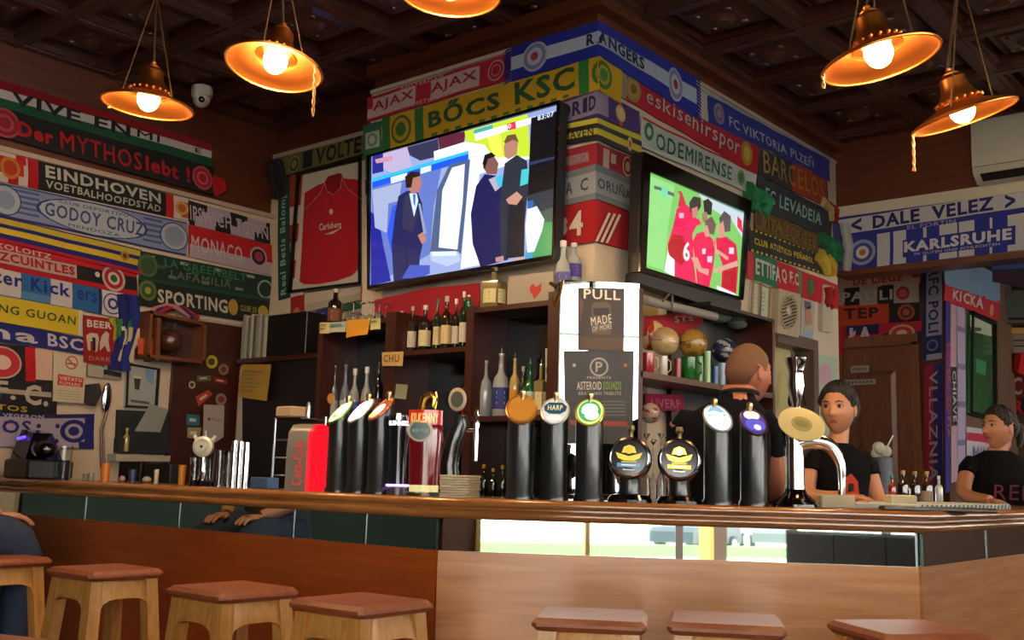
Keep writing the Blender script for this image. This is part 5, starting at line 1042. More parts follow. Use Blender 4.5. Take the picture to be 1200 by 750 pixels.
for i, (u, vt, w, body, lc, cap, sty, d) in enumerate([
    (469, 357, 9, AMB, 'c8b8b0', 'b8b8b0', 'round', 'slim dark bottle with a three part white label, first on the middle shelf'),
    (482, 352, 11, '2a1810', 'c0b8b0', '9a9a98', 'wine', 'dark bottle with a tall pale label, second on the middle shelf'),
    (497, 352, 15, '1c120c', 'd0c498', 'c8c8c0', 'wine', 'broad dark bottle with a square cream label, third on the middle shelf'),
    (511, 345, 9, DKG, 'c8b888', '0c4a2c', 'wine', 'green bottle with a narrow yellow label on the middle shelf'),
    (522, 343, 13, '2a1408', 'd0bc88', 'b8b0a0', 'wine', 'amber bottle with a cream label right of the green bottle'),
    (533, 347, 9, '20140e', 'c8b8b0', 'd8d8d0', 'wine', 'thin dark bottle with a whitish label near the shelf end'),
    (542, 339, 10, '1a2a18', 'ccc4b8', 'e0e0d8', 'wine', 'tall bottle with a white cap and label, last on the middle shelf')]):
    bottle(d, u, 408, vt, 'CF', body, w, sty, lc, cap, -.1, G1, z=Zs)
G2 = 'bottles in the left cabinet'
VOD = M('dce8f0', .06, trans=.6, ior=1.4, coat=.5)
for i, (u, vt, w, body, lc, cap, sty, d) in enumerate([
    (389, 422, 11, '5a6a80', 'b8b8c0', '7a4a48', 'round', 'bottle with a pointed pourer and pale blue label, leftmost in the left cabinet'),
    (402, 421, 12, '68788c', 'b4b8bc', '3a2a20', 'round', 'bottle with a pourer and silver label, second in the left cabinet'),
    (413, 426, 13, VOD, '4a50a8', 'c8c8c8', 'round', 'clear bottle with a violet blue label, third in the left cabinet'),
    (427, 424, 13, VOD, '9c3a30', 'd8d8d8', 'round', 'clear bottle with a red label, fourth in the left cabinet'),
    (441, 418, 12, '140c0c', '4a3030', '2a2a2a', 'wine', 'dark brown bottle at the right end of the left cabinet')]):
    bottle(d, u, 506, vt + 8, 'CF', body, w, sty, lc, cap, -.1, G2, spout=i < 2, z=1.40)
m = MB(); P = at('CF', 388, 467, .0); n_ = MB(); n_.X = Matrix.Translation(P) @ Matrix.Rotation(PI / 2, 4, 'X'); n_.lathe((0, 0, 0), [(.028, 0), (.028, .003)], 24); tag(n_.build('round_card', M('d0984c', .7)), 'small round orange card before the left cabinet bottles', 'card')
G3 = 'bottles in the right cabinet'
for i, (u, vt, w, body, lc, cap, sty, d, sp) in enumerate([
    (567, 420, 19, VOD, None, 'c0c8c8', 'round', 'large clear bottle without a label, leftmost in the right cabinet', True),
    (586, 412, 20, VOD, '2a3478', '6a3a50', 'round', 'clear bottle with a dark blue label and pourer in the right cabinet', True),
    (602, 418, 12, 'b8a060', 'c89028', 'c8b030', 'wine', 'pale bottle with yellow label and yellow cap in the right cabinet', True),
    (612, 428, 11, '1c2c1c', '8a1c20', 'a89878', 'wine', 'dark bottle with a red shoulder seal in the right cabinet', False),
    (620, 424, 14, '145a30', 'c8ccc0', '9aa89a', 'round', 'round green bottle with a white label in the right cabinet', True),
    (633, 425, 13, '8a7a50', 'd8cc9c', 'b8a0a0', 'square', 'square bottle with a tall cream label in the right cabinet', True),
    (577, 438, 10, VOD, 'c8b898', 'c8c8c8', 'wine', 'small clear bottle standing behind the two large clear ones', False)]):
    bottle(d, u, 487, vt, 'CF', body, w, sty, lc, cap, -.1 if i < 6 else -.18, G3, spout=sp, z=1.453)
o = tag(slab('CF', (550, 409), (582, 415), (580, 487), (548, 487), -.2, .004, color='a8a8b4').build('menu_board', PRINT, smooth=0), 'pale card with a green top edge behind the clear bottles', 'card')
m = MB(); poly(m, 'CF', [(550.5, 409), (582, 415), (581.5, 422), (550.5, 416.5)], '3c8a58', -.194); m.build('green_band', PRINT, o, smooth=0)
o = tag(slab('CF', (639, 408), (648, 410), (648, 478), (639, 474), -.2, .02, color='b0b8a8').build('striped_carton', PRINT, smooth=0), 'pale carton with green patches at the right end of the right cabinet', 'carton')
m = MB(); poly(m, 'CF', [(639.4, 430), (648, 432), (648, 440), (639.4, 438)], '4a8a4c', -.179); poly(m, 'CF', [(639.4, 450), (648, 452), (648, 466), (639.4, 462)], '4a8a4c', -.179); stuff(m.build('green_patches', PRINT, o, smooth=0))
bottle('red plastic bottle hanging at the cabinet edge left of the menu card', 545, 486, 436, 'CF', 'a81c24', 9, 'round', None, 'c8702c', -.02, None, z=at('CF', 545, 486).z)
# on top of the cabinets
ZT = 1.966
bottle('tall dark bottle with a silver foil top beside the stemmed glasses', 392, 376, 331, 'CF', '1c1210', 17, 'wine', '6a3a24', 'a8a8a0', -.1, None, z=ZT)
bottle('square bottle with a cream label and black stopper below the large television', 579, 358, 308, 'CF', M('b0a070', .1, trans=.6, ior=1.4), 25, 'square', 'd0c898', '1a1614', -.09, None, z=ZT)
ZR = at('C', 700, 328).z
bottle('clear bottle with a long neck, left of the two above the poster panel', 659, 350, 278, 'CF', VOD, 19, 'round', '5a5a9c', 'c8c8c8', -.05, 'clear bottles above the poster panel', z=ZT)
bottle('clear bottle with a violet label, right of the two above the poster panel', 672, 330, 282, 'C', VOD, 20, 'round', '4a3a8c', 'b8b8c0', -.1, 'clear bottles above the poster panel', z=ZR)
bottle('small green bottle with a white cap at the left end of the top shelf', 549, 361, 340, 'CF', '145a30', 9, 'wine', None, 'e8e8e0', -.1, None, z=ZT)
q = slab('CF', (596, 324), (648, 318), (650, 353), (596, 357), -.12, .05, color='9a9488'); o = tag(q.build('frosted_box', M('a39c92', .3), smooth=0), 'grey frosted box with a red emblem on the top shelf', 'box')
m = MB(); poly(m, 'CF', [(621, 336), (625, 332), (627, 336), (631, 335), (635, 331), (634, 341), (629, 347), (626, 351), (624, 345), (621, 342)], 'b8382c', -.068); m.build('emblem', PRINT, o, smooth=0)
# gold trumpet like curl at the shelf end
P = at('CF', 652, 345, .01); m = MB(); s = mpp(P)
m.tube([at('CF', 645, 332, .02), at('CF', 652, 336, .03), at('CF', 658, 330, .03), at('CF', 656, 344, .02), at('CF', 650, 358, .02), at('CF', 648, 350, .02)], [.008, .012, .014, .009, .012, .006], 10); tag(m.build('brass_ornament', M('b8883c', .25, metal=1)), 'curled brass ornament hanging at the end of the top shelf', 'ornament')
# stemmed glasses upside down on the left cabinet
def glass_at(label, u, vb, vt, k, off, w, z=None, stem=True, mat=None, group=None, name='wine_glass', cat='glass'):
    P = at(k, u, vb, off)
    if z is not None: P.z = z
    s = mpp(P); H = (vb - vt) * s; R = w * s / 2; t = thing(name, label, cat, P, 0, group, world=False); mat = mat or GLASS
    if stem:
        m = MB(); m.lathe((0, 0, 0), [(R, 0), (R * 1.05, H * .15), (R * .8, H * .4), (R * .12, H * .5), (R * .76, H * .39), (R * 1.0, H * .15), (R * .95, .002)], 18, cap=False); m.build('bowl', mat, t)
        m = MB(); m.lathe((0, 0, H * .46), [(R * .14, 0), (R * .1, H * .45), (R * .8, H * .51), (R * .8, H * .53), (0.001, H * .54)], 14); m.build('stem', mat, t)
    else:
        m = MB(); m.lathe((0, 0, 0), [(R * .8, 0), (R, H), (R * .93, H), (R * .75, H * .06), (.001, H * .05)], 18, cap=False); m.build('tumbler', mat, t)
    return t
ORDN = ['first', 'second', 'third', 'fourth', 'fifth', 'sixth']
for gi, (u, vt) in enumerate(((404, 352), (414, 348), (424, 347), (434, 343), (444, 350), (452, 345))):
    glass_at('upturned stemmed glass on top of the left cabinet, ' + ORDN[gi] + ' from the foil topped bottle', u, 375 - (u - 404) * .1, vt, 'CF', -.06 - .06 * (u % 3), 11, ZT, group='upturned glasses on the left cabinet')
# red flag behind
scarf('red flag with silver lettering lying behind the whisky bottles', [('CF', 440, 352, 366), ('CF', 500, 338, 378), ('CF', 562, 332, 360)], '9c1c2c', off=-.22, name='flag', cat='flag')
# notes taped to the shelf edges
def note(label, k, q, col, off, lines=0, name='paper_note', lc='8a7a5a', th=.002, cat='note', words=None):
    P4 = [at(k, *p, off) for p in q]; n = PL[k][1]; m = MB(); m.col(col); N = 6; vs = []
    for j in range(N + 1):
        for i in range(4):
            a = i / 3; b = j / N; p = P4[0].lerp(P4[1], a).lerp(P4[3].lerp(P4[2], a), b); vs.append(p + n * (th + .012 * b * b * math.sin(a * 3)))
    m.add(vs, [(j * 4 + i, (j + 1) * 4 + i, (j + 1) * 4 + i + 1, j * 4 + i + 1) for j in range(N) for i in range(3)])
    b0 = len(m.v); m.add([v - n * th for v in vs], [(j * 4 + i, j * 4 + i + 1, (j + 1) * 4 + i + 1, (j + 1) * 4 + i) for j in range(N) for i in range(3)])
    o = tag(m.build(name, PRINT, smooth=60), label, cat)
    fn = quad_fn(*[p + n * (th + .012) for p in P4])
    if lines:
        m = MB(); m.col(lc)
        for i in range(lines):
            y = .82 - i * .7 / lines; w = .8 - .13 * ((i * 7) % 3); m.add([fn(.12, y), fn(w, y), fn(w, y - .22 / lines), fn(.12, y - .22 / lines)], [(0, 1, 2, 3)])
        stuff(m.build('handwriting', PRINT, o, smooth=0))
    if words: m = MB(); put_text(m, words[0], (lambda a, b: fn(words[1] + a * (words[3] - words[1]), words[2] + b * (words[4] - words[2]))), words[5]); m.build('lettering', PRINT, o, smooth=0)
    return o
note('cream note taped left of the orange one on the left cabinet edge', 'CF', [(375, 378), (387, 378), (386, 391), (375, 391)], 'cfc08a', .006, 2)
note('pale blue and cream card taped to the left cabinet edge', 'CF', [(387, 378), (407, 377), (405, 389), (386, 390)], 'b0b4a8', .006, 1, lc='5a9aa8')
note('bright orange note hanging from the left cabinet edge', 'CF', [(407, 375), (434, 374), (431, 392), (406, 396)], 'd89a2c', .008, 0)
note('small cream card taped right of the orange note', 'CF', [(435, 374), (446, 373), (446, 386), (434, 387)], 'c8c08c', .006, 1, lc='6a8a4c')
note('cream price card taped to the post under the middle shelf', 'CF', [(448, 413), (473, 412), (472, 429), (448, 429)], 'c4a46c', .01, 0, words=('CHU', .15, .25, .9, .8, '6a4a2c'))
note('greenish card behind the copper lit tap', 'CF', [(457, 449), (478, 451), (476, 468), (457, 466)], '8a8c74', -.02, 0)
# folders, shelf and paper at the back wall
plane('S', (0, 4.1, 0), (0, -1, 0))
a, b = at('S', 277, 421), at('S', 372, 421); q = MB(); q.box((a.x, 4.1, a.z - .03), (b.x, YB - .02, a.z)); tag(q.build('wall_shelf', W_DARK, smooth=0), 'dark wall shelf carrying magazines and a black binder box', 'shelf')
zsf = a.z
MG = ['grey', 'pale grey', 'dark grey', 'cream', 'charcoal']
for i in range(9):
    u = 282 + i * 3.2; p = at('S', u, 420, -.01); hh = (421 - 368 - (i % 3) * 2) * mpp(p); q = MB(); q.col(('8a8c84', 'a8a89c', '6c7070', 'b8b4a0', '585c5c')[i % 5]); q.box((p.x, 4.11, zsf + .001), (p.x + .012, 4.29, zsf + hh)); o = q.build('magazine', PRINT, smooth=0)
    tag(o, MG[i % 5] + ' magazine in the row on the dark wall shelf, ' + ('first from the left', 'second from the left', 'third from the left', 'fourth from the left', 'in the middle', 'fourth from the black box', 'third from the black box', 'second from the black box', 'next to the black box')[i], 'magazine', 'magazines on the wall shelf')
p = at('S', 311, 421); p2 = at('S', 357, 421); zt_ = at('S', 330, 368).z; q = MB(); q.rbox((p.x, 4.1, zsf), (p2.x, 4.32, zt_), .004); tag(q.build('binder_box', BLACK, smooth=30), 'black box standing on the dark wall shelf beside the magazines', 'box')
note('mustard yellow sheet hanging under the wall shelf', 'S', [(284, 427), (318, 427), (313, 470), (280, 465)], 'b08c3a', .01, 6)
slabs = slab('B', (284, 424), (372, 420), (366, 575), (284, 575), .02, .2, color='0c0c0e'); tag(slabs.build('dark_cupboard', M('141012', .5), smooth=0), 'dark cupboard below the wall shelf in the corner', 'cupboard')
# ============================================================ LEFT WALL THINGS
def wall_box(label, name, cat, k, q, off, th, mat, extra=None):
    o = tag(slab(k, *q, off, th).build(name, mat, smooth=0), label, cat); return o
o = wall_box('white no smoking sign reading VIETATO FUMARE on the left wall', 'no_smoking_sign', 'sign', 'L', [(63, 413), (102, 419), (98, 473), (62, 470)], .03, .004, M('c0b8a4', .5))
m = MB(); poly(m, 'L', disc_px('L', 84, 425, 7.5, 8), 'b03a34', .0355); poly(m, 'L', disc_px('L', 84, 425, 6, 6.4), 'c0b8a4', .036); poly(m, 'L', [(79, 421), (80.5, 420), (89, 429), (87.5, 430)], 'b03a34', .0368); poly(m, 'L', [(79, 425), (89, 426), (89, 427.5), (79, 426.5)], '30282c', .0364); m.build('no_smoking_symbol', PRINT, o, smooth=0)
m = MB(); poly(m, 'L', [(68, 438), (98, 443), (97, 454), (67, 451)], 'b02a2c', .0355); m.build('red_band', PRINT, o, smooth=0); m = MB(); px_text(m, 'L', 'VIETATO', (70, 440.5), (96, 444), (96, 448), (70, 445), 'd8c8b8', .037); m.build('lettering', PRINT, o, smooth=0); m = MB(); px_text(m, 'L', 'FUMARE', (70, 446.5), (94, 449.5), (94, 453), (70, 450.5), 'd8c8b8', .037); m.build('lettering', PRINT, o, smooth=0); m = MB()
for k_ in range(4): poly(m, 'L', [(68, 457 + 3 * k_), (94, 459.5 + 3 * k_), (94, 460.3 + 3 * k_), (68, 457.8 + 3 * k_)], '9a9484', .0355)
stuff(m.build('small_print', PRINT, o, smooth=0))
wall_box('white switch cover on the left wall below the red banner', 'switch_cover', 'switch', 'L', [(103, 427), (122, 431), (121, 443), (103, 440)], .0, .03, M('a8a294', .4))
o = wall_box('pale socket strip with a dark plug right of the switch cover', 'socket_strip', 'socket', 'L', [(122, 429), (143, 433), (143, 445), (122, 443)], .0, .025, M('a09a8c', .4)); slab('L', (123, 433), (142, 437), (142, 442), (123, 438), .025, .02).build('plug', BLACK, o, smooth=0)
# big spoon
P = at('L', 125, 466, .03); s = mpp(P); t = thing('giant_spoon', 'large metal spoon hanging on the left wall beside the black organiser', 'spoon', P)
m = MB(); m.X = Matrix.Translation(P); m.ball((0, 0, 0), 1, 20, 14, (.012, 6 * s, 17.5 * s)); m.build('bowl', M('b8bcc4', .12, metal=1), t)
m = MB(); m.tube([at('L', 125, 482, .03), at('L', 118, 505, .03), at('L', 119, 548, .03)], [.007, .006, .008], 8); m.tube([at('L', 126, 482, .025), at('L', 121, 505, .025), at('L', 123, 548, .025)], [.004, .004, .004], 8); m.build('handle', M('4a3a30', .4, metal=1), t)
drape('dark grey leather holster hanging left of the spoon', 'L', [(108, 450), (109, 460), (105, 474)], ['2c2c2c'], .04, name='leather_holster', cat='holster', w=.035)
# framed picture
t = thing('framed_picture', 'small framed picture of a dark pint on the left wall above the organiser', 'picture', at('L', 165, 476, .02))
q4 = [(148, 427), (184, 433), (181, 478), (146, 476)]; slab('L', *q4, .0, .015, color='a8b0b4').build('picture_sheet', M('a4aaac', .3, coat=.5), t, smooth=0); frame_bars('L', q4, .0, .025, .012, BLACK, t, 'frame_bar')
m = MB(); poly(m, 'L', [(157, 443), (165, 444), (163, 457), (158, 456)], '18120e', .016); poly(m, 'L', [(156.5, 440), (165.5, 441), (165, 444), (157, 443)], 'c8c0a8', .0164); poly(m, 'L', [(170, 433), (181, 434), (179, 452), (171, 445)], '6a90b0', .016); poly(m, 'L', [(153, 468), (175, 471), (175, 474), (153, 471)], '4a4a48', .016); m.build('pint_print', PRINT, t, smooth=0)
# black organiser
t = thing('wall_organiser', 'black hanging wall organiser with papers and a small bottle in its pockets', 'organiser', at('L', 170, 530, .02))
slab('L', (138, 480), (202, 483), (200, 533), (136, 530), .0, .02, color='101216').build('back_sheet', M('14171a', .8), t, smooth=0)
slab('L', (152, 505), (200, 507), (199, 532), (151, 531), .02, .05).build('pocket', M('101214', .8), t, smooth=0)
slab('L', (138, 513), (151, 514), (151, 531), (137, 530), .02, .04).build('pocket', M('1a1d20', .8), t, smooth=0)
note('crumpled grey paper tucked into the wall organiser', 'L', [(176, 473), (197, 480), (187, 508), (156, 508)], '8a8c88', .05, 0)
p = at('L', 147, 528, .045); bottle('small yellow bottle in the left pocket of the organiser', 147, 529, 502, 'L', 'a89c58', 8, 'wine', None, 'b8ac70', .05)
t = thing('white_tray', 'pale shelf ledge below the black organiser', 'shelf', at('L', 168, 540, .02)); slab('L', (136, 532), (200, 534), (199, 541), (136, 540), .0, .1).build('ledge', M('b0a898', .5), t, smooth=0)
# wooden display case with card and ball
t = thing('display_case', 'open wooden display case on the left wall with two compartments', 'display case', at('L', 192, 424, .05))
cs = [(160, 366), (226, 380), (224, 428), (156, 420)]
slab('L', *cs, .0, .01).build('back_board', M('4a3a34', .6), t, smooth=0); wc = wood('case_wood', '5a3018', '70401f', .5, (2, 2, 8), .1)
for i in range(4):
    a_, b_ = cs[i], cs[(i + 1) % 4]; pa, pb = at('L', *a_), at('L', *b_); d_ = (pb - pa).normalized(); inn = Vector((1, 0, 0)).cross(d_); cen = (at('L', *cs[0]) + at('L', *cs[2])) / 2
    if inn.dot(cen - pa) < 0: inn = -inn
    m = MB(); bq = [pa, pb, pb + inn * .02, pa + inn * .02]; m.hexa(bq, [p_ + Vector((.15, 0, 0)) for p_ in bq]); m.build('side_board', wc, t, smooth=0)
slab('L', (184, 372), (189, 373), (187, 423), (182, 422), .01, .13).build('partition', wc, t, smooth=0)
slab('L', (204, 377), (221, 381), (220, 420), (202, 415), .012, .004, color='888c90').build('mirror_sheet', M('7c8084', .3), t, smooth=0)
o = wall_box('red orange card with a dark figure in the display case', 'red_card', 'card', 'L', [(162, 396), (181, 398), (180, 416), (162, 415)], .1, .004, M('c0482c', .5)); m = MB(); poly(m, 'L', [(172, 400), (178, 399), (175, 404), (178, 405), (174, 411), (170, 406)], '2a1414', .1045); m.build('figure_print', PRINT, o, smooth=0)
def ball(label, c, r, c1, c2, kind, group=None, rot=0.3):
    t = thing('football', label, 'ball', c - Vector((0, 0, r)), 0, group, world=False); m = MB(); n, k = 32, 20; vs = []; 
    for j in range(k + 1):
        ph = -PI / 2 + PI * j / k
        for i in range(n): a = 2 * PI * i / n; vs.append((r * math.cos(ph) * math.cos(a), r * math.cos(ph) * math.sin(a), r + r * math.sin(ph)))
    m.add(vs, [])
    ico = []
    g = (1 + 5 ** .5) / 2
    for a_ in (-1, 1):
        for b_ in (-g, g): ico += [Vector((0, a_, b_)).normalized(), Vector((a_, b_, 0)).normalized(), Vector((b_, 0, a_)).normalized()]
    for j in range(k):
        for i in range(n):
            l = (i + 1) % n; q = [j * n + i, j * n + l, (j + 1) * n + l, (j + 1) * n + i]; cc_ = sum((Vector(vs[x]) for x in q), Vector()) / 4 - Vector((0, 0, r)); d_ = cc_.normalized(); hit = False
            if kind == 'patch': hit = max(d_.dot(x) for x in ico) > .93
            elif kind == 'band': hit = abs(d_.x * .7 + d_.y * .7 + .15) < .2
            elif kind == 'panel': hit = (math.sin(d_.z * 7 + d_.x * 3) * math.sin(d_.y * 6 + rot * 9)) > .45
            m.f.append([m.v.__len__() - len(vs) + x for x in q]); m.c.append(lin(c2 if hit else c1)); m.m.append(0)
    m.build('ball_skin', colmat_ball, t, smooth=60)
    m = MB()
    for ax in range(3):
        X = Matrix.Translation((0, 0, r)) @ Matrix.Rotation(rot + ax * 1.2, 4, 'ZXY'[ax]) ; m.X = X; m.tube([(r * math.cos(2 * PI * i / 32), r * math.sin(2 * PI * i / 32), 0) for i in range(33)], r * .012, 4)
    stuff(m.build('seams', M('2a2620', .8), t)); return t
colmat_ball = colmat('ball_leather', .35, .05, coat=.3)
ball('old brown leather ball in the right compartment of the display case', at('L', 199, 399, .08), 14 * mpp(at('L', 199, 399, .08)), '4a281a', '3a1e14', 'panel')
# stickers on the dark dado board
for i, (u, v, r1, c1, c2, d) in enumerate([(231, 421, 6, '9a9ca0', '2a2a34', 'grey and dark round sticker, highest left on the dark board'), (248, 424, 7, 'a8a828', '30301a', 'round yellow sticker with a dark mark on the dark board'), (262, 433, 6, '8a6a60', '5a3028', 'round brown and cream sticker right of the yellow one'),
                                        (259, 468, 6.5, '8a7a74', '7a2c2c', 'round sticker with a red centre above the white pennant'), (225, 451, 4, 'a0a0a0', '202020', 'tiny white and black sticker at the left edge of the dark board')]):
    m = MB(); m.col(c1); pts = disc_px('L', u, v, r1, r1 * 1.1); f_ = [at('L', *p, .0345) for p in pts]; b_ = [at('L', *p, .0305) for p in pts]; N = len(pts)
    m.add(b_ + f_, [list(range(N - 1, -1, -1)), [N + x for x in range(N)]] + [(x, (x + 1) % N, N + (x + 1) % N, N + x) for x in range(N)]); o = tag(m.build('sticker', PRINT, smooth=0), d, 'sticker')
    m = MB(); poly(m, 'L', disc_px('L', u, v, r1 * .55, r1 * .6), c2, .0352); m.build('sticker_print', PRINT, o, smooth=0)
for (q4, c1, d) in [([(231, 440), (247, 440), (247, 446), (231, 447)], '5a6a5a', 'small greenish name sticker on the dark board'), ([(251, 442), (267, 445), (266, 450), (251, 448)], '8a2a24', 'small red label sticker on the dark board'), ([(229, 465), (245, 457), (249, 462), (233, 476)], 'a84038', 'slanted red and white sticker on the dark board'), ([(219, 485), (234, 487), (234, 499), (219, 498)], '2c6a84', 'blue square sticker left of the white pennant'), ([(220, 501), (236, 501), (234, 514), (220, 513)], '98906c', 'yellowish square sticker under the blue one')]:
    o = wall_box(d, 'sticker', 'sticker', 'L', q4, .031, .003, M(c1, .5)); m = MB(); fn = quad_fn(*[at('L', *p, .0346) for p in q4]); m.col('c8c0b0'); m.add([fn(.2, .35), fn(.7, .35), fn(.7, .65), fn(.2, .65)], [(0, 1, 2, 3)]); m.build('sticker_print', PRINT, o, smooth=0)
o = MB(); o.col('a8a09c'); f_ = [at('L', *p, .05) for p in [(239, 474), (263, 475), (262, 512), (250, 520), (238, 514)]]; b_ = [p - Vector((.004, 0, 0)) for p in f_]; o.add(b_ + f_, [[4, 3, 2, 1, 0], [5, 6, 7, 8, 9]] + [(i, (i + 1) % 5, 5 + (i + 1) % 5, 5 + i) for i in range(5)]); o = tag(o.build('cloth_pennant', PRINT, smooth=0), 'white cloth pennant with a small red print on the dark board', 'pennant')
m = MB(); poly(m, 'L', disc_px('L', 245, 491, 2), '9a3038', .051); px_text(m, 'L', 'Milan', (248, 489), (259, 490), (259, 494), (248, 493), '6a6468', .051); m.build('lettering', PRINT, o, smooth=0)
# ============================================================ BEER TAPS ON THE BAR
ZB = 1.102
def tap_pt(k, u, back=-.15): p = at(k, u, 560, back); p.z = ZB; return p
yawL = 0.0; yawM = math.atan2(nm.y, nm.x) + PI / 2; TG = 'beer taps on the bar'
LIT = {}
def lens_print(m, cn, f, r, shapes):
    l = .0015
    for sh in shapes:
        l += .0006; m.col(sh[0])
        if sh[1] == 'o': m.add([f(sh[2] + sh[4] * math.cos(2 * PI * i / 24), sh[3] + sh[5] * math.sin(2 * PI * i / 24), l) for i in range(24)], [list(range(24))])
        elif sh[1] == 't': put_text(m, sh[2], lambda a, b: f(sh[3] + a * (sh[5] - sh[3]), sh[4] + b * (sh[6] - sh[4]), l), sh[0], .04)
        else: m.add([f(x, y, l) for x, y in sh[2]], [list(range(len(sh[2])))])
def column_tap(label, k, u, vt, wpx, yaw, shapes, rim, emit=0.0, cut=1.0, roll=0.0, back=-.15, lens_r=1.0, body='15191c'):
    P = tap_pt(k, u, back); s = mpp(P); h = (1.17 - ZB) + (proj_h(u) - vt) * s - 0; R = wpx * s / 2
    t = thing('beer_tap', label, 'beer tap', P, yaw, TG, world=False); ORG[t] = Vector()
    m = MB(); n = 28; Rr = Matrix.Rotation(roll, 3, 'Z'); vs = []; hc = h - R * cut
    for (r, z) in ((R * 1.12, 0), (R * 1.12, .012), (R, .02)):
        for i in range(n): a = 2 * PI * i / n; vs.append((r * math.cos(a), r * math.sin(a), z))
    for i in range(n): a = 2 * PI * i / n; vs.append(Vector((R * math.cos(a), R * math.sin(a), hc + cut * R * (math.sin(a - roll)))))
    fs = [(q * n + i, q * n + (i + 1) % n, (q + 1) * n + (i + 1) % n, (q + 1) * n + i) for q in range(3) for i in range(n)] + [[3 * n + i for i in range(n)], list(range(n - 1, -1, -1))]
    m.add(vs, fs); m.build('column', M(body, .38, coat=.25), t, smooth=40)
    dn = Vector((math.sin(roll) * 1.0, -math.cos(roll), 0)); up = Vector((-math.sin(roll) * 1, math.cos(roll), cut)).normalized(); sd = Vector((math.cos(roll), math.sin(roll), 0)); nr = sd.cross(up)
    if nr.z < 0: nr = -nr
    c0 = Vector((0, 0, hc)); L = math.sqrt(1 + cut * cut) * R
    f = lambda x, y, l: c0 + sd * (x * R * lens_r) + up * (y * L * lens_r) + nr * (l + .006)
    m = MB(); m.tube([f(math.cos(2 * PI * i / 32), math.sin(2 * PI * i / 32), -.003) for i in range(33)], .0045, 8); m.build('lens_rim', M(rim, .3, metal=.6), t)
    m = MB(); m.add([f(math.cos(2 * PI * i / 32) * .98, math.sin(2 * PI * i / 32) * .98, z) for z in (-.006, .0) for i in range(32)], [list(range(32, 64))] + [(i, (i + 1) % 32, 32 + (i + 1) % 32, 32 + i) for i in range(32)])
    m.col(shapes[0]); m.c = [lin(shapes[0])] * len(m.c); lens = m.build('lens', LENSM(emit), t, smooth=0)
    m = MB(); lens_print(m, None, f, R, shapes[1:]); stuff(m.build('badge_print', LENSM(emit), lens, smooth=0)) if len(shapes) > 1 else None
    m = MB(); m.lathe((0, R * .75, 0), [(.008, hc + R * cut * .6), (.007, h + .0), (.011, h + .01), (.011, h + .022), (.004, h + .028)], 10); m.build('handle', M('b8a070', .3, metal=1), t)
    m = MB(); m.tube([(0, R * .8, h * .55), (0, R + .05, h * .55), (0, R + .06, h * .4)], .009, 8); m.build('spout', CHROME, t)
    return t
_LM = {}
def LENSM(e):
    if e not in _LM:
        _LM[e] = colmat('tap_lens_%d' % int(e * 100), .15, emit=0)
        if e: nt = _LM[e].node_tree; b = nt.nodes['Principled BSDF']; nt.links.new(nt.nodes['Attribute'].outputs['Color'], b.inputs['Emission Color']); b.inputs['Emission Strength'].default_value = e
    return _LM[e]
def proj_h(u): # horizon row at this column
    d = c2w(u - 600, 0, F); return 375 + (F * 0 + 0) + (c_h(u))
def c_h(u):
    # row v where the ray is level
    a, b, c_ = AZ.x, AZ.y, AZ.z
    return (a * (u - 600) + c_ * F) / b
column_tap('black column tap with a pale green lit oval, leftmost on the bar', 'ML', 396, 471, 27, yawL, ['c8d0a0', ('f4f8e8', 'o', 0, 0, .8, .8), ('88b048', 'o', 0, 0, .62, .62), ('f0f4e0', 'o', .05, .1, .5, .45), ('88a040', 'o', .1, -.5, .3, .15)], '6a9a3c', .9, roll=-.2)
column_tap('black column tap with a plain glowing white oval, second from the left', 'ML', 420, 469, 28, yawL, ['fffdf4', ('fffef8', 'o', 0, 0, .8, .8)], 'd8d4c0', 2.2, roll=-.2)
column_tap('black column tap with a copper and white lit oval, third from the left', 'ML', 444, 467, 28, yawL, ['7a3c20', ('f8f0dc', 'o', -.1, -.2, .62, .6), ('d8b060', 'o', -.2, -.62, .5, .22)], '8a4a28', .9, roll=-.2)
column_tap('black column tap with a blank orange disc', 'MM', 609, 466, 31, yawM, ['b07830', ('c08a3c', 'o', 0, 0, .9, .9), ('b88034', 'p', [(-.5, .2), (.5, .25), (.5, .2), (-.5, .15)]), ('b88034', 'p', [(-.4, 0), (.5, .03), (.5, -.02), (-.4, -.05)])], 'a87838', lens_r=1.12, roll=.1)
column_tap('black column tap with a white and blue disc reading HARP', 'MM', 649, 468, 31, yawM, ['c8d0d4', ('1f4a68', 'p', [(-.85, .3), (-.5, .6), (.5, .6), (.85, .3), (.8, -.05), (.4, -.3), (-.4, -.3), (-.8, -.05)]), ('c8c8a0', 't', 'HARP', -.55, -.02, .55, .38), ('f0f4f4', 'o', 0, -.62, .55, .2)], 'd0d4d8', .25, lens_r=1.02)
column_tap('black column tap with a green and white lit disc', 'MM', 690, 469, 32, yawM, ['b8c878', ('3c8858', 'o', 0, 0, .82, .82), ('a8e0c0', 'o', 0, .15, .6, .45), ('f4fff8', 'o', .15, -.3, .5, .38), ('f4fff8', 'o', -.3, -.05, .3, .2)], 'a8b850', .7)
column_tap('black column tap with a white and pale blue lit disc, right of the barrel taps', 'MM', 841, 476, 32, yawM + .25, ['b8ccd8', ('f0f8fc', 'o', 0, -.2, .82, .65), ('6c98b8', 'p', [(-.7, .35), (-.3, .8), (.3, .8), (.6, .4), (.2, .35), (-.2, .5)]), ('2c5a7a', 'o', -.6, .12, .1, .06), ('2c5a7a', 'o', .5, .12, .1, .06)], 'a8b8c0', .7)
column_tap('black column tap with a violet blue disc, nearest the chrome fountain', 'MM', 883, 481, 31, yawM + .25, ['38306c', ('e8dcc0', 'o', 0, .45, .62, .35), ('4848a8', 'o', 0, -.3, .75, .5), ('b8b8ff', 'o', .1, -.5, .28, .22)], '4a2c34', .7)
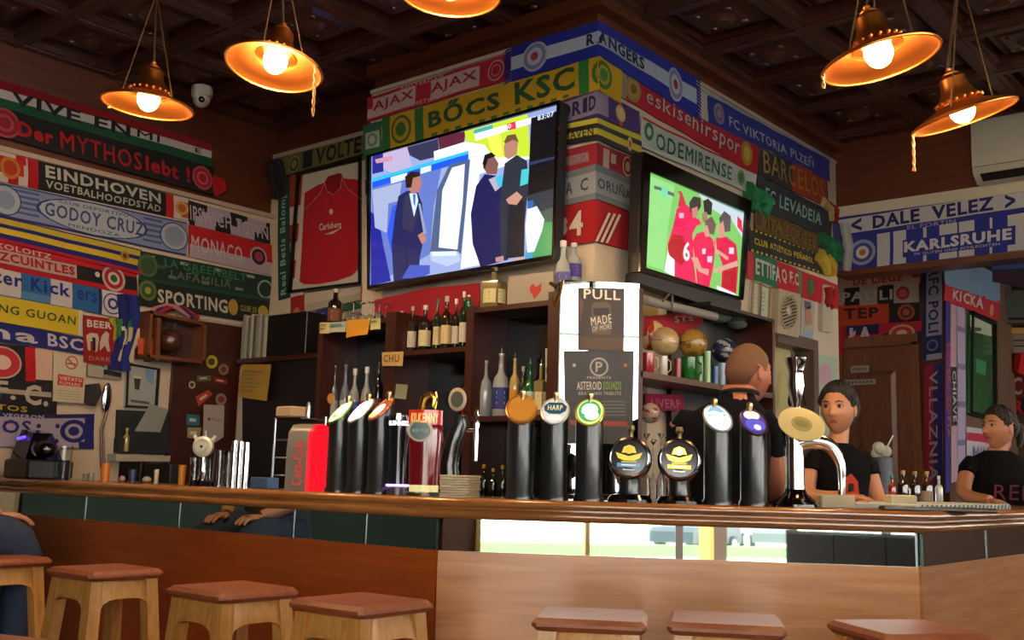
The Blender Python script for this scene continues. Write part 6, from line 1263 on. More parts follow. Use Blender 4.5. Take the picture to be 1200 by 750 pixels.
def ring_tap(label, u, vc, banner, yaw, emit):
    P = tap_pt('MM', u); s = mpp(P); t = thing('beer_tap', label, 'beer tap', P, yaw, TG, world=False); ORG[t] = Vector()
    zc = 1.17 + (proj_h(u) - vc) * s - ZB; R = 25.5 * s
    m = MB(); m.lathe((0, 0, 0), [(R * 1.0, 0), (R * 1.02, .01), (R * .85, .025), (R * .5, .03)], 28, 1, .8); m.build('base', BLACKG, t)
    m = MB(); m.lathe((0, 0, .02), [(R * .56, 0), (R * .48, zc * .15), (R * .46, zc * .35), (R * .6, zc * .7)], 24, 1, .8); m.build('pedestal', M('15181a', .35, coat=.3), t)
    T = Matrix.Translation((0, -.01, zc)) @ Matrix.Rotation(PI / 2 - .12, 4, 'X'); m = MB(); m.X = T
    m.lathe((0, 0, -.02), [(R * .7, -.025), (R * .98, -.012), (R, .01), (R * .97, .034), (R * .86, .04), (R * .8, .034)], 36); m.build('ring_housing', M('101214', .25, coat=.5), t)
    m = MB(); m.X = T; m.tube([(R * .86 * math.cos(2 * PI * i / 36), R * .86 * math.sin(2 * PI * i / 36), .02) for i in range(37)], .0035, 6); m.build('lens_rim', M('8a8c90', .2, metal=1), t)
    m = MB(); m.X = T; m.col('1c1a22'); m.lathe((0, 0, .0), [(R * .8, .0), (R * .8, .018), (R * .001, .019)], 32); lens = m.build('lens', LENSM(0), t, smooth=0)
    f = lambda x, y, l: T @ Vector((x * R * .8, y * R * .8, .019 + l)); Y = 'e8c830' if not emit > 1 else 'f8d850'
    m = MB(); lens_print(m, None, f, R, [(Y, 'p', [(-.42, .28), (-.3, .62), (0, .74), (.3, .62), (.42, .28)]), ('f8f0a0' if emit > 1 else 'd0b830', 'o', 0, .42, .22, .2), (Y, 'p', [(-.75, .3), (-.5, .22), (0, .08), (.5, .22), (.75, .3), (.62, -.02), (.3, -.16), (-.3, -.16), (-.62, -.02)]), ('b89a20', 'p', [(-.45, -.2), (.45, -.2), (.4, -.28), (-.4, -.28)]), (banner, 'p', [(-.66, -.3), (.66, -.34), (.66, -.56), (-.66, -.52)]), ('c8d4d8', 'p', [(-.4, -.38), (.4, -.4), (.4, -.46), (-.4, -.44)]), ('b0b0b0', 'p', [(-.36, -.64), (.36, -.66), (.3, -.74), (-.3, -.72)])]); stuff(m.build('badge_print', LENSM(emit), lens, smooth=0))
    m = MB(); m.lathe((0, .03, zc + R * .8), [(.01, 0), (.008, .03), (.014, .04), (.01, .055)], 10); m.build('handle', M('a8946a', .3, metal=1), t)
    return t
ring_tap('round black barrel shaped tap with a yellow emblem over a blue banner', 738, 538, '4a88a8', yawM - .1, .35)
ring_tap('round black barrel shaped tap with a yellow emblem over a gold banner', 796, 540, 'e0b828', yawM - .05, 1.05)
# stout tap
P = tap_pt('ML', 466); s = mpp(P); t = thing('beer_tap', 'slim dark stout tap with white lettering and a violet glowing foot', 'beer tap', P, .65, TG, world=False); ORG[t] = Vector()
zt = 1.17 + (proj_h(466) - 490) * s - ZB; R = 12 * s
m = MB(); m.lathe((0, 0, 0), [(R * 1.0, 0), (R * 1.0, .025), (R * .9, .03)], 20); m.build('base', M('4a4644', .3), t)
m = MB(); m.lathe((0, 0, .03), [(R * 1.12, 0), (R * 1.12, .007), (R * .9, .008)], 24); m.build('glowing_ring', M('b888e8', .3, emit=2.2), t)
m = MB(); m.lathe((0, 0, .036), [(R * .8, 0), (R * .78, zt * .3), (R * .95, zt * .62), (R * 1.12, zt * .86), (R * 1.08, zt * .9)], 24); m.build('column', M('23262e', .15, metal=.4, coat=.5), t)
m = MB(); m.lathe((0, 0, 0), [(R * 1.1, zt * .92), (R * 1.12, zt * .97), (R * .9, zt), (R * .5, zt * 1.01)], 24); m.build('head', BLACKG, t)
m = MB(); fn = lambda a, b: Vector((R * 1.13 * math.sin((a - .5) * 2.1), -R * 1.13 * math.cos((a - .5) * 2.1), zt * .83 + .016 + b * .018)); put_text(m, 'GUINNESS', fn, 'f0ecff', .05); m.build('lettering', LENSM(1.5), t, smooth=0)
m = MB(); m.col('d8c8b8'); fx_ = lambda x, z: Vector((R * 1.17 * math.sin(x), -R * 1.17 * math.cos(x), z)); m.add([fx_(-.2, zt * .97), fx_(.25, zt * .98), fx_(.2, zt * 1.01 + .01), fx_(-.15, zt * 1.01 + .01)], [(0, 1, 2, 3)]); m.add([fx_(-.05, zt * .945), fx_(.12, zt * .945), fx_(.25, zt * .98), fx_(-.2, zt * .97)], [(0, 1, 2, 3)]); stuff(m.build('harp_emblem', LENSM(.6), t, smooth=0))
# red ale tap
P = tap_pt('ML', 497); s = mpp(P); t = thing('beer_tap', 'broad dark red ale tap with a red sign reading KILKENNY', 'beer tap', P, .62, TG, world=False); ORG[t] = Vector()
H = lambda v: 1.17 + (proj_h(497) - v) * s - ZB
m = MB(); m.lathe((0, 0, 0), [(22 * s, 0), (22 * s, .01), (20 * s, .014)], 24, 1, .7); m.build('base', M('1c3a28', .3), t)
m = MB(); m.lathe((0, 0, .014), [(17 * s, 0), (17.5 * s, .025)], 24, 1, .7); m.build('lit_foot', M('c8c088', .3, emit=.5), t)
m = MB(); m.lathe((0, 0, .038), [(18 * s, 0), (18.5 * s, H(540) - .04), (20.5 * s, H(515) - .04), (20 * s, H(500) - .04), (15 * s, H(490) - .04), (10 * s, H(484) - .04)], 28, 1, .7, cap=True); m.build('column', M('7a1420', .18, coat=.7), t)
m = MB(); vs = []
for zz, b in ((H(499), 0), (H(484), 0)):
    for i in range(9): a = (i / 8 - .5) * 2.5; vs.append((21 * s * math.sin(a), -15.5 * s * math.cos(a) - .006, zz + (.006 if zz > H(490) else 0)))
m.add(vs, [(i, i + 1, 10 + i, 9 + i) for i in range(8)]); m.col('b83020'); m.c = [lin('b83020')] * len(m.c); sg = m.build('sign_board', LENSM(.25), t, smooth=60)
m = MB(); fn = lambda a, b: Vector((21 * s * math.sin((a - .5) * 1.7), -15.5 * s * math.cos((a - .5) * 1.7) - .009, H(497) + b * (H(486) - H(497)))); put_text(m, 'KILKENNY', fn, 'f0b060', .04); m.build('lettering', LENSM(.6), sg, smooth=0)
m = MB(); N = 24; f = lambda x, z, l: Vector((x * s - 4 * s, -15.5 * s - .004 - l, z))
m.col('b8a884'); m.add([f(15 * math.cos(2 * PI * i / N), H(506) + 13 * s * math.sin(2 * PI * i / N), 0) for i in range(N)], [list(range(N))]); m.col('1c4a44'); m.add([f(12 * math.cos(2 * PI * i / N), H(506) + 10.5 * s * math.sin(2 * PI * i / N), .002) for i in range(N)], [list(range(N))])
stuff(m.build('oval_badge', LENSM(.05), t, smooth=0)); m = MB(); put_text(m, 'IRISH BEER', lambda a, b: f(-9 + 18 * a, H(508) + b * 4 * s, .003), '7aa898'); m.build('lettering', LENSM(.05), t, smooth=0)
m = MB(); m.tube([(-.02, .0, H(482)), (-.01, 0, H(468)), (.012, 0, H(464)), (.026, 0, H(468)), (.02, .0, H(478))], [.012, .016, .017, .015, .012], 10); m.tube([(.03, 0, H(480)), (.035, 0, H(468)), (.03, 0, H(460))], .005, 8); m.build('gold_figure', M('c89c40', .25, metal=1), t)
# tap with an oval badge seen edge on
P = tap_pt('ML', 533, -.32); s = mpp(P); t = thing('beer_tap', 'dark curved tap with a small upright oval badge behind the coaster pile', 'beer tap', P, .5, TG, world=False); ORG[t] = Vector()
H = lambda v: 1.17 + (proj_h(533) - v) * s - ZB
m = MB(); m.lathe((0, 0, 0), [(.06, 0), (.055, .02)], 20); m.build('base', BLACKG, t)
m = MB(); m.tube([(-.015, 0, .01), (-.025, 0, H(545)), (-.01, 0, H(520)), (.015, -.0, H(497)), (.01, 0, H(488))], [.04, .036, .034, .032, .026], 16); m.build('column', M('15171a', .3, coat=.4), t)
m = MB(); m.X = Matrix.Translation((0.01, -.034, H(470))) @ Matrix.Rotation(PI / 2, 4, 'X') @ Matrix.Scale(1.25, 4, (0, 1, 0)); m.lathe((0, 0, 0), [(10 * s, 0), (11 * s, .006), (9.5 * s, .009), (.001, .009)], 28); m.build('oval_badge', M('c0b090', .35), t)
m = MB(); m.X = Matrix.Translation((0.01, -.044, H(470))) @ Matrix.Rotation(PI / 2, 4, 'X') @ Matrix.Scale(1.25, 4, (0, 1, 0)); m.lathe((0, 0, 0), [(7.5 * s, 0), (7.5 * s, .002)], 28); m.build('badge_centre', M('4a4a3a', .4), t)
m = MB(); m.lathe((.075, 0, 0), [(.008, H(540)), (.012, H(510)), (.008, H(505)), (.014, H(498)), (.008, H(492)), (.014, H(488)), (.006, H(480))], 12); m.tube([(.0, 0, H(505)), (.075, 0, H(505))], .007, 8); m.build('chrome_lever', CHROME, t)
# chrome fountain with cream disc
P = tap_pt('MM', 932); s = mpp(P); H = lambda v: 1.17 + (proj_h(932) - v) * s - ZB; t = thing('beer_fountain', 'tall arched chrome beer fountain with a tilted cream disc on its head', 'beer tap', P, yawM, TG, world=False); ORG[t] = Vector()
m = MB(); m.lathe((0, 0, 0), [(27 * s, 0), (27 * s, .01), (22 * s, .022), (13 * s, .045), (11 * s, .06)], 32); m.build('base', M('15161c', .06, metal=.8, coat=1), t)
m = MB(); m.lathe((0, 0, .05), [(11 * s, 0), (10.5 * s, .03), (10.5 * s, H(535)), (11.5 * s, H(520)), (12 * s, H(512))], 28); m.build('column', CHROME, t)
m = MB(); Pt, Rt = smooth_path([(0, 0, H(521)), (16 * s, 0, H(517)), (38 * s, 0, H(521)), (50 * s, 0, H(540)), (52 * s, 0, H(560)), (52 * s, 0, H(578))], [.03, .028, .024, .018, .014, .012], 6); m.tube(Pt, Rt, 18); m.build('spout_arch', CHROME, t)
m = MB(); m.X = Matrix.Translation((6 * s, -.035, H(499))) @ Matrix.Rotation(PI / 2 - .45, 4, 'X') @ Matrix.Rotation(-.35, 4, 'Z'); m.X = m.X @ Matrix.Rotation(.0, 4, 'Y'); m.lathe((0, 0, -.03), [(16 * s, 0), (25 * s, .02), (27 * s, .03), (27 * s, .034), (25 * s, .035), (.001, .033)], 36, 1.0, .78); m.build('disc', M('d8c88c', .4), t)
D = m.X; m = MB(); m.X = D; m.col('a89450'); m.lathe((0, 0, .0045), [(12 * s, 0), (12 * s, .002)], 28, 1, .75); m.build('disc_print', PRINT, t); m = MB(); m.X = D; m.col('7c8048'); m.lathe((0, 0, .0065), [(8.5 * s, 0), (8.5 * s, .001)], 24, 1, .5); m.build('disc_print', PRINT, t)
m = MB(); m.tube([(-2 * s, .02, H(520)), (-8 * s, .03, H(508)), (-12 * s, .02, H(490))], [.03, .022, .012], 12); m.build('disc_holder', BLACKG, t)
# ============================================================ THINGS ON THE BAR
def bbox_px(label, name, cat, k, u0, u1, vt, dp, back, mat, group=None, yaw=None, z=ZB, bevel=.004, vb=None):
    a = at(k, u0, 560, back); b = at(k, u1, 560, back); c_ = (a + b) / 2; s = mpp(c_); uu = (u0 + u1) / 2; h = 1.17 + (proj_h(uu) - vt) * s - z
    ang = {'ML': 0, 'MM': am, 'MR': PI / 2, 'CF': 0}[k] if yaw is None else yaw; w = (b - a).length; t = MB(); t.X = Matrix.Translation((c_.x, c_.y, z)) @ Matrix.Rotation(ang, 4, 'Z'); t.rbox((-w / 2, 0, 0), (w / 2, dp, h), bevel)
    return tag(t.build(name, mat, smooth=30), label, cat, group)
CR = M('c8c0a0', .8)
for i in range(9):
    a = at('ML', 511, 560, -.06); b = at('ML', 545, 560, -.06); w = .105; c_ = (a + b) / 2; m = MB(); m.X = Matrix.Translation((c_.x, c_.y + .05, ZB + .0085 * i)) @ Matrix.Rotation(.35 + random.uniform(-.12, .12), 4, 'Z'); m.rbox((-w / 2, -w / 2, 0), (w / 2, w / 2, .0078), .002)
    tag(m.build('coaster', CR, smooth=0), 'cream square beer mat in the pile, ' + ('lowest', 'second from the bottom', 'third from the bottom', 'fourth from the bottom', 'in the middle', 'fourth from the top', 'third from the top', 'second from the top', 'topmost')[i] + ' by the red ale tap', 'beer mat', 'beer mats piled by the red tap')
t = bbox_px('cream napkin box beside the chrome fountain on the bar', 'napkin_box', 'box', 'MM', 962, 1002, 580, .1, -.16, CR)
m = MB(); m.X = Matrix.Translation(t.location); 
t = bbox_px('cream napkin box on the bar before the right barmaid', 'napkin_box', 'box', 'MM', 1044, 1074, 580, .1, -.2, CR)
bbox_px('small dull red box with a steel lid, right of the chrome fountain', 'small_box', 'box', 'MM', 1003, 1018, 586, .06, -.3, M('7a2c20', .4))
# soft drink fountain
P = at('ML', 355, 560, -.16); P.z = ZB; s = mpp(P); H = lambda v: 1.17 + (proj_h(355) - v) * s - ZB
t = thing('soft_drink_fountain', 'rounded soft drink fountain, grey front with red script and red side', 'drink fountain', P, .35, world=False); ORG[t] = Vector()
prof = [(-.05, 0), (-.05, H(530)), (-.04, H(508)), (-.01, H(499)), (.04, H(497)), (.09, H(500)), (.1, 0)]
w = 15 * s; m = MB(); n = len(prof); m.add([(-w, y, z) for y, z in prof] + [(w * .8, y, z) for y, z in prof], [list(range(n)), list(range(2 * n - 1, n - 1, -1))] + [(i, i + n, (i + 1) % n + n, (i + 1) % n) for i in range(n)]); m.build('housing', M('7c7a74', .35), t, smooth=50)
m = MB(); m.add([(w * .8, y, z) for y, z in prof] + [(w * 1.1, y + .004, z) for y, z in prof], [list(range(n)), list(range(2 * n - 1, n - 1, -1))] + [(i, i + n, (i + 1) % n + n, (i + 1) % n) for i in range(n)]); m.build('side_panel', M('d81024', .3, emit=.6), t, smooth=50)
m = MB(); fn = lambda a, b: Vector((-w * .55 + w * .95 * b * -1 + w * .95, -.0515 - .0, .03 + a * (H(515) - .03))); put_text(m, 'Coca-Cola', lambda a, b: Vector((w * .5 - b * w * .9, -.0525, .02 + a * (H(518) - .02))), 'c83028', .02); m.build('lettering', LENSM(.3), t, smooth=0)
# steel rack
P = at('ML', 345, 560, -.38); P.z = 1.06; t = thing('steel_rack', 'tall steel wire rack standing behind the soft drink fountain', 'rack', P)
z2 = 1.17 + (proj_h(345) - 490) * mpp(P)
for (u, b) in ((319, -.38), (378, -.38), (319, -.52), (378, -.52)):
    p = at('ML', u, 560, b); m = MB(); m.tube([(p.x, p.y, .95), (p.x, p.y, z2)], .006, 8); m.build('upright', STEEL, t)
pa, pb = at('ML', 319, 560, -.38), at('ML', 378, 560, -.52)
for zz in (.2, .45, .7, 1.0): z_ = 1.1 + (z2 - 1.1) * zz; m = MB(); m.box((pa.x, pa.y, z_ - .006), (pb.x, pb.y, z_)); m.build('wire_shelf', STEEL if zz < 1 else BLACK, t, smooth=0)
m = MB(); m.rbox((pa.x + .02, pa.y - .02, z2 + .002), (pa.x + .13, pb.y - .06, z2 + .05), .006); tag(m.build('beige_box', M('b8a080', .6), smooth=30), 'beige box lying on top of the steel rack', 'box')
m = MB(); pq = at('ML', 357, 560, -.45); m.lathe((pq.x, pq.y, z2 + .002), [(.01, 0), (.012, .05), (.006, .07)], 10); tag(m.build('salt_shaker', STEEL), 'tiny steel shaker on the steel rack', 'shaker')
# left end of the bar: blender press, cups, tubes
P = at('ML', 237, 560, -.22); P.z = ZB; s = mpp(P); H = lambda v: 1.17 + (proj_h(237) - v) * s - ZB; t = thing('citrus_press', 'shiny white round headed tap on a slim column, left part of the bar', 'beer tap', P, .6, world=False); ORG[t] = Vector()
m = MB(); m.lathe((0, 0, 0), [(.06, 0), (.055, .02), (.02, .03)], 24); m.build('base', BLACKG, t)
m = MB(); m.lathe((0, 0, .02), [(.03, 0), (.02, .03), (.016, .06), (.02, H(540)), (.022, H(535))], 18); m.build('column', M('c8ccc8', .1, metal=1), t)
m = MB(); m.X = Matrix.Translation((0, -.01, H(524))) @ Matrix.Rotation(PI / 2, 4, 'X'); m.lathe((0, 0, 0), [(11 * s, -.02), (12 * s, 0), (12 * s, .012), (9 * s, .02), (9 * s, .012), (6 * s, .012), (5.5 * s, .026), (.001, .026)], 32); m.build('round_head', M('c8ccc0', .3, coat=.5), t)
m = MB(); m.X = Matrix.Translation((0, -.01, H(524))) @ Matrix.Rotation(PI / 2, 4, 'X'); m.lathe((0, 0, .027), [(1.6 * s, 0), (1.4 * s, .002)], 12); m.build('centre_print', BLACK, t)
for sg in (-1, 1): m = MB(); m.tube([(sg * 9 * s, 0, H(517)), (sg * 13 * s, 0, H(511))], [.01, .008], 8); m.build('ear', M('c8ccc8', .2), t)
m = MB(); m.tube([(0, .01, H(512)), (0, .01, H(505))], [.008, .004], 8); m.build('handle', CHROME, t)
CG = 'glasses standing on the left part of the bar'
for (u, vt, w, d) in ((256, 528, 14, 'ribbed clear tumbler stack nearest the round headed tap'), (266, 530, 13, 'ribbed clear tumbler stack beside the chrome tubes'), (227, 536, 12, 'clear tumbler left of the round headed tap'), (245, 538, 10, 'small clear tumbler behind the round headed tap')):
    P = at('ML', u, 560, -.3); P.z = ZB; glass_at(d, u, proj_h(u) + (1.17 - ZB) / mpp(P), vt, 'ML', -.3, w, ZB, False, group=CG, name='tumbler')
for i, u in enumerate((273, 280, 287)):
    P = at('ML', u, 560, -.25); P.z = ZB; s = mpp(P); h = 1.17 + (proj_h(u) - 517 - i) * s - ZB; m = MB(); m.lathe(P, [(4.2 * s, 0), (4.2 * s, h * .8), (3.4 * s, h), (.001, h)], 18); tag(m.build('steel_cup_stack', CHROME), ('tall chrome shaker tube, left of three', 'tall chrome shaker tube, middle of three', 'tall chrome shaker tube, right of three')[i], 'shaker', 'chrome shakers on the bar')
bbox_px('small blue card box lying on the bar beside the chrome shakers', 'card_box', 'box', 'ML', 293, 314, 559, .06, -.18, M('3a5a88', .5))
P = at('ML', 73, 560, -.22); P.z = ZB; glass_at('tall steel rimmed mixing glass at the left end of the bar', 73, proj_h(73) + (1.17 - ZB) / mpp(P), 523, 'ML', -.22, 18, ZB, False, name='mixing_glass')
for i, (u, vt, w, c1, d) in enumerate(((123, 543, 11, 'c87820', 'orange cup on the bar below the giant spoon'), (213, 545, 9, 'b87820', 'yellow orange cup left of the tumblers'), (62, 549, 8, 'b06018', 'orange cup half hidden by the mixing glass'), (155, 550, 10, '28305c', 'dark blue cup under the black organiser'), (143, 555, 9, 'a89c90', 'pale crumpled napkin on the bar under the organiser'), (172, 556, 13, 'b0a898', 'pale crumpled napkin, right one under the organiser'), (183, 550, 6, 'b8b0a0', 'small pale shaker on the bar under the organiser'), (100, 555, 7, '8a8a88', 'small silver espresso cup on the bar, left'), (107, 554, 7, '9a9a98', 'small silver espresso cup on the bar, right'))):
    P = at('ML', u, 560, -.3); P.z = ZB; s = mpp(P); h = max(.02, 1.17 + (proj_h(u) - vt) * s - ZB); m = MB()
    if 'napkin' in d: m.ball(P + Vector((0, 0, h * .4)), w * s / 2, 7, 5, (1, .8, h * .8 / (w * s)))
    else: m.lathe(P, [(w * s * .42, 0), (w * s * .5, h), (w * s * .44, h), (w * s * .36, .01)], 16)
    tag(m.build('napkin' if 'napkin' in d else 'cup', M(c1, .45), smooth=40), d, 'napkin' if 'napkin' in d else 'cup')
bbox_px('black case hanging at the wall behind the dark blue cup', 'black_case', 'case', 'ML', 138, 164, 541, .06, -.5, BLACK)
bbox_px('black case to the right, behind the pale shaker', 'black_case', 'case', 'ML', 168, 199, 543, .06, -.5, BLACK)
# till and monitor, black, at the left end
P = at('ML', 20, 560, -.07); P.z = ZB; t = thing('cash_register', 'black cash register with a violet light at the left end of the bar', 'cash register', P, .0, world=False); ORG[t] = Vector(); s = mpp(P)
H = lambda v: 1.17 + (proj_h(20) - v) * s - ZB
m = MB(); m.rbox((-.1, -.03, 0), (.16, .22, H(538)), .01); m.build('drawer_unit', BLACK, t, smooth=30)
m = MB(); m.X = Matrix.Rotation(.0, 4, 'X'); m.hexa([(-.1, .0, H(538)), (.07, 0, H(538)), (.07, .2, H(538)), (-.1, .2, H(538))], [(-.1, .05, H(503)), (.03, .05, H(507)), (.02, .16, H(507)), (-.1, .16, H(503))]); m.build('display_housing', BLACKG, t, smooth=0)
m = MB(); m.ball((.095, .08, H(526)), .062, 16, 10, (1.2, 1, .75)); m.build('hand_scanner', BLACKG, t)
m = MB(); m.tube([(-.095, .03, H(514)), (-.02, .03, H(512))], .008, 8); m.build('violet_light', M('5a3ae0', .3, emit=1.6), t)
# right part of the bar
SG = 'sauce bottles on the right part of the bar'
def sauce(label, u, vt, w, body, cap, back, sty='wine', labc=None):
    P = at('MR', u, 560, back); P.z = ZB; return bottle(label, u, proj_h(u) + (1.17 - ZB) / mpp(P), vt, 'MR', body, w, sty, labc, cap, back, SG, z=ZB)
sauce('small red pepper sauce bottle with a green cap on the bar', 1046, 557, 9, '8a1c14', '1c8a50', -.4, 'wine', 'a85040')
sauce('dark oil bottle with a gold cap, left of three', 1059, 552, 12, '140f0c', 'a8884c', -.3)
sauce('dark oil bottle with a gold cap, middle of three', 1073, 553, 12, '16120e', 'a08048', -.3)
sauce('brown sauce bottle with a pale label and gold cap, right of three', 1087, 553, 13, '2c120c', 'a8884c', -.28, 'wine', '8a7c70')
sauce('clear bottle with a white cap behind the striped bar mat', 1101, 558, 9, VOD, 'c8c8c0', -.28)
sauce('small dark bottle with a silver cap before the middle oil bottle', 1066, 572, 10, '101010', 'b8b8b8', -.2)
# bar mats: black one on the corner, striped one on the third section
m = MB(); a = at('MM', 1035, 592, -.1); m.X = Matrix.Translation((a.x, a.y, ZB)) @ Matrix.Rotation(am, 4, 'Z'); m.rbox((0, 0, 0), (.36, .14, .014), .004); tag(m.build('bar_mat', BLACK, smooth=30), 'black bar mat lying across the right corner of the bar', 'bar mat')
mt = thing('striped_bar_mat', 'white bar mat with green slanting stripes along its edges on the right bar section', 'bar mat', (P2.x - .1, P2.y + .4, ZB)); 
m = MB(); m.col('b8c0bc'); ya, yb = P2.y + .1, P2.y + 1.15; m.rbox((P2.x - .34, ya, ZB), (P2.x - .03, yb, ZB + .022), .004); m.build('mat', PRINT, mt, smooth=30)
m = MB(); m.col('1c3a38')
for i in range(22):
    y = ya + .02 + i * .047
    m.add([(P2.x - .0295, y, ZB + .003), (P2.x - .0295, y + .02, ZB + .003), (P2.x - .0295, y + .034, ZB + .02), (P2.x - .0295, y + .014, ZB + .02)], [(0, 1, 2, 3)]); m.add([(P2.x - .33, y, ZB + .0226), (P2.x - .28, y + .02, ZB + .0226), (P2.x - .28, y + .04, ZB + .0226), (P2.x - .33, y + .02, ZB + .0226)], [(0, 1, 2, 3)]); m.add([(P2.x - .09, y, ZB + .0226), (P2.x - .04, y + .02, ZB + .0226), (P2.x - .04, y + .04, ZB + .0226), (P2.x - .09, y + .02, ZB + .0226)], [(0, 1, 2, 3)])
stuff(m.build('stripes', PRINT, mt, smooth=0))
# dark pot with white straws behind the barmaid
c_ = atd(1033, 545, 5.3); t = thing('cutlery_pot', 'dark grey pot with white napkins and a straw behind the left barmaid', 'pot', (c_.x, c_.y, 1.05)); s = mpp(c_)
m = MB(); z1_ = 1.17 + (proj_h(1033) - 537) * s; m.lathe((c_.x, c_.y, .9), [(.05, 0), (.055, z1_ - .9), (.048, z1_ - .9), (.045, .02)], 20); m.build('pot_body', M('343a40', .5), t)
m = MB(); [m.ball((c_.x + dx, c_.y + dy, z1_ + dz), .03, 7, 5) for dx, dy, dz in ((-.02, 0, .02), (.02, .01, .03), (0, -.02, .045), (-.02, .02, .05))]; stuff(m.build('napkins', M('b8bcb4', .8), t)); m = MB(); m.tube([(c_.x, c_.y, z1_), (c_.x + .05, c_.y + .03, z1_ + .11)], .003, 6); m.build('straw', WHITE, t)
# dark bottles low in the back bar
for i, u in enumerate((566, 577, 588, 598)):
    bottle('dark green bottle with gold foil on the back counter, ' + ('first', 'second', 'third', 'fourth')[i] + ' right of the beer mats', u, 586, 540 + (i % 2) * 4, 'CF', '0c2016', 10, 'wine', None, 'a88838', .03, 'dark green bottles on the back counter', z=1.052)
# ============================================================ RIGHT CABINET: BALLS AND MUGS
def ball_px(label, u, v, rpx, c1, c2, kind, off=-.12, rot=.3): p = at('CR', u, v, off); return ball(label, p, rpx * mpp(p), c1, c2, kind, 'balls on the side cabinet', rot)
zsh = 1.66
ball_px('cream football with a red stripe at the pillar end of the shelf', 763, 393, 18, 'c8b48c', 'a8301c', 'band', -.16)
ball_px('plain cream football beside the red striped one', 779, 400, 17, 'c8b080', 'b8a078', 'panel', -.08, .9)
ball_px('old gold coloured football resting on the mugs', 812, 402, 17, 'a8843c', '7a5a24', 'panel', -.12, .5)
ball_px('dark blue and white football above the barman', 849, 411, 15, '1c2440', 'a8acb4', 'panel', -.12, 1.7)
ball_px('white football with red and black panels in the lower compartment', 762, 484, 12, 'b8a898', '8a2c24', 'panel', -.1, 2.2)
def mug(label, u, vb, vt, w, c1, off, mat=None):
    P = at('CR', u, vb, off); P.z = zsh + .002; s = mpp(P); h = (vb - vt) * s; R = w * s / 2; t = thing('mug', label, 'mug', P, 0, 'mugs on the side cabinet shelf', world=False); mt = mat or M(c1, .25, coat=.4)
    m = MB(); m.lathe((0, 0, 0), [(R * .9, 0), (R, h * .05), (R, h), (R * .9, h), (R * .85, h * .08), (.001, h * .08)], 22, cap=False); m.build('mug_body', mt, t)
    rt = Vector((CAMR.x, CAMR.y, 0)).normalized(); m = MB(); m.tube([rt * (R * .95) + Vector((0, 0, h * .85)), rt * (R * 1.6) + Vector((0, 0, h * .75)), rt * (R * 1.65) + Vector((0, 0, h * .35)), rt * (R * .95) + Vector((0, 0, h * .18))], R * .13, 8); m.build('handle', mt if mat else M('c8c0b8', .3), t); return t
t = mug('red and white crested mug with a white handle, first on the shelf', 759, 434, 410, 15, 'a82c34', -.05); m = MB(); m.tube([(0, 0, 0)], .001) if False else None
mug('white mug with a pale handle, second on the shelf', 777, 436, 412, 11, 'c8c4bc', -.06)
mug('green glass beer mug in the middle of the shelf', 807, 441, 414, 18, '1c7a30', -.05, M('2c8a3c', .08, trans=.5, ior=1.4))
for (u, w, vt, c1, d) in ((794, 9, 421, '8a1c24', 'small dark red cup between the mugs'), (829, 8, 412, '9ac88c', 'pale green tall cup right of the green mug'), (820, 8, 418, '5a9a5c', 'green clear cup beside the green mug'), (838, 9, 430, '1c4a8a', 'blue cup under the dark blue football'), (846, 9, 426, '8aa8c8', 'pale blue carton cup under the dark blue football')):
    P = at('CR', u, 443, -.07); P.z = zsh + .002; s = mpp(P); h = (at('CR', u, vt, -.07).z - zsh); m = MB(); m.lathe(P, [(w * s * .45, 0), (w * s * .5, h), (w * s * .44, h), (w * s * .4, .01), (.001, .01)], 18, cap=False); tag(m.build('cup', M(c1, .3)), d, 'cup')
o = scarf('painted mirror reflection of a pink flag with pale letters, lower compartment of the side cabinet', [('CR', 756, 461, 480), ('CR', 800, 463, 482)], 'a82048', [], [('LIVERP', 762, .3, 796, .85, 'c87890', 0, .03)], off=-.2, name='banner', cat='banner')  # a flag's mirror image, put in as a cloth strip
scarf('red scarf with pale letters draped under the smaller television', [('CR', 753, 372, 392), ('CR', 790, 367, 396), ('CR', 822, 371, 380)], '8e1424', [], [('STS', 790, .1, 812, .4, 'a8a0a0', 0, .03)], off=-.14)
m = MB(); m.tube([at('CR', 756, 352, -.05), at('CR', 838, 371, -.05)], .022, 12); tag(m.build('rolled_poster', M('8a8c8c', .5)), 'grey rolled tube lying below the smaller television', 'tube')
m = MB(); m.tube([at('CR', 777, 353, -.02), at('CR', 784, 345, -.02), at('CR', 788, 346, -.02), at('CR', 788, 362, -.02)], .005, 8); tag(m.build('coat_hook', M('5a5048', .4)), 'small wire hook on the grey tube below the television', 'hook')
m = MB(); c_ = at('CR', 852, 374, -.14); random.seed(5)
for i in range(6): m.ball(c_ + Vector((random.uniform(-.03, .03), random.uniform(-.12, .12), random.uniform(-.02, .02))), .05, 9, 6, (1, 1.3, .5))
tag(m.build('crumpled_cloth', M('5c6a5c', .9)), 'crumpled grey green cloth on top of the black side cabinet', 'cloth')
slab('R', (752, 350), (770, 354), (772, 372), (752, 370), .005, .01, color='a08c54').build('yellow_card', PRINT, smooth=0); tag(bpy.data.objects['yellow_card'], 'yellowish card on the pillar below the smaller television', 'card')
for i, (u, v0) in enumerate(((757, 508), (765, 515), (774, 508), (783, 512), (792, 508))):
    P = at('CR', u, 560, -.06 - .05 * (i % 2)); P.z = 1.052; glass_at('clear stemmed glass on the side counter, ' + ORDN[i] + ' from the pillar corner', u, proj_h(u) + (1.17 - 1.052) / mpp(P), v0, 'CR', -.06 - .05 * (i % 2), 10, 1.052, group='glasses on the side counter')
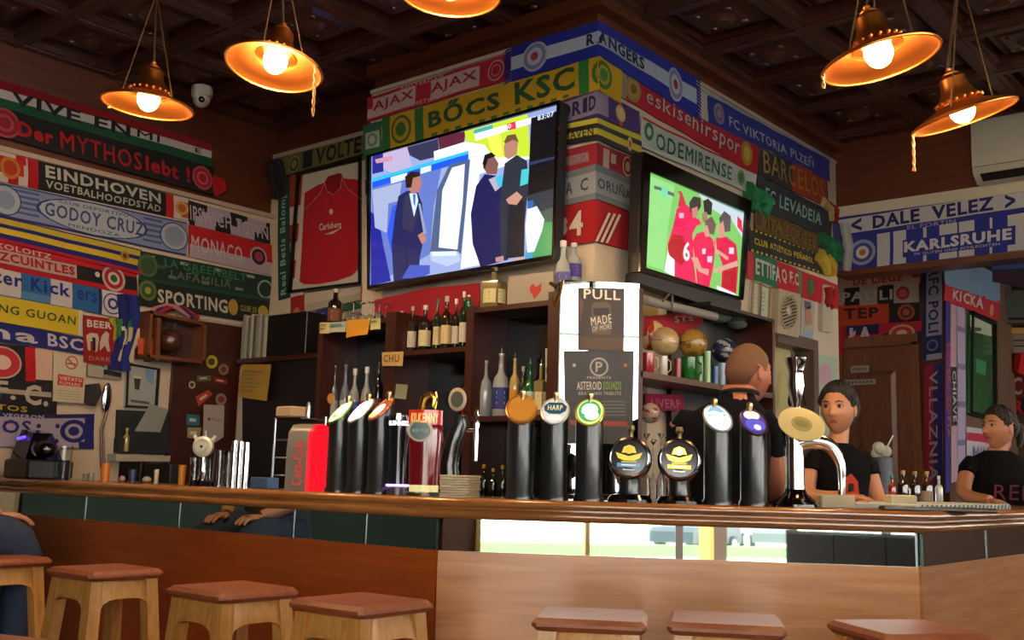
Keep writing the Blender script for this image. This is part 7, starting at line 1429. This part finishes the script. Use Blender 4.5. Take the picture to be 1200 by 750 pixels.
# ============================================================ RIGHT FACE: FRAMES, FAN, TROPHY
for (q4, d) in (([(880, 330), (888, 332), (887, 372), (878, 370)], 'narrow framed sheet left of the pair beside the small television'), ([(889, 333), (901, 337), (899, 376), (887, 373)], 'narrow framed sheet right of the pair beside the small television')):
    t = thing('framed_sheet', d, 'picture', at('R', *q4[3], .01)); slab('R', *q4, .0, .01, color='b0b8ac').build('sheet', PRINT, t, smooth=0); frame_bars('R', q4, .0, .02, .015, M('a8906c', .5), t, 'frame_bar')
    m = MB(); fn = quad_fn(*[at('R', *p, .0125) for p in q4]); m.col('8a948c'); [m.add([fn(.25, .8 - .12 * j), fn(.7, .8 - .12 * j), fn(.7, .76 - .12 * j), fn(.25, .76 - .12 * j)], [(0, 1, 2, 3)]) for j in range(5)]; stuff(m.build('sheet_print', PRINT, t, smooth=0))
q4 = [(913, 338), (938, 345), (936, 396), (911, 390)]; t = thing('extractor_fan', 'square cream extractor fan with a round slatted grille on the right wall', 'fan', at('R', 924, 392, .02))
slab('R', *q4, .0, .05, color='b0a894').build('fan_housing', M('b4aa94', .4), t, smooth=0)
def ring_pts(u, v, ru, rv, off, n=28): return [at('R', a, b, off) for a, b in disc_px('R', u, v, ru, rv, n)]
m = MB(); P_ = ring_pts(924.5, 366, 9.5, 19, .053); m.add(P_, [list(range(28))]); m.build('grille_opening', M('2a2a26', .6), t, smooth=0)
for i in range(9):
    dy = -16 + i * 4; x = 9.2 * math.sqrt(max(0, 1 - (dy / 19) ** 2)); m = MB(); m.tube([at('R', 924.5 - x, 366 + dy + 3, .058), at('R', 924.5 + x, 366 + dy - 3, .058)], .006, 6); m.build('slat', M('a8a08c', .4), t)
m = MB(); m.tube(P_ + [P_[0]], .006, 6); m.build('grille_ring', M('b4aa94', .4), t); m = MB(); m.ball(at('R', 924.5, 364, .06), .03, 14, 8, (.4, 1, 1)); m.build('hub', M('b4aa94', .4), t)
t = wall_box('photo print with a small figure right of the extractor fan', 'photo_print', 'photo', 'R', [(940, 347), (955, 351), (953, 399), (938, 396)], .0, .006, M('a8aaa8', .5)); m = MB(); poly(m, 'R', [(943, 362), (950, 358), (952, 380), (944, 382)], 'a87a60', .0075); poly(m, 'R', [(942, 352), (950, 354), (950, 362), (943, 362)], '50505c', .0075); poly(m, 'R', [(941, 388), (952, 390), (952, 397), (940, 395)], '8aa0b8', .0075); stuff(m.build('figure_print', PRINT, t, smooth=0))
wall_box('white ribbed plastic box near the end of the right wall', 'junction_box', 'box', 'R', [(965, 333), (977, 336), (975, 390), (964, 388)], .0, .03, M('b8b4a4', .5))
t = wall_box('pale green and pink poster beside the passage opening', 'pale_poster', 'poster', 'R', [(957, 414), (981, 419), (978, 530), (955, 520)], .0, .004, M('a8c0a8', .6)); m = MB(); poly(m, 'R', disc_px('R', 967, 440, 8, 14), 'b898a8', .0055); poly(m, 'R', disc_px('R', 972, 470, 6, 10), 'b0a8b8', .006); m.build('pink_print', PRINT, t, smooth=0)
P = at('CR', 915, 560, -.02); P.z = 1.05; s = mpp(P); H = lambda v: 1.17 + (proj_h(915) - v) * s - 1.05; t = thing('trophy', 'tall narrow silver trophy cup at the end of the side cabinet', 'trophy', (P.x + .05, P.y + .1, 0), world=False); ORG[t] = Vector()
m = MB(); m.lathe((0, 0, 0), [(.13, 0), (.13, 1.06), (.12, 1.07)], 20); m.build('stand', W_DARK, t)
m = MB(); m.lathe((0, 0, 1.05), [(.055, .02), (.05, .06), (.018, .09), (.014, H(505)), (.024, H(498)), (.015, H(488)), (.028, H(470)), (.05, H(452)), (.042, H(436)), (.062, H(424)), (.066, H(419)), (.06, H(419)), (.03, H(450))], 24, cap=False); m.build('cup', CHROME, t)
t = thing('black_cable', 'black cable with two small clips hanging in the passage opening', 'cable', at('R', 930, 430, -.04)); m = MB(); m.tube([at('R', u, v, -.04) for u, v in ((927, 410), (929, 425), (934, 440), (940, 455), (944, 475))], .005, 6); m.build('cable', BLACK, t); m = MB(); m.tube([at('R', u, v, -.03) for u, v in ((928, 408), (927, 440), (925, 470))], .005, 6); m.build('cable', BLACK, t)
for (u, v) in ((928, 440), (926, 470)): m = MB(); m.ball(at('R', u, v, -.03), .022, 10, 8, (.7, .7, 1.6)); m.build('clip', BLACK, t)
# ============================================================ BACK ROOM: DOOR, GREEN PICTURE
D0 = thing('door', 'brown panelled wooden door beyond the lintel with two small plates', 'door', (at('D', 1030, 500).x, 8.0, 0)); D0.name = 'door_1'; D0['kind'] = 'structure'
xa, xb = at('D', 984, 480).x, at('D', 1081, 480).x; zd = at('D', 1030, 404).z
m = MB(); m.box((xa, 7.96, 0), (xb, 7.995, zd)); m.build('door_leaf', W_DOOR, D0, smooth=0)
for (a, b, z0_, z1__) in ((xa, xb, zd - .02, zd + .06), (xb - .05, xb + .01, 0, zd), (xa, xa + .05, 0, zd)): m = MB(); m.box((a, 7.93, z0_), (b, 7.965, z1__)); m.build('door_frame', wood('door_trim', '5e3216', '74421f', .5, (10, 10, 1.5), .1), D0, smooth=0)
w_ = (xb - xa)
for z0_, z1__ in ((.2, 1.0), (1.15, zd - .2)): m = MB(); m.hexa([(xa + .15, 7.962, z0_), (xb - .17, 7.962, z0_), (xb - .17, 7.962, z1__), (xa + .15, 7.962, z1__)], [(xa + .19, 7.948, z0_ + .04), (xb - .21, 7.948, z0_ + .04), (xb - .21, 7.948, z1__ - .04), (xa + .19, 7.948, z1__ - .04)]); m.build('door_panel', W_DOOR, D0, smooth=0)
for q4 in ([(997, 429), (1018, 428), (1018, 436), (997, 437)], [(990, 445), (1026, 444), (1026, 450), (990, 452)]): m = slab('D', *q4, .055, .004, color='8a827c'); L_ = m.build('name_plate', PRINT, D0, smooth=0); m = MB(); fn = quad_fn(*[at('D', *p, .061) for p in q4]); m.col('4a4444'); [m.add([fn(.1 + .12 * i, .3), fn(.17 + .12 * i, .3), fn(.17 + .12 * i, .7), fn(.1 + .12 * i, .7)], [(0, 1, 2, 3)]) for i in range(7)]; stuff(m.build('plate_print', PRINT, L_, smooth=0))
drape('red scarf end at the edge of the pillar beside the door', 'D', [(981, 384), (982, 400), (981, 416)], ['a01428'], .03, w=.06)
q4 = [(1136, 367), (1163, 380), (1163, 492), (1134, 484)]; t = thing('green_picture', 'tall framed green football pitch picture on the return wall', 'picture', at('K', 1149, 488, .02)); slab('K', *q4, .0, .02, color='1c5a38').build('picture_sheet', M('1f5c3a', .12, coat=.8), t, smooth=0); frame_bars('K', q4, .0, .035, .03, BLACK, t, 'frame_bar')
m = MB(); poly(m, 'K', [(1137, 369), (1162, 381), (1162, 394), (1137, 388)], '9aa89c', .0215); poly(m, 'K', [(1137, 383), (1150, 384), (1150, 388), (1137, 388)], '1c2a24', .022); poly(m, 'K', [(1144, 420), (1156, 424), (1155, 440), (1144, 436)], '2c7048', .0215); stuff(m.build('pitch_print', M('7c9a86', .2), t, smooth=0)) if False else m.build('pitch_print', PRINT, t, smooth=0)
t = thing('wall_heater', 'grey wall unit with a dark slot at the far right end of the back room', 'heater', at('F', 1200, 375, .05)); slab('F', (1179, 340), (1225, 340), (1225, 378), (1179, 378), .0, .2).build('casing', M('6c7670', .4), t, smooth=0); slab('F', (1182, 372), (1225, 372), (1225, 375), (1182, 375), .2, .005).build('slot', BLACK, t, smooth=0)
slab('F', (1181, 384), (1225, 384), (1225, 391), (1181, 391), .02, .04).build('pale_strip', M('d8b060', .5), None, smooth=0); tag(bpy.data.objects['pale_strip'], 'pale wooden ledge under the grey wall unit', 'ledge')  # plain box in one even ochre colour
